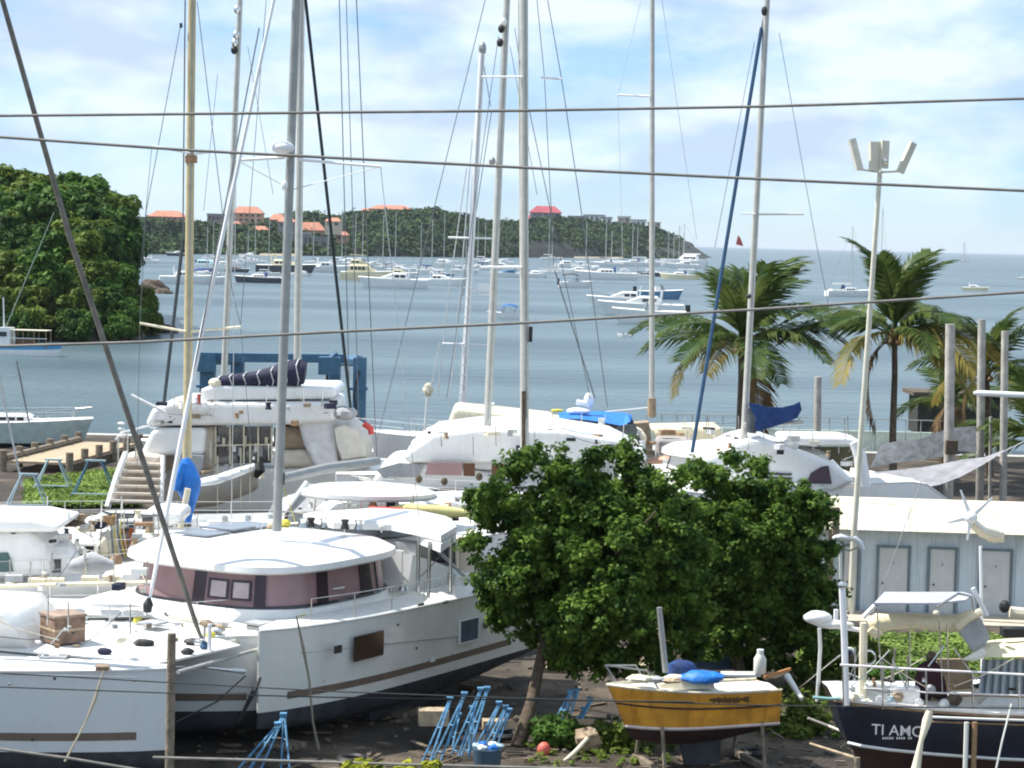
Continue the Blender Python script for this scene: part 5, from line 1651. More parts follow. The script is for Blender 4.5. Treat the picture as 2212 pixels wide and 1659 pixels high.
CA = mono("cream-covered sloop with a slim mast beside the blue tarpaulin", (*(U(1440, 985, 104).xy), 1.3), math.radians(182), 10, 3.2, 1.2, CREAM)
rig(CA, (1408, 902), (1409, -90), 103, .135, ALU, spreaders=((1334, 205, 1403, 208, .05, MASTW),),
    stays=(((1430, 0), (1505, 517), .014, WIREL), ((1385, 0), (1335, 205), .012, WIREL), ((1335, 205), (1345, 560), .010, WIREL), ((1252, 895), (1405, 880), .03, MASTW)))
CA.part("furled_cover", MB().tube(U(1408, 860, 102.8), U(1408, 900, 102.8), .2, n=8), TAN, local=False)
slab([(1370, 915), (1402, 912), (1412, 985), (1400, 1010), (1385, 985)], 102, 1.2, TAN, CA, "canvas_dodger")
slab([(1405, 925), (1560, 922), (1562, 950), (1540, 962), (1420, 948)], 106, 3, CREAMC, CA, "cream_boat_cover")
slab([(1420, 948), (1500, 952), (1530, 985), (1420, 1000)], 99, 2, STUCG, CA, "grey_tarp")
slab([(1400, 1000), (1440, 990), (1470, 1000), (1440, 1015)], 96, 1.5, STUCP, CA, "faded_red_tarp")

# right catamaran and its dark blue furled sail
CBt = catamaran("sunlit white catamaran with black portlights to the right of the trees", (*(U(1660, 1050, 92).xy), 1.2), math.radians(-150), 13, 3.4, 1.8, 1.9, hm=WHITE, cab=(1.2, 0, 3.0, 2.6, 2.1, 2.7, 3.3), winm=WHITE)
slab([(1500, 1000), (1600, 955), (1640, 945), (1760, 985), (1800, 1000), (1850, 1040), (1800, 1062), (1500, 1060)], 88, 5, WHITE, CBt, "foredeck_house")
slab([(1742, 1044), (1752, 1022), (1775, 1008), (1790, 1006), (1797, 1045)], 87.9, .1, mat("plum_window", (.08, .05, .07), .15), CBt, "side_window")
for y in (1021, 1030, 1039):
    slab([(1655, y), (1712, y + 2), (1708, y + 6), (1655, y + 4)], 87.92, .06, RUBBER, CBt, "vent_slot")
slab([(1690, 950), (1700, 944), (1830, 946), (1862, 953), (1866, 962), (1700, 962)], 89, 3, WHITE, CBt, "hardtop")
CBt.part("targa_arch", MB().path([U(1845, 955, 88.5), U(1858, 985, 88.5), U(1866, 1050, 88.5)], [.2, .26, .3], 8), WHITE, local=False, smooth=50)
CBt.part("hardtop_strut", MB().path([U(1790, 1000, 88.6), U(1828, 1045, 88.6)], [.22, .3], 8), WHITE, local=False)
slab([(1715, 966), (1850, 966), (1835, 1020), (1800, 1005), (1760, 985)], 90.5, .2, mat("olive_shade_cloth", (.13, .12, .06), .8), CBt, "cockpit_curtain")
CBt.part("folded_fender", MB().ell(U(1708, 960, 88.4), (.35, .3, .25), 9, 6), WHITE, local=False)
slab([(1640, 952), (1700, 955), (1740, 985), (1650, 975)], 88.3, .1, GREYC, CBt, "windscreen")
rig(CBt, (1605, 985), ext((1605, 985), (1657, 0), -80), 89, .145, ALU,
    spreaders=((1602, 461, 1636, 462, .022, MASTW), (1640, 463, 1737, 463, .025)),
    stays=(((1645, 60), (1495, 978), .075, BLUEF, 89, 87, "furled_sail"), ((1660, -20), (1645, 60), .03), ((1683, 71), (1765, 535), .012), ((1765, 535), (1790, 660), .012), ((1630, 89), (1544, 535), .012)))
CBt.part("masthead_gear", MB().ell(U(1651, 24, 88.7), (.12, .12, .2), 8, 5), RUBBER, local=False)
CBt.part("spotlight", MB().ell(U(1617, 640, 88.7), (.12, .12, .1), 8, 5), RUBBER, local=False)
CBt.part("boom", MB().tube(U(1606, 918, 88.6), U(1735, 912, 88.6), .09, n=8), ALU, local=False)
bgp = [(1618, 870), (1640, 874), (1660, 880), (1690, 880), (1715, 874), (1727, 868), (1731, 885), (1722, 902), (1700, 912), (1670, 922), (1636, 932), (1630, 920)]
CBt.part("blue_sail_cover", MB().loft([[U(x, y, 88.1) for x, y in bgp], [U(1675 + (x - 1675) * 1.02, 898 + (y - 898) * 1.02, 88.4) for x, y in bgp], [U(x, y, 88.8) for x, y in bgp]]), BLUEC, local=False, smooth=30)
CBt.part("stack_pack_end", MB().path([U(1620, 880, 88.3), U(1626, 905, 88.3), U(1622, 935, 88.3)], [.2, .25, .2], 8), DGREYC, local=False, smooth=60)

# seawall with railing
sw = [U(x, y, 138) for x, y in ((1395, 962), (2185, 972))]
SW = T("railed_sea_wall", "pale green sea wall with a thin railing along the dock's edge", "sea wall", (sw[0].x, 138, 0))
pw = (sw[1].x - sw[0].x) / 24
SW.many("wall_panel", MB().box((0, 0, .62), (pw * .97, .3, 1.25)), mat("pale_green_render", (.60, .68, .60), .8, streak=.3), [Matrix.Translation((pw * (k + .5), 0, 0)) for k in range(24)])
SW.many("rail_post", MB().tube((0, 0, 1.2), (0, 0, 2.0), .035, n=5), ALUG, [Matrix.Translation((pw * k, 0, 0)) for k in range(25)])
SW.part("handrail", MB().tube((0, 0, 2.0), (pw * 24, 0, 2.0), .035, n=5), ALUG)
# piles
for x, y0, y1, D, r_, lb in ((2053, 700, 1075, 96, .23, "thickest of the tall concrete dock piles, left of three"), (2121, 690, 1085, 100, .19, "middle one of the three tall dock piles at the right, partly in palm fronds"), (2171, 715, 1090, 97, .17, "rightmost of the three tall dock piles, crossed by a white spar"), (1767, 814, 960, 108, .19, "short grey dock pile left of the floodlight pole"), (2140, 900, 1085, 99, .07, "thin grey pole between the two right-hand dock piles")):
    a = U(x, y0, D)
    b_ = U(x - (y1 - y0) * .012, y1, D)
    solo("dock_pile", lb, "pile", MB().path([(b_.x, D, -.5), (b_.x, D, b_.z), (a.x, D, a.z)], [r_, r_, r_ * .95], 10), PILE, smooth=50)
solo("white_spar", "white horizontal spar lashed across the right-hand dock piles", "spar", MB().path([U(2103, 849, 95), U(2112, 849, 95), U(2260, 856, 95)], [.06, .12, .13], 8), MASTW, smooth=60)
solo("outboard_cowl", "small dark cover tied to a dock pile", "cover", MB().box(U(2055, 966, 95.6), (.5, .35, .6)), BARK)
# sagging grey tarp, dark nets
SG = T("sagging_awning", "large grey tarpaulin sagging like a hammock beside the dock piles", "awning", G(1980, 1120, 0))
SG.part("awning", MB().loft([[U(x, y, D) for x, y in pts] for D, pts in ((92, ((1872, 1035), (1905, 1042), (1945, 1052), (1985, 1055), (2030, 1047), (2075, 1030), (2125, 1003), (2168, 976))), (93.5, ((1880, 1020), (1910, 1018), (1950, 1014), (1985, 1010), (2030, 1003), (2075, 993), (2125, 988), (2168, 972))))], False, False), mat("awning_grey", (.24, .24, .26), .85, var=.2, scale=2, bump=.5), local=False, smooth=60)
SG.part("awning_rope", MB().tube(U(2165, 977, 92.5), U(2240, 940, 92.5), .03, n=5), WIREL, local=False)
solo("dark_net_heap", "heap of black shade netting piled behind the sagging grey tarpaulin", "net", MB().loft([[U(x, y, D) for x, y in pts] for D, pts in ((96, ((1880, 1010), (1930, 1000), (1990, 994), (2050, 985), (2110, 975))), (97, ((1895, 975), (1935, 955), (1990, 948), (2050, 925), (2108, 920))), (99, ((1905, 960), (1950, 950), (1990, 952), (2060, 935), (2105, 925))))], False, False), DGREYC, smooth=40)
HT = T("dock_hut", "dark timber hut on stilts over the water behind the right palm", "hut", (*(U(2060, 900, 150).xy), -1))
HT.part("wall", MB().box((0, 0, 2.6), (5.5, 3.5, 2.6)), mat("black_timber", (.03, .028, .022), .9, var=.4))
HT.part("roof", MB().box((0, 0, 4.0), (6.3, 4.3, .25)), BARK)
for sx in (-1, 1):
    for sy in (-1, 1):
        HT.part("stilt", MB().tube((sx * 2.4, sy * 1.4, -1), (sx * 2.4, sy * 1.4, 1.4), .14, n=6), WOOD)

# ---------------------------------------------------------------- white store building with doors
bl, br_ = G(1745, 1318, 0), G(2212, 1334, 0)
BZ = math.atan2(br_.y - bl.y, br_.x - bl.x)
BL = T("store_building", "low white store building with a cream roof edge and a row of grey doors", "building", (bl.x, bl.y, 0), BZ)


def bpx(px):
    o = BL.inv @ CAM
    d = BL.inv.to_3x3() @ (_fw + CX * ((px - W2 / 2) / F))
    return o.x + d.x * (-o.y / d.y)


WL = 14.0
BL.part("wall", MB().box((WL / 2 - .6, 1.5, 1.5), (WL, 3, 3.0)), WALLB)
nb_ = 7
for k in range(nb_):
    x0 = -.9 + k * (WL + .8) / nb_
    x1 = x0 + (WL + .8) / nb_ - .02
    BL.part("roof_panel", MB().prism([(x0, -.75, 2.95), (x1, -.75, 2.95), (x1, -.05, 3.62), (x0, -.05, 3.62)], (0, .12, .02)), CREAM if k not in (1,) else mat("pale_cream_panel", (.80, .78, .70), .6))
BL.part("roof", MB().box((WL / 2 - .5, 1.55, 3.60), (WL + .8, 3.0, .12)), CREAM)
BL.part("eave_shadow_strip", MB().box((WL / 2 - .6, -.03, 2.92), (WL, .06, .10)), FRAMEG)  # slate strip paints the shadow line under the eave
for k in range(int(WL / .24)):
    BL.part("wall_batten", MB().box((-.6 + k * .24, -.02, 1.5), (.05, .04, 2.88)), WALLB) if k % 2 == 0 else None
for (a, b_, top) in ((1832, 1868, 1188), (1908, 1978, 1183), (2019, 2080, 1190), (2131, 2200, 1195), (2248, 2315, 1200)):
    x0, x1 = bpx(a), bpx(b_)
    z1 = 2.28
    dr = BL.part("door", MB().box(((x0 + x1) / 2, -.04, z1 / 2), (x1 - x0 - .12, .05, z1)), DOORW)
    fr = MB()
    fr.box((x0, -.06, z1 / 2), (.08, .10, z1 + .06)).box((x1, -.06, z1 / 2), (.08, .10, z1 + .06)).box(((x0 + x1) / 2, -.06, z1 + .04), (x1 - x0 + .08, .10, .08))
    BL.part("door_frame", fr, FRAMEG, dr)
    BL.part("door_handle", MB().ell((x0 + .2, -.10, 1.05), (.035, .05, .035), 8, 5), RUBBER, dr)
    BL.part("door_number_plate", MB().box(((x0 + x1) / 2, -.075, 1.75), (.07, .02, .07)), GREYC, dr)
BL.part("downpipe", MB().tube((bpx(1806), -.2, 0), (bpx(1806), -.2, 3.6), .09, n=8), WOOD)
structure("concrete_path", MB().box((bl.x + 5, bl.y - 1.6, .03), (16, 2.2, .10), BZ), mat("beige_concrete", (.45, .40, .32), .9))  # beige strip in front of the store

# floodlight pole
fp = G(1826, 1325, 0)
FL = T("floodlight_pole", "tall slightly leaning pole carrying a ring of floodlights above the palms", "floodlight", (fp.x, fp.y - .5, 0))
pd = fp.y - .5
ta, tb_ = U(1845, 1150, pd), U(1901, 368, pd)
FL.part("pole", MB().path([(fp.x + .1, pd, 0), ta, tb_], [.12, .11, .085], 10), LAMPH, local=False, smooth=50)
FL.part("cross_arm", MB().path([U(1858, 366, pd), U(1901, 372, pd), U(1946, 370, pd)], .035, 6), LAMPH, local=False)
FL.part("cross_arm", MB().path([U(1901, 372, pd - 1), U(1901, 370, pd), U(1903, 370, pd + 1)], .035, 6), LAMPH, local=False)


def flood(px0, py0, px1, py1, w_, lab):
    a, b_ = U(px0, py0, pd), U(px1, py1, pd)
    ax = (b_ - a).normalized()
    sd_ = Vector((1, .4, 0)).normalized()
    up_ = ax.cross(sd_).normalized()
    sd_ = up_.cross(ax)
    R3 = Matrix((sd_, up_, ax)).transposed()
    c = (a + b_) / 2
    h_ = FL.part("floodlight_head", MB().box(c, (w_, .14, (b_ - a).length), rot=R3), LAMPH, label=lab, local=False)
    fins = MB()
    for k in range(9):
        fins.box(a.lerp(b_, (k + .5) / 9) - up_ * .1, (w_ * .95, .09, .02), rot=R3)
    FL.part("cooling_fins", fins, LAMPH, h_, local=False)


flood(1840, 300, 1857, 368, .24, "left floodlight tilted outwards")
flood(1973, 308, 1944, 373, .24, "right floodlight tilted outwards")
flood(1889, 306, 1890, 368, .38, "front-left floodlight showing its ribbed back")
flood(1912, 304, 1909, 364, .28, "front-right floodlight seen edge-on")
FL.part("bracket", MB().ell(U(1912, 348, pd - .2), (.1, .1, .1), 8, 6), STEEL, local=False)

# ---------------------------------------------------------------- palms
def frond_mesh(name, m, L_=3.6, rise=.9, droop=1.6, nl=44, ll=.82, seed=0, twist=0.0):
    rs = random.Random(seed)
    V, Fc = [], []
    def P(s):
        return Vector((L_ * (s - .12 * s ** 3), twist * s * s, rise * s * (1.4 - s) - droop * s ** 2.4))
    prev = None
    for i in range(12):
        s = i / 11
        p = P(s)
        r_ = .05 * (1 - s) + .008
        k = len(V)
        V += [p + Vector((0, r_, 0)), p + Vector((0, -r_, 0)), p + Vector((0, 0, -r_))]
        if i:
            Fc += [(k - 3, k - 2, k + 1, k), (k - 2, k - 1, k + 2, k + 1), (k - 1, k - 3, k, k + 2)]
    for i in range(nl):
        s = .12 + .87 * (i + .5) / nl
        p = P(s)
        d = (P(min(1, s + .02)) - P(s - .02)).normalized()
        l_ = ll * (.55 + .9 * math.sin(math.pi * min(1, s * .9 + .12)) ** .8) * rs.uniform(.85, 1.1)
        for sg in (1, -1):
            if rs.random() < .04:
                continue
            out = (Vector((.55, sg * 1.0, 0)) + d * .5).normalized()
            dr_ = rs.uniform(.25, .8)
            a = p
            b_ = p + out * l_ * .55 + Vector((0, 0, -.12 * l_ * dr_))
            c = p + out * l_ + Vector((0, 0, -.75 * l_ * dr_))
            wv = d * (.045 + .02 * rs.random())
            k = len(V)
            V += [a - wv * .6, a + wv * .6, b_ + wv, b_ - wv, c]
            Fc += [(k, k + 1, k + 2, k + 3), (k + 3, k + 2, k + 4)]
    me = bpy.data.meshes.new(name)
    me.from_pydata([tuple(v) for v in V], [], Fc)
    me.materials.append(m)
    me.update()
    return me


FR = {
    "up": [frond_mesh("frond", FROND, 3.7, 1.0, .7, seed=1, twist=.3), frond_mesh("frond", FROND, 3.9, .9, 1.0, seed=2, twist=-.4)],
    "mid": [frond_mesh("frond", FROND, 4.3, .8, 1.5, seed=3, twist=.4), frond_mesh("frond", FROND, 4.2, .7, 1.8, seed=4, twist=-.3)],
    "low": [frond_mesh("frond", FRONDY, 4.0, .6, 2.2, seed=5), frond_mesh("frond", FRONDY, 4.1, .5, 1.9, seed=6, twist=.5)],
    "dry": [frond_mesh("frond", FRONDB, 3.0, .1, 2.9, seed=7), frond_mesh("frond", FRONDB, 2.8, 0, 2.7, seed=8)],
}


def palm(label, cpx, cpy, D, bpx_, s_=1.0, seed=0, nf=24, wind=.5, low=.5, dry=4):
    c = U(cpx, cpy, D)
    b_ = U(bpx_, 1000, D)
    t = T("coconut_palm", label, "palm", (b_.x, D, -.2))
    lc = c - Vector((b_.x, D, -.2))
    t.part("trunk", MB().path([(0, 0, 0), (lc.x * .15 - .1, 0, lc.z * .35), (lc.x * .6, 0, lc.z * .75), lc], [.24, .19, .16, .15], 9), PBARK, smooth=60)
    t.part("crownshaft", MB().ell(lc, (.32, .32, .5), 9, 6, .1, seed=seed), FRONDB)
    rs = random.Random(seed)
    for k in range(nf + dry):
        az = k * 2.399 + rs.uniform(-.25, .25)
        f_ = k / nf
        if k >= nf:
            kind, el = "dry", math.radians(rs.uniform(-55, -30))
        elif f_ < .35:
            kind, el = "up", math.radians(rs.uniform(48, 80))
        elif f_ < .72:
            kind, el = "mid", math.radians(rs.uniform(8, 40))
        else:
            kind, el = ("low" if rs.random() < low else "mid"), math.radians(rs.uniform(-6, 16))
        o = bpy.data.objects.new("frond", rs.choice(FR[kind]))
        sc.collection.objects.link(o)
        o.parent = t.o
        v = Vector((math.cos(az), math.sin(az), 0))
        az2 = math.atan2(v.y, v.x + wind * (0.5 if el > 0 else .1))
        o.matrix_local = Matrix.Translation(lc) @ Matrix.Rotation(az2, 4, 'Z') @ Matrix.Rotation(-el, 4, 'Y') @ Matrix.Rotation(rs.uniform(-.5, .5), 4, 'X') @ Matrix.Scale(s_ * rs.uniform(.85, 1.1), 4)
    for k in range(5):
        t.part("coconut", MB().ell(lc + Vector((.3 * math.cos(k * 1.3), .3 * math.sin(k * 1.3), -.35)), (.14, .14, .17), 8, 6), PBARK if k % 2 else TEAK)
    return t


palm("coconut palm with yellowing lower fronds left of the floodlight pole, behind the blue sail cover", 1600, 745, 122, 1600, 1.52, 3, 24, .35, .6, 1)
palm("coconut palm with the densest green crown, right of the floodlight pole", 1932, 725, 118, 1932, 1.50, 8, 25, .35, .45, 1)
palm("coconut palm behind the tall dock piles at the right edge", 2130, 805, 124, 2140, 1.1, 17, 17, .3, .4, 1)
palm("coconut palm mostly outside the right edge, fronds reaching in low", 2250, 960, 100, 2270, 1.1, 23, 18, 0, .2, 2)
palm("short shaggy palm directly in front of the dark dock hut", 2055, 870, 132, 2040, .9, 29, 12, 0, .4, 3)

# ---------------------------------------------------------------- the two broadleaf trees
def pxclumps(t, pts, D, rng, seed, per=1):
    """clumps given by pixel x, y, radius(px) scattered in depth about D"""
    rs = random.Random(seed)
    out = []
    for x, y, r_ in pts:
        for k in range(per):
            dd = D + rng * rs.uniform(-1, 1)
            p = U(x + rs.uniform(-12, 12), y + rs.uniform(-10, 10), dd)
            q_ = t.inv @ p
            out.append((q_.x, q_.y, q_.z, r_ / F * D))
    return out


def big_tree(label, cx, cy, rx, ry, D, base, joint, seed, outline, sink=()):
    b_ = G(*base, 0)
    t = T("broadleaf_tree", label, "tree", (b_.x, b_.y, -.05))
    c = t.inv @ U(cx, cy, D)
    j = t.inv @ U(*joint, D - .2)
    t.part("trunk", MB().path([(0, 0, 0), (j.x * .4 + .08, j.y * .4, j.z * .45), j, c.lerp(j, .45)], [.20, .16, .13, .10], 9), BARK, smooth=60)
    R3 = (rx / F * D, rx / F * D * .85, ry / F * D)
    rs = random.Random(seed)
    limbs = MB()
    for k in range(9):
        d = Vector((rs.uniform(-1, 1), rs.uniform(-1, 1), rs.uniform(-.2, 1)))
        e = c + Vector((d.x * R3[0], d.y * R3[1], d.z * R3[2])) * .75
        limbs.path([j, j.lerp(e, .5) + Vector((0, 0, .2)), e], [.09, .06, .025], 6)
    t.part("limb", limbs, BARK, smooth=60)
    cl = [(c.x + a, c.y + b2, c.z + d, r_) for a, b2, d, r_ in crown_clumps(R3, 210, seed, .50, inner=.4)]
    cl = [q_ for q_ in cl if not any(abs(proj(t.W(q_[:3]))[0] - sx) < sr and abs(proj(t.W(q_[:3]))[1] - sy) < sr for sx, sy, sr in sink)]
    cl += pxclumps(t, outline, D, R3[1] * .35, seed + 1, 2)
    ros = []
    for (x, y, z, r_) in cl:
        e_ = (rs.uniform(.7, 1.5), rs.uniform(.7, 1.3), rs.uniform(.6, 1.2))
        for k in range(int(13 * (r_ / .4) ** 1.5) + 4):
            g_ = (rs.gauss(0, .45) * r_ * e_[0], rs.gauss(0, .45) * r_ * e_[1], rs.gauss(0, .42) * r_ * e_[2])
            ros.append((x + g_[0], y + g_[1], z + g_[2], rs.uniform(.12, .30)))
    me = leaf_mesh("crown", ros, 33, .086, LEAF, seed, up=.6, squash=.75, shell=.35, elong=1.6, fold=.2)
    o = bpy.data.objects.new("crown", me)
    sc.collection.objects.link(o)
    o.parent = t.o
    return t


big_tree("larger leafy green tree with a leaning trunk, right of the middle catamaran", 1300, 1225, 245, 225, 56.5, (1118, 1612), (1172, 1405), 41,
         [(1045, 1088, 30), (1080, 1060, 34), (1035, 1170, 26), (1120, 1010, 36), (1145, 985, 24), (1210, 1010, 34), (1190, 1040, 36), (1290, 995, 20), (1265, 1030, 26), (1355, 988, 30), (1370, 1025, 34), (1430, 1050, 36), (1480, 1100, 34), (1075, 1220, 30), (1055, 1275, 26), (1100, 1290, 30), (1085, 1330, 24), (1150, 1370, 28), (1200, 1420, 26), (1300, 1440, 26), (1400, 1400, 34), (1450, 1370, 30), (1250, 1400, 34), (1060, 1115, 30), (1100, 1110, 36), (1030, 1080, 16), (1120, 1335, 26), (1330, 1410, 30), (1480, 1330, 30), (1450, 1160, 34), (1500, 1180, 40), (1510, 1250, 40), (1505, 1320, 38), (1490, 1390, 34), (1440, 1430, 30), (1350, 1440, 30), (1240, 1440, 28), (1420, 1290, 40), (1180, 1330, 36), (1130, 1200, 34), (1150, 1120, 36)])
big_tree("smaller leafy green tree standing right behind the larger one", 1625, 1220, 175, 210, 62.5, (1592, 1492), (1592, 1395), 57,
         [(1510, 1010, 26), (1480, 1025, 24), (1560, 1020, 26), (1590, 1000, 16), (1635, 1000, 20), (1640, 1060, 34), (1700, 1090, 30), (1740, 1060, 20), (1760, 1085, 24), (1780, 1110, 20), (1740, 1150, 30), (1770, 1190, 24), (1795, 1180, 18), (1760, 1240, 28), (1790, 1260, 20), (1740, 1310, 26), (1780, 1290, 22), (1800, 1270, 14), (1745, 1370, 28), (1700, 1400, 30), (1660, 1420, 30), (1560, 1330, 26), (1525, 1040, 28), (1790, 1330, 20), (1770, 1400, 26), (1780, 1440, 20), (1725, 1440, 24), (1720, 1120, 30), (1545, 1120, 38), (1550, 1200, 38), (1560, 1280, 36), (1620, 1440, 30), (1540, 1400, 30), (1775, 1350, 28), (1700, 1300, 36), (1680, 1200, 36)])

# ---------------------------------------------------------------- ochre boat on the hard
ob = U(1507, 1535, 52.7)
OB = T("day_sailer", "small ochre-yellow sailboat on the hard with a blue tarp in its cockpit", "sailboat", (ob.x, ob.y, ob.z - .30), math.atan2(-.34, -.94))
h, rg = add_hull(OB, 3.75, 1.55, .80, .5, OCHRE, ANTIRED, DECK, transom=.9, bow_over=.13, full=.4)
for sd in (1, -1):
    OB.part("rub_strake", MB().path([(r[1] if sd > 0 else r[-2]) + Vector((0, sd * .02, .03)) for r in rg], .022, 5), ANTIRED, h)
    OB.part("boot_top", MB().path([(r[2] if sd > 0 else r[-3]) + Vector((0, sd * .02, .03)) for r in rg], .04, 5), mat("pinkish_white", (.6, .52, .48), .5), h)
    OB.part("gunwale", MB().path([(r[0] if sd > 0 else r[-1]) + Vector((0, 0, .02)) for r in rg], .035, 5), CREAM, h)
# dark script on the near topside: a blurred brush-like line of strokes
st_ = MB()
rs = random.Random(9)
for k in range(22):
    px = 1538 + k * 4.6
    a = OB.inv @ U(px, 1493 + rs.uniform(-2, 1), 51.9)
    pz = 0.98 - .10 * abs(rs.gauss(0, .5))
    # sit on the skin: side surface nearest the camera (local +y)
    f_ = (1.87 - a.x) / 3.75
    i_ = max(0, min(11, int(f_ * 12)))
    r0, r1 = rg[i_], rg[i_ + 1]
    fr_ = f_ * 12 - i_
    p0 = r0[0].lerp(r1[0], fr_)
    p1 = r0[1].lerp(r1[1], fr_)
    p = p0.lerp(p1, .42)
    st_.box(p + Vector((0, .006, rs.uniform(-.02, .02))), (.05, .02, rs.uniform(.05, .15)))
OB.part("faded_name_script", st_, mat("faded_script", (.10, .05, .01), .6), h)
OB.part("cuddy", MB().loft([[(x, y * w_, z) for y, z in ((-1, .92), (-.8, z1), (.8, z1), (1, .92))] for x, w_, z1 in ((1.1, .26, 1.02), (.6, .45, 1.14), (-.2, .5, 1.14))]), CREAM)
OB.part("pulpit", MB().path([(1.2, .38, .95), (1.5, .34, 1.4), (2.42, 0, 1.5), (1.5, -.34, 1.4), (1.2, -.38, .95)], .022, 6), ALUG)
OB.part("pulpit_leg", MB().tube((2.15, 0, 1.1), (2.42, 0, 1.5), .022, n=6), ALUG)
OB.part("mast_stub", MB().path([U(1438, 1452, 52.5), U(1424, 1312, 52.5)], [.075, .065], 8), ALUG, local=False, smooth=60)
TP = MB().ell(U(1520, 1463, 52.2), (.55, .35, .16), 12, 7, .14, seed=3)
solo("blue_tarp", "crumpled bright blue tarp heaped in the ochre boat's cockpit", "tarp", TP, BLUET, smooth=50)
solo("blue_tarp", "darker blue tarp fold standing at the ochre boat's mast foot", "tarp", MB().ell(U(1470, 1448, 53.1), (.38, .3, .26), 10, 7, .14, seed=6), BLUEC, smooth=50)
jg = U(1641, 1455, 52.3)
JG = T("plastic_jug", "white plastic jug standing on the ochre boat's stern deck", "jug", jg)
JG.part("body", MB().path([(0, 0, 0), (0, 0, .04), (0, 0, .36), (0, 0, .44), (0, 0, .5)], [.13, .15, .15, .10, .07], 12), mat("cloudy_plastic", (.66, .66, .58), .5), smooth=50)
JG.part("lid", MB().tube((0, 0, .5), (0, 0, .58), .085, n=10), MASTW)
solo("timber_offcut", "orange-brown plank end sticking out past the jug on the ochre boat", "plank", MB().tube(U(1650, 1463, 52.1), U(1708, 1445, 52.3), .045, n=4), mat("orange_plank", (.5, .22, .08), .7))
solo("white_board", "white board lying across the ochre boat's cockpit", "board", MB().box(U(1600, 1456, 52.4), (.9, .4, .05), .1), WHITE)
for k, (x, y, rr, m_, lb) in enumerate(((1385, 1466, .22, CREAM, "heap of cream sailcloth on the ochre boat's foredeck"), (1415, 1468, .18, GREYC, "grey rag bundle beside the cream sailcloth on the ochre boat"), (1450, 1470, .16, WOODL, "coil of buff line amidships on the ochre boat"))):
    solo("deck_bundle", lb, "bundle", MB().ell(U(x, y, 51.9), (rr * 1.5, rr, rr * .45), 10, 6, .16, seed=k + 3), m_)
OB.part("keel", MB().loft([[(.5, .1, -.2), (-.6, .1, -.2), (-.6, -.1, -.2), (.5, -.1, -.2)], [(.3, .06, -1.0), (-.6, .06, -1.0), (-.6, -.06, -1.0), (.3, -.06, -1.0)]]), ANTI)
# cradle for the ochre boat
CR = T("boat_cradle", "grey steel cradle holding up the ochre boat", "cradle", (ob.x, ob.y, 0), math.atan2(-.34, -.94))
for sx in (-1.4, 1.2):
    for sy in (-.75, .75):
        CR.part("leg", MB().tube((sx, sy * 1.2, 0), (sx, sy * .85, ob.z - .2), .045, n=6), WOOD)
    CR.part("beam", MB().box((sx, 0, .12), (.15, 1.9, .14)), WOOD)

# things under and behind the trees
slab_t = T("upturned_dinghy", "faded blue dinghy hull behind the tree trunks and the ochre boat", "dinghy", G(1545, 1480, 0))
slab_t.part("hull", MB().loft([[U(x, y, D) for x, y in pts] for D, pts in ((63.4, ((1470, 1392), (1540, 1396), (1610, 1400), (1612, 1445), (1540, 1448), (1478, 1440))), (64.6, ((1478, 1388), (1540, 1392), (1606, 1396), (1606, 1435), (1540, 1440), (1486, 1435))))]), mat("dusty_blue", (.06, .12, .22), .7, var=.3), local=False)
solo("sunlit_ground_mound", "pale mound painted as sunlit ground between the two trees", "ground mound", MB().ell(G(1535, 1432, 0) + Vector((0, 0, .15)), (2.2, 1.2, 1.5), 14, 8, .05), mat("sunlit_ground_tan", (.42, .34, .25), .95))  # pale mound stands for sunlit ground, its brightness put into the colour
solo("cream_drum", "squat cream drum in the shade behind the ochre boat's bow", "drum", MB().path([U(1392, 1466, 59), U(1392, 1432, 59), U(1390, 1428, 59)], [.36, .36, .3], 12), CREAMC, smooth=40)
solo("timber_block", "pale timber block under the middle catamaran, left of the blue stands", "timber", MB().box(U(936, 1548, 55), (.75, .5, .38), .1), WOODL)
solo("timber_block", "pale timber bearer right of the blue stands at the leaning trunk", "timber", MB().box(U(1068, 1564, 55.5), (.6, .4, .22), .1), WOODL)
solo("timber_block", "short pale plank in the shade beside the leaning tree trunk", "timber", MB().box(U(1206, 1447, 58), (1.0, .3, .15), -.05), WOODL)
solo("timber_block", "small plank left of the leaning trunk near the palm stump", "timber", MB().box(U(1250, 1560, 55), (.7, .3, .1), .3), WOODL)
solo("red_buoy", "faded red buoy on the ground below the leaning trunk", "buoy", MB().ell(U(1175, 1620, 53.6), (.17, .17, .2), 10, 7), mat("faded_red", (.60, .13, .09), .6), smooth=60)
solo("white_float", "small yellow-white float tied at the ochre boat's forefoot", "float", MB().ell(U(1353, 1566, 54.8), (.12, .12, .14), 10, 7), mat("lemon_white", (.7, .7, .45), .5), smooth=60)
solo("bent_pipe", "bent cream plastic pipe lying in front of the bushes", "pipe", MB().path([U(1198, 1662, 52.8), U(1225, 1640, 53), U(1245, 1622, 53.3), U(1285, 1578, 53.9)], [.05, .055, .06, .05], 8), CREAM, smooth=60)
solo("rag_heap", "heap of pale rags and debris behind the bent pipe", "heap", MB().ell(U(1272, 1598, 53.9), (.35, .3, .3), 10, 7, .2, seed=12), TAN)

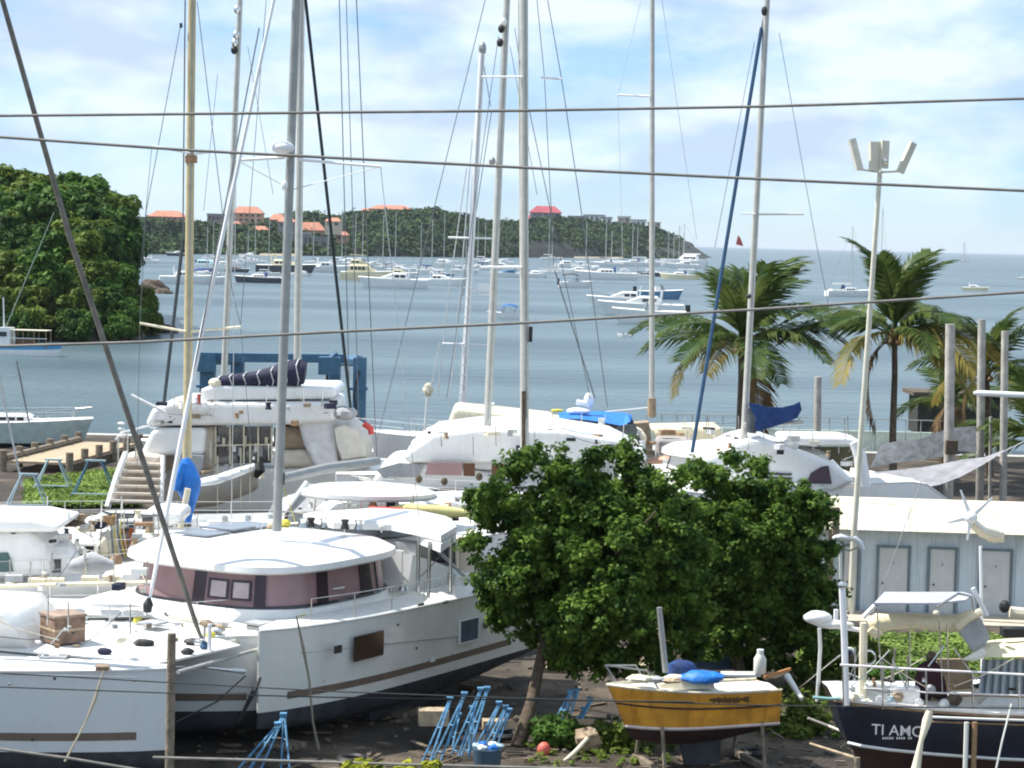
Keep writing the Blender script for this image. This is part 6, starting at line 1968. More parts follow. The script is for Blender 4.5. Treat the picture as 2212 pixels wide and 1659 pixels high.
# blue boat stands leaning in bundles
def stand(px0, py0, px1, py1, D, w_, label, group=None, m=STANDB):
    """A-frame prop: two long legs joined by rungs, foot px0, head px1"""
    a, b_ = U(px0, py0, D), U(px1, py1, D + .6)
    t = T("boat_stand", label, "boat stand", (a.x, a.y, 0), 0, group)
    sd = Vector((.7, -.7, 0))
    for s in (0, 1):
        t.part("leg", MB().tube(a + sd * (s * w_), b_ + sd * (s * w_ * .15), .028, n=6), m, local=False)
    for f_ in (.25, .6):
        t.part("rung", MB().tube(a.lerp(b_, f_), (a + sd * w_).lerp(b_ + sd * w_ * .15, f_), .02, n=5), m, local=False)
    t.part("head_pad", MB().box(b_ + Vector((0, 0, .03)), (.16, .16, .05)), m, local=False)


grpA = "blue boat stands leaning in a stack by the bin"
labA = ["blue steel boat stand at the left outside of the large stack", "blue stand second from the left in the large stack", "blue stand reaching highest in the middle of the large stack, left of a pair", "blue stand reaching highest in the middle of the large stack, right of a pair", "blue stand in the heart of the large stack, pad above the bin", "blue stand with pale worn legs right of the stack's middle", "blue stand right of the pale worn one, behind the bin", "blue stand at the right outside of the large stack", "short blue stand deep inside the large stack"]
for k, (a, b_) in enumerate((((905, 1662), (972, 1510)), ((925, 1664), (1003, 1500)), ((960, 1664), (1038, 1490)), ((985, 1664), (1052, 1488)), ((1010, 1664), (1020, 1530)), ((1000, 1664), (1078, 1520)), ((1020, 1664), (1092, 1528)), ((1035, 1664), (1100, 1535)), ((950, 1660), (990, 1545)))):
    stand(a[0], a[1], b_[0], b_[1], 52.6 + .22 * k, .28, labA[k], grpA)
labB = ["blue boat stand left in the small stack right of the leaning trunk", "pale worn blue stand in the middle of the small stack", "blue stand at the right of the small stack", "lowest blue stand in the small stack, beneath the others"]
for k, (a, b_) in enumerate((((1180, 1590), (1232, 1495)), ((1195, 1600), (1246, 1492)), ((1215, 1600), (1275, 1512)), ((1205, 1606), (1262, 1532)))):
    stand(a[0], a[1], b_[0], b_[1], 54.6 + .2 * k, .3, labB[k], "small stack of blue boat stands right of the trunk")
labC = ["blue boat stand at the left of the group below the middle catamaran's bow", "pale blue stand leaning under the middle catamaran's bow", "upright light blue stand post under the middle catamaran's bow"]
for k, (a, b_) in enumerate((((515, 1660), (600, 1565)), ((540, 1664), (612, 1545)), ((607, 1668), (612, 1548)))):
    stand(a[0], a[1], b_[0], b_[1], 50.5 + .3 * k, .34, labC[k], "blue stands below the bow")
bn = U(1052, 1662, 51.8)
BN = T("rubbish_bin", "dark blue-grey bin heaped with blue and white scraps in front of the stands", "bin", (bn.x, bn.y, 0))
BN.part("body", MB().path([(0, 0, 0), (0, 0, bn.z + .52)], [.30, .37], 12), mat("bin_slate", (.05, .09, .13), .6), smooth=40)
for k in range(6):
    BN.part("scrap", MB().ell((.26 * math.cos(k * 1.05), .2 * math.sin(k * 1.05), bn.z + .56), (.13, .12, .07), 7, 5, .2, seed=k), (LIGHTBLUE, MASTW, BLUET)[k % 3])

# bushes near the bottom
def bush(label, px, py, D, r_, seed, m=LEAFB, leaf=.09, per=110, n=26):
    c = U(px, py, D)
    t = T("bush", label, "bush", (c.x, c.y, 0))
    cl = [(a, b_, c.z + d, rr) for a, b_, d, rr in crown_clumps(r_, n, seed, min(r_) * .45, inner=.3)]
    cl = [q_ for q_ in cl if q_[2] > -.05]
    crown_part(t, cl, per, leaf, m, seed, up=.5)
    t.part("stem", MB().tube((0, 0, -.05), (0, 0, max(.3, c.z)), .04, n=5), BARK)


bush("green weedy bush at the foot of the leaning tree", 1200, 1588, 54.5, (.7, .6, .5), 61)
bush("low olive bush in front of the ochre boat's bow", 1320, 1600, 54.2, (.8, .6, .5), 62, LEAFO)
bush("bush between the ochre boat's stern and the navy boat", 1720, 1560, 57, (.9, .8, .7), 63, LEAFO)
bush("dark leafy bush under the smaller tree at its right", 1790, 1400, 66, (.8, .7, 1.2), 64)
bush("dry olive bush by the navy boat's stern post", 1850, 1420, 62, (1.0, .7, .8), 65, LEAFO)
bush("leafy bush right behind the navy boat's stern rail", 1940, 1465, 60, (1.2, .7, .5), 66, LEAFB)
for k, (px, rx, lb) in enumerate(((785, .32, "yellow-green flowering shrub top at the bottom edge, left clump"), (905, .50, "yellow-green flowering shrub top at the bottom edge, right clump"))):
    bush(lb, px, 1668, 30, (rx, .4, .17 if k == 0 else .22), 70 + k, YLEAF, .05, 60, 20)

# ---------------------------------------------------------------- navy-hulled yacht TI AMO, lower right
ND = 45.0
TA = T("navy_sailing_yacht", "navy-hulled yacht with TI AMO lettered on its quarter and cream canvas over the cockpit", "sailboat", (*(U(2000, 1600, ND + 1.2).xy), 0))


def tp(px, py, D=ND):
    return U(px, py, D)


# sections from the stern (left) to the bow (outside the frame on the right)
sec = []
secs = [(1812, 1524, 1842, 1622, 1860, 1690, .95), (1850, 1527, 1868, 1624, 1880, 1720, 1.15), (1920, 1531, 1925, 1628, 1925, 1760, 1.35), (2020, 1536, 2020, 1633, 2010, 1800, 1.55), (2150, 1543, 2145, 1640, 2140, 1850, 1.65), (2300, 1548, 2295, 1648, 2290, 1870, 1.6), (2480, 1545, 2470, 1650, 2460, 1840, 1.1), (2640, 1535, 2600, 1650, 2570, 1760, .12)]
rg = []
for (x0, y0, x1, y1, x2, y2, hbm) in secs:
    a, b_, c = tp(x0, y0, ND), tp(x1, y1, ND + .05), tp(x2, y2, ND + hbm)
    yc = ND + 1.65
    m = a.lerp(b_, .5)
    near = [Vector((a.x, yc - hbm, a.z)), Vector((m.x, yc - hbm * 1.04, m.z)), Vector((b_.x, yc - hbm * .97, b_.z)), Vector((c.x, yc - hbm * .5, (b_.z + c.z) / 2)), Vector((c.x, yc, max(.25, c.z)))]
    rg.append(near + [Vector((p.x, 2 * yc - p.y, p.z)) for p in near[-2::-1]])
mb = MB()
mb.loft([r[:3] for r in rg], False, False)
mb.loft([r[-3:] for r in rg], False, False)
mb.add(rg[0][:3] + rg[0][-3:], [tuple(range(6))])
NH = TA.part("hull", mb, NAVYH, local=False, smooth=40)
mb = MB()
mb.loft([r[2:-2] for r in rg], False, False)
mb.add(rg[0][2:-2], [tuple(range(5))])
TA.part("bottom", mb, ANTIRED, NH, local=False, smooth=40)
TA.part("boot_top", MB().path([r[2] + Vector((0, -.02, .02)) for r in rg], .035, 5), GREYW, NH, local=False)
TA.part("toe_rail", MB().path([r[0] + Vector((0, -.01, .03)) for r in rg], .05, 6), mat("white_toe_rail", (.8, .76, .7), .4), NH, local=False)
TA.part("teak_capping", MB().path([r[0] + Vector((0, -.03, -.04)) for r in rg], .025, 5), TEAK, NH, local=False)
mb = MB()
mb.loft([[r[0] - Vector((0, 0, .02)), (r[0] + r[-1]) / 2 + Vector((0, 0, .05)), r[-1] - Vector((0, 0, .02))] for r in rg], False, False)
TA.part("deck", mb, DECK, local=False, smooth=40)
TA.part("rub_rail", MB().path([tp(2013, 1549, ND - .12), tp(2120, 1553, ND - .2), tp(2330, 1560, ND - .2)], .03, 6), GREYW, NH, local=False)
TA.part("rub_rail", MB().path([tp(2013, 1559, ND - .10), tp(2120, 1563, ND - .18), tp(2330, 1570, ND - .18)], .02, 6), TEAK, NH, local=False)
TA.part("cove_line", MB().path([tp(1880, 1552, ND + .38), tp(1985, 1554, ND + .16)], .006, 4), mat("gold_line", (.45, .38, .2), .4), NH, local=False)


def text(s, px, py, D, wpx, parent, m, yaw=0.0, name="lettering"):
    cu = bpy.data.curves.new(name, 'FONT')
    cu.body = s
    cu.extrude = .004
    cu.offset = .004
    cu.materials.append(m)
    tmp = bpy.data.objects.new(name, cu)
    sc.collection.objects.link(tmp)
    bpy.context.view_layer.update()
    w_ = tmp.dimensions.x
    me = bpy.data.meshes.new_from_object(tmp.evaluated_get(bpy.context.evaluated_depsgraph_get()))
    bpy.data.objects.remove(tmp)
    me.materials.clear()
    me.materials.append(m)
    o = bpy.data.objects.new(name, me)
    sc.collection.objects.link(o)
    k = wpx / F * D / w_
    o.parent = parent
    p = U(px, py, D) - Vector(TA.o.location)
    o.matrix_local = Matrix.Translation(p) @ Matrix.Rotation(yaw, 4, 'Z') @ Matrix.Rotation(math.pi / 2, 4, 'X') @ Matrix.Scale(k, 4)
    return o


LETT = mat("white_lettering", (.75, .75, .72), .5, var=.02)
text("TI AMO", 1882, 1586, ND + .25, 112, NH, LETT, -.14)
# the small port-of-registry line is unreadable in the photograph: a row of short strokes
sm_ = MB()
for k in range(13):
    if k in (5, 10):
        continue
    p = tp(1908 + k * 5.0, 1594.5, ND + .22 - k * .012)
    sm_.box(p, (.030, .012, .045), -.14)
TA.part("small_lettering", sm_, GREYW, NH, local=False)
# rails
ra = [(1815, 1436), (1900, 1441), (2000, 1447), (2110, 1452), (2260, 1460)]
TA.part("upper_rail", MB().path([tp(x, y, ND + .1) for x, y in ra], .028, 6), mat("white_rail", (.8, .76, .74), .4), local=False)
TA.part("mid_rail", MB().path([tp(x, y, ND + .1) for x, y in ((1870, 1487), (1970, 1492), (2000, 1496), (2260, 1504))], .018, 6), mat("white_rail", (.8, .8, .8), .4), local=False)
for x in (1820, 1905, 2000, 2100, 2200):
    TA.part("stanchion", MB().tube(tp(x, 1438 + (x - 1815) * .055, ND + .1), tp(x + 2, 1528 + (x - 1815) * .05, ND + .1), .018, n=6), STEEL, local=False)
TA.part("stern_post", MB().path([tp(1819, 1266, ND + .4), tp(1824, 1380, ND + .4), tp(1828, 1524, ND + .4)], .07, 8), MASTW, local=False)
TA.part("stern_post_cap", MB().ell(tp(1819, 1264, ND + .4), (.10, .10, .08), 8, 6), STEEL, local=False)
TA.part("arch_leg", MB().path([tp(1866, 1345, ND + .8), tp(1864, 1440, ND + .8), tp(1862, 1520, ND + .8)], .085, 8), CREAM, local=False)
TA.part("arch_leg", MB().path([tp(1864, 1334, ND + .8), tp(1890, 1308, ND + .8)], .05, 8), MASTW, local=False)
TA.part("arch_leg", MB().path([tp(1770, 1357, ND + 2.0), tp(1772, 1400, ND + 2.0), tp(1765, 1515, ND + 2.0)], .04, 8), GREYW, local=False)
TA.part("stern_plank", MB().path([tp(1756, 1506, ND + .6), tp(1790, 1509, ND + .6), tp(1822, 1508, ND + .6)], .035, 6), mat("teal_pipe", (.25, .45, .42), .5), local=False)
TA.part("solar_panel", MB().prism([tp(1888, 1306, ND + .3), tp(2020, 1306, ND + .3), tp(2085, 1300, ND + .6), tp(2100, 1288, ND + 1.6), tp(2080, 1282, ND + 2.0), tp(1910, 1282, ND + 2.0)], (0, 0, .035)), mat("pale_grey_panel", (.42, .43, .46), .4), local=False)
TA.part("bimini_frame", MB().path([tp(2022, 1312, ND + .2), tp(2070, 1282, ND + .6), tp(2100, 1288, ND + .6), tp(2105, 1320, ND + .6)], .03, 6), STEEL, local=False)
for x0, y0, x1, y1 in ((1894, 1310, 1906, 1500), (2028, 1325, 2036, 1500), (1965, 1360, 1966, 1440), (2045, 1345, 2050, 1500), (2060, 1400, 2110, 1470), (2040, 1395, 2005, 1440), (1930, 1430, 1960, 1490)):
    TA.part("frame_tube", MB().tube(tp(x0, y0, ND + .5), tp(x1, y1, ND + .5), .015, n=6), STEEL, local=False)
TA.part("deck_lamp", MB().ell(tp(2022, 1324, ND + .3), (.08, .08, .06), 8, 6), CREAM, local=False)
TA.part("sail_cover", MB().path([tp(x, y, ND + 1.0) for x, y in ((1878, 1352), (1895, 1346), (1925, 1344), (1975, 1342), (2030, 1347), (2065, 1348), (2095, 1334), (2112, 1325))], [.13, .21, .16, .15, .16, .17, .16, .1], 9), CREAMC, local=False, smooth=60)
TA.part("sail_cover_hood", MB().path([tp(x, y, ND + .9) for x, y in ((1880, 1358), (1892, 1368), (1905, 1362))], [.1, .13, .08], 8), CREAMC, local=False, smooth=60)
TA.part("cover_side", MB().prism([tp(2068, 1356, ND + .8), tp(2114, 1326, ND + .8), tp(2140, 1378, ND + .9), tp(2108, 1414, ND + .9)], (0, .5, 0)), GREYC, local=False)
TA.part("cover_top", MB().path([tp(2066, 1356, ND + .8), tp(2090, 1336, ND + .8), tp(2118, 1322, ND + .8)], .09, 8), CREAMC, local=False)
dod = [[tp(x, y, D) for x, y in pts] for D, pts in ((ND + .5, ((2084, 1424), (2118, 1420), (2160, 1420), (2240, 1418), (2300, 1420))), (ND + .9, ((2096, 1412), (2125, 1396), (2165, 1392), (2240, 1386), (2300, 1388))), (ND + 2.2, ((2110, 1402), (2135, 1384), (2170, 1380), (2240, 1376), (2300, 1378))))]
TA.part("cream_dodger", MB().loft(dod, False, False), CREAMC, local=False, smooth=60)
TA.part("dodger_peak", MB().path([tp(2083, 1424, ND + .4), tp(2105, 1420, ND + .4), tp(2125, 1410, ND + .5)], [.03, .08, .1], 8), mat("cream_white", (.75, .72, .62), .7), local=False)
cur = MB()
for k in range(9):
    x0 = 2122 + k * 16
    cur.loft([[tp(x0, 1424, ND + .6), tp(x0 + 10, 1424, ND + .75)], [tp(x0 - 9 + k, 1500, ND + .5), tp(x0 + 4 + k, 1500, ND + .68)]], False, False)
    cur.loft([[tp(x0 + 10, 1424, ND + .75), tp(x0 + 16, 1424, ND + .6)], [tp(x0 + 4 + k, 1500, ND + .68), tp(x0 + 8 + k, 1500, ND + .5)]], False, False)
TA.part("clear_curtain", cur, mat("milky_plastic", (.42, .46, .48), .25), local=False)
TA.part("pedestal_cover", MB().loft([[tp(x0, y, ND + .9), tp(x1, y, ND + .9), tp(x1 - 3, y, ND + 1.5), tp(x0 + 3, y, ND + 1.5)] for y, x0, x1 in ((1506, 1976, 2048), (1470, 1976, 2042), (1438, 1982, 2030), (1428, 1998, 2020))]), MAROON, local=False)
TA.part("pedestal_top", MB().ell(tp(2012, 1420, ND + 1.1), (.12, .12, .14), 9, 6), BARK, local=False)
TA.part("canvas_screen", MB().prism([tp(2022, 1424, ND + 1.8), tp(2090, 1424, ND + 1.8), tp(2104, 1495, ND + 1.8), tp(2045, 1495, ND + 1.8)], (0, .1, 0)), TAN, local=False)
TA.part("cockpit_coaming", MB().prism([tp(1862, 1484, ND + 1.0), tp(1975, 1486, ND + 1.0), tp(1978, 1520, ND + .8), tp(1858, 1516, ND + .8)], (0, .4, 0)), GREYW, local=False)
TA.part("coaming_edge", MB().tube(tp(1862, 1484, ND + .95), tp(1975, 1487, ND + .95), .04, n=6), WHITE, local=False)
TA.part("deck_locker", MB().box(tp(1955, 1500, ND + .7), (.55, .35, .32)), WHITE, local=False)
TA.part("helm_wheel", MB().path([tp(1878 + 13 * math.cos(a) * 1.0 + 0, 1420 + 15 * math.sin(a), ND + 1.2) for a in np.linspace(0, 6.28, 17)], .02, 5), STEEL, local=False) if True else None
for k, (x, y, rr, m_) in enumerate(((1832, 1512, .08, GREYW), (1848, 1508, .10, CREAM), (1860, 1515, .07, LIGHTBLUE), (1875, 1514, .06, CREAM), (1900, 1510, .08, WHITE), (1925, 1512, .09, LIGHTBLUE), (1940, 1505, .12, TAN), (1985, 1518, .10, WHITE), (2040, 1520, .12, GREYW), (1842, 1490, .07, STEEL), (2010, 1488, .10, GREYC), (2062, 1510, .16, BARK), (1838, 1420, .12, BARK), (1832, 1412, .09, NAVY))):
    TA.part("winch" if m_ is STEEL else "deck_gear", MB().ell(tp(x, y, ND + .5), (rr, rr, rr * .9), 8, 6, .08, seed=k), m_, local=False)
TA.part("life_ring", MB().path([tp(1835 + 11 * math.cos(a), 1414 + 13 * math.sin(a), ND + .5) for a in np.linspace(0, 6.28, 15)], .035, 6), WHITE, local=False)
TA.part("grab_rail", MB().path([tp(2060, 1504, ND + .5), tp(2120, 1500, ND + .7), tp(2250, 1506, ND + .5)], .04, 6), TEAK, local=False)
TA.part("cabin", MB().prism([tp(2110, 1530, ND + .8), tp(2140, 1500, ND + .8), tp(2330, 1500, ND + .8), tp(2340, 1538, ND + .8)], (0, 1.6, 0)), WHITE, local=False)
TA.part("backstay", MB().tube(tp(1826, 1490, ND + .6), tp(1990, 1040, ND + 2.0), .010, n=5), WIRE, local=False)
TA.part("signal_horn", MB().ell(tp(2170, 1310, ND + 1.2), (.12, .12, .14), 8, 6), RUBBER, local=False)
TA.part("boom_crutch", MB().tube(tp(2102, 1270, ND + .9), tp(2132, 1330, ND + .9), .05, n=6), MASTW, local=False)
TA.part("cushion", MB().box(tp(2200, 1365, ND + 1.2), (.7, .4, .18)), RUBBER, local=False)
TA.part("boom_end", MB().tube(tp(2182, 1322, ND + 1.3), tp(2260, 1330, ND + 1.3), .12, n=8), CREAM, local=False)

OM = T("outboard_motor", "white outboard motor clamped on a board off the navy yacht's stern", "outboard motor", tp(1795, 1345, ND + 1.2))
OM.part("cowling", MB().ell((-.28, 0, .10), (.30, .2, .15), 10, 7, .04), WHITE, smooth=50)
OM.part("lower_cowl", MB().ell((.05, 0, -.03), (.42, .18, .10), 10, 7, .06), GREYW, smooth=50)
OM.part("mounting_board", MB().box((.25, .02, -.10), (.9, .25, .06), rot=Matrix.Rotation(.12, 3, 'Y')), MASTW)
OM.part("tiller", MB().tube((.1, 0, .05), (.1, 0, .28), .05, n=6), MASTW)

WG = T("wind_generator", "white wind generator with fanned blades beside the store building doors, on the navy yacht", "wind turbine", tp(2118, 1420, ND + 2.5))
WG.part("pole", MB().tube(tp(2118, 1180, ND + 2.5), tp(2122, 1460, ND + 2.5), .035, n=8), MASTW, local=False)
WG.part("nacelle", MB().path([tp(2100, 1130, ND + 2.3), tp(2122, 1148, ND + 2.5), tp(2150, 1158, ND + 2.7), tp(2165, 1160, ND + 2.8)], [.10, .13, .15, .05], 10), CREAM, local=False, smooth=60)
hb_ = tp(2098, 1118, ND + 2.2)
WG.part("hub", MB().ell(hb_, (.14, .12, .13), 10, 7), WHITE, local=False, smooth=60)
for a in (1.95, .75, 3.4, 4.6, 5.6):
    d = Vector((math.cos(a), .1, math.sin(a)))
    s_ = d.cross(Vector((0, 1, 0))).normalized()
    e_ = hb_ + d * (.62 if a < 3 else .5)
    WG.part("blade", MB().prism([hb_ + s_ * .05, hb_ - s_ * .05, e_ - s_ * .015, e_ + s_ * .02], (0, .02, 0)), MASTW, local=False)
WG.part("tail_fin", MB().box(tp(2152, 1160, ND + 2.8), (.34, .04, .22)), CREAM, local=False)

SL = T("twin_lamp", "white twin-armed lamp on a thin post in front of the store building", "lamp", G(1822, 1440, 0))
ld = SL.o.location.y
SL.part("post", MB().tube((SL.o.location.x, ld, 0), U(1815, 1180, ld), .05, n=8), GREYW, local=False)
SL.part("lamp_head", MB().path([U(1799, 1163, ld), U(1815, 1160, ld), U(1850, 1166, ld)], [.06, .11, .05], 8), MASTW, local=False, smooth=50)
SL.part("lamp_head", MB().path([U(1846, 1160, ld - .2), U(1856, 1172, ld - .2), U(1864, 1188, ld - .2)], [.05, .10, .07], 8), MASTW, local=False, smooth=50)
SL.part("arm", MB().path([U(1818, 1184, ld), U(1835, 1190, ld), U(1858, 1180, ld)], .03, 6), STEEL, local=False)
SL.part("floodlight_stalk", MB().box(U(1806, 1125, ld + .1), (.2, .15, .8)), WOOD, local=False)

# oar-like pale spar and props before the navy hull
solo("oar", "cream oar leaning against the navy yacht's side below the name", "oar", MB().path([tp(2008, 1536, ND - .6), tp(2003, 1556, ND - .62), tp(1990, 1600, ND - .7), tp(1978, 1664, ND - .8)], [.07, .10, .05, .10], 8), CREAM, smooth=50)
for x, r_, lb, m_ in ((2088, .05, "grey steel prop standing against the navy yacht's side", GREYW), (2106, .055, "brown timber prop next to the grey one by the navy yacht", TEAK), (1852, .06, "short timber prop under the navy yacht's stern", WOOD)):
    a = tp(x, 1560 if x > 2000 else 1636, ND - .35)
    solo("hull_prop", lb, "prop", MB().tube((a.x, ND - .45, 0), a, r_, n=8), m_)
solo("mooring_line", "pale line hanging down the navy yacht's side at the right", "rope", MB().path([tp(2185, 1520, ND - .3), tp(2165, 1600, ND - .5), tp(2150, 1670, ND - .6)], .02, 6), GREYW)
solo("boat_hook", "pink and white boat hook lying on the ground left of the navy stern", "boat hook", MB().path([U(1745, 1551, 50), U(1790, 1568, 50), U(1834, 1586, 49.5)], .03, 6), mat("pinkish_white", (.6, .52, .48), .5))
solo("float_end", "small pale aqua float tied at the boat hook's end", "float", MB().ell(U(1834, 1587, 49.3), (.09, .08, .10), 8, 6), mat("pale_aqua", (.55, .75, .70), .5))
solo("leaning_pipe", "short grey pipe leaning behind the ochre boat's stern", "pipe", MB().path([U(1700, 1460, 55.5), U(1732, 1510, 54.8)], [.09, .06], 8), GREYW, smooth=50)
solo("long_boat_hook", "long thin pole slanting from the bushes to the navy yacht's stern", "pole", MB().tube(U(1725, 1488, 52), U(1815, 1415, 46.5), .018, n=6), STEEL)
solo("hanging_pole", "pale pole lying on the bare ground below the navy stern", "pole", MB().tube(U(1750, 1606, 50.5), U(1890, 1650, 46.5), .025, n=5), WOODL)

# rocks and bits of rubble on the yard floor
rs = random.Random(77)
rk = MB()
for k in range(260):
    px, py = rs.uniform(0, 2212), rs.uniform(1440, 1668)
    g_ = G(px, py, 0)
    s_ = rs.uniform(.02, .07)
    rk.ell((g_.x, g_.y, .05 + .10 * mnoise.noise(Vector((g_.x * .22, g_.y * .22, 0)))), (s_ * 1.3, s_, s_ * .8), 5, 4, .1, seed=k)
solo("rubble", "small stones and chips scattered over the dirt yard", "rubble", rk, mat("dusty_stone", (.16, .14, .11), .95), kind="stuff")
cl = []
for k in range(260):
    px, py = rs.choice(((1640 + rs.uniform(0, 220), rs.uniform(1490, 1600)), (1130 + rs.uniform(0, 320), rs.uniform(1560, 1660)), (1700 + rs.uniform(0, 150), rs.uniform(1470, 1540))))
    g_ = G(px, py, 0)
    cl.append((g_.x, g_.y, .12, rs.uniform(.08, .22)))
me = leaf_mesh("weeds", cl, 16, .07, LEAFO, 8, up=.9, squash=.6, shell=.2)
o = bpy.data.objects.new("weeds", me)
sc.collection.objects.link(o)
setp(o, "low weeds creeping over the bare ground between the trees and the navy yacht", "weeds", kind="stuff")

# shoring blocks below the catamarans
for k, (px, py, lb) in enumerate(((640, 1652, "stack of dark timber blocks under the middle catamaran's near bow"), (860, 1560, "stack of dark timber blocks under the middle catamaran amidships"), (1040, 1520, "stack of dark timber blocks under the middle catamaran's stern"))):
    p = (5.0, 3, 0), (0, 3, 0), (-4.2, 3, 0)
    q = MC.W((p[k][0], 3.0, -1.0))
    t = T("timber_crib", lb, "timber stack", (q.x, q.y, 0), math.radians(-121))
    for j in range(1):
        for i in (-1, 0, 1):
            t.part("timber", MB().box((i * .3, 0, .04 + j * .17), (.22, 1.0, .15)), WOOD)

# ---------------------------------------------------------------- extra far-shore masts seen against the ridge
for k, (px, yt, yb, lb) in enumerate(((458, 476, 556, "pale mast of a far sloop right of the buff mast, at the shore"), (533, 470, 560, "thin distant mast below the ridge villa"), (1190, 490, 556, "thin distant mast below the crimson-roofed building"), (1452, 500, 566, "short distant mast left of the headland's rocky tip"), (1045, 480, 560, "distant mast between the white and grey masts"))):
    moored(px, yb + 6, 40, "sail", lb.replace("pale mast of a far sloop", "pale far sloop with a tall mast").replace("thin distant mast", "small distant sloop with a thin mast").replace("short distant mast", "small distant sloop with a short mast").replace("distant mast between", "small distant sloop moored between") , yt, 0.1, WHITE, WHITE, None)
# small red and dark pennant on a line by the blue furler, and a yellow wind streamer
solo("pennant", "small red and black pennant flying above the left palm", "flag", MB().prism([U(1594, 508, 110), U(1590, 528, 110), U(1606, 532, 110), U(1600, 515, 110)], (0, .06, 0)), mat("pennant_red", (.40, .10, .09), .8))

for t in zscale:
    t.o.scale = (1, 1, 1.3)

# ---------------------------------------------------------------- clutter on the packed decks
def clutter(t, n_, x0, x1, y0, y1, D, dr_, seed, s_=(.08, .30), mats_=None):
    rs_ = random.Random(seed)
    mats_ = mats_ or (WHITE, WHITE, GREYC, CREAM, STEEL, RUBBER, TEAK, NAVY, GREYW, TAN)
    for k in range(n_):
        px, py = rs_.uniform(x0, x1), rs_.uniform(y0, y1)
        p = U(px, py, D + rs_.uniform(-dr_, dr_))
        a = rs_.uniform(*s_)
        m_ = rs_.choice(mats_)
        c = rs_.random()
        if c < .35:
            t.part("deck_gear", MB().box(p, (a * rs_.uniform(1, 2.6), a, a * rs_.uniform(.3, 1)), rs_.uniform(0, 3)), m_, local=False)
        elif c < .6:
            t.part("winch", MB().path([p, p + Vector((0, 0, a * .6)), p + Vector((0, 0, a))], [a * .5, a * .3, a * .42], 8), m_, local=False)
        elif c < .8:
            t.part("stanchion", MB().tube(p, p + Vector((rs_.uniform(-.05, .05), 0, .7)), .02, n=5), STEEL, local=False)
        else:
            e_ = p + Vector((rs_.uniform(-1.8, 1.8), rs_.uniform(-.6, .6), rs_.uniform(-.1, .9)))
            t.part("line", MB().path([p, p.lerp(e_, .5) - Vector((0, 0, .05)), e_], .014, 4), rs_.choice((WIREL, CREAM, WIRE)), local=False)


clutter(YB, 46, 100, 360, 1120, 1250, 62, 1.5, 1)
clutter(YC, 26, 20, 330, 1235, 1275, 55, .8, 2, (.06, .2))
clutter(YA, 16, 20, 250, 1120, 1200, 60, 1.5, 3)
clutter(LC, 22, 60, 440, 1345, 1425, 50.2, .2, 4, (.03, .12))
clutter(C5, 34, 620, 1050, 1085, 1130, 68, 1.2, 5)
clutter(C6, 40, 880, 1390, 930, 985, 82.3, 1.2, 6, (.08, .35))
clutter(C9, 26, 1150, 1330, 915, 965, 95.2, .8, 7, (.1, .4))
clutter(CA, 34, 1400, 1600, 915, 1000, 98, 2.5, 8, (.1, .45))
clutter(CBt, 34, 1540, 1850, 938, 1010, 88.2, 1.2, 9, (.08, .3))
clutter(FC, 36, 330, 720, 868, 915, 88.9, .6, 10, (.08, .3))
clutter(FC, 18, 350, 600, 985, 1060, 88.5, .5, 11, (.08, .35))
clutter(TA, 40, 1835, 2200, 1470, 1520, 45.8, .5, 12, (.03, .12))
clutter(MC, 18, 880, 1050, 1240, 1300, 60.5, .8, 13, (.05, .2))

HAZE = 0.00003
if HAZE:
    hm_ = bpy.data.materials.new("sea_air_haze")
    hm_.use_nodes = True
    hn = hm_.node_tree
    hn.nodes.remove(hn.nodes["Principled BSDF"])
    pv = hn.nodes.new("ShaderNodeVolumePrincipled")
    pv.inputs["Color"].default_value = (.80, .88, 1.0, 1)
    pv.inputs["Density"].default_value = HAZE
    hn.links.new(pv.outputs[0], hn.nodes["Material Output"].inputs["Volume"])
    hz_ = MB().box((0, 22000, 39), (60200, 46200, 86))
    ho = solo("haze", "thin pale blue sea haze filling the air", "haze", hz_, hm_, kind="stuff")

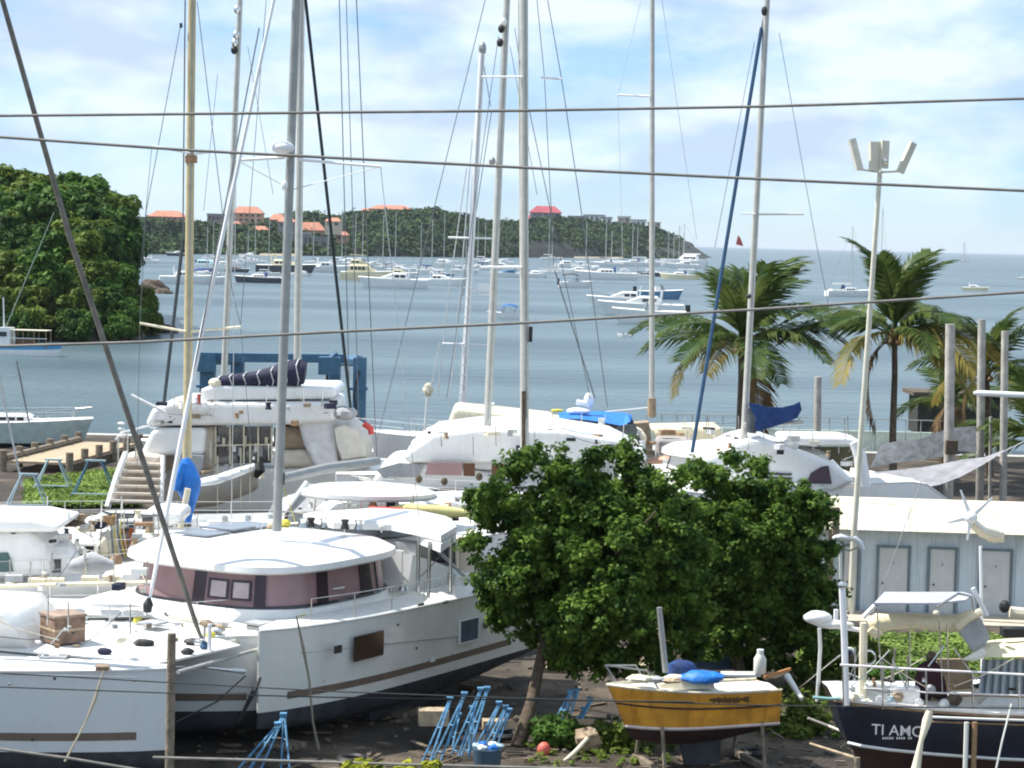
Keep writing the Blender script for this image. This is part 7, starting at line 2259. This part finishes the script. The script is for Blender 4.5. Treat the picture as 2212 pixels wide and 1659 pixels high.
rs = random.Random(31)
db = MB()
for k in range(260):
    px, py = rs.uniform(330, 1900), rs.uniform(1470, 1668)
    g_ = G(px, py, 0.06)
    if rs.random() < .5:
        db.box((g_.x, g_.y, .08), (rs.uniform(.15, .9), rs.uniform(.04, .12), rs.uniform(.02, .06)), rs.uniform(0, 3.1))
    else:
        e_ = Vector((rs.uniform(-.6, .6), rs.uniform(-.6, .6), 0))
        db.path([g_, g_ + e_ * .5 + Vector((0, 0, .05)), g_ + e_], rs.uniform(.008, .025), 4)
solo("debris", "offcuts, hose ends and scraps littering the dirt under the boats", "debris", db, mat("drift_scraps", (.13, .10, .07), .9, var=.6, scale=2), kind="stuff")
for k, (px, py, D, r_, lb) in enumerate(((1090, 1588, 54.6, .30, "old black tyre lying between the blue stands and the leaning trunk"), (760, 1640, 52.6, .28, "old tyre in the shade under the middle catamaran"), (1625, 1625, 53.5, .25, "old tyre under the ochre boat's stern"))):
    c = G(px, py, .12)
    solo("old_tyre", lb, "tyre", MB().path([c + Vector((r_ * math.cos(a), r_ * math.sin(a), 0)) for a in np.linspace(0, 6.28, 19)], .09, 7), RUBBER, smooth=50)

for k, (px, py) in enumerate(((20, 1478), (70, 1598), (290, 1470), (118, 1466))):
    p = PY(LC, px, py, -2.3 - .88)
    LC.part("hull_fitting", MB().ell(p, (.035, .02, .035), 8, 5), RUBBER if k % 2 else STEEL)
LC.part("gunwale_strip", MB().path([PY(LC, x, y, -2.3 - .885) for x, y in ((-60, 1455), (60, 1457), (200, 1461), (300, 1464))], .018, 5), STEEL)
for k, (px, py) in enumerate(((700, 1470), (900, 1400), (980, 1412), (860, 1350))):
    p = PY(MC, px, py, oy - .005)
    MC.part("hull_fitting", MB().ell(p, (.035, .02, .035), 8, 5), RUBBER if k % 2 else STEEL)
MC.part("pale_hull_patch", MB().box(PY(MC, 935, 1425, oy - .004), (.22, .006, .12)), WHITE)  # small flat white patch on the hull side

# dark cockpit doorway, louvred locker and jerry cans at the middle catamaran's stern
dw = slab([(928, 1170), (984, 1166), (984, 1246), (930, 1248)], 63.0, .12, GLASS, MC, "cockpit_doorway")
MC.part("door_frame", MB().path([U(926, 1250, 62.95), U(925, 1168, 62.95), U(987, 1164, 62.95), U(987, 1248, 62.95)], .05, 5), CREAM, dw, local=False)
slab([(990, 1160), (1040, 1158), (1046, 1300), (992, 1300)], 63.2, .3, mat("buff_bulkhead", (.60, .53, .44), .6), MC, "stern_locker")
for k in range(5):
    MC.part("louvre", MB().box(U(903, 1180 + k * 13, 62.9), (.42, .10, .05)), BARK if k % 2 else CREAM, local=False)
MC.part("round_seat", MB().ell(U(955, 1232, 62.7), (.3, .3, .22), 10, 7), DGREYC, local=False)
MC.part("outboard_on_rail", MB().ell(U(940, 1295, 61.5), (.14, .12, .2), 8, 6), RUBBER, local=False)
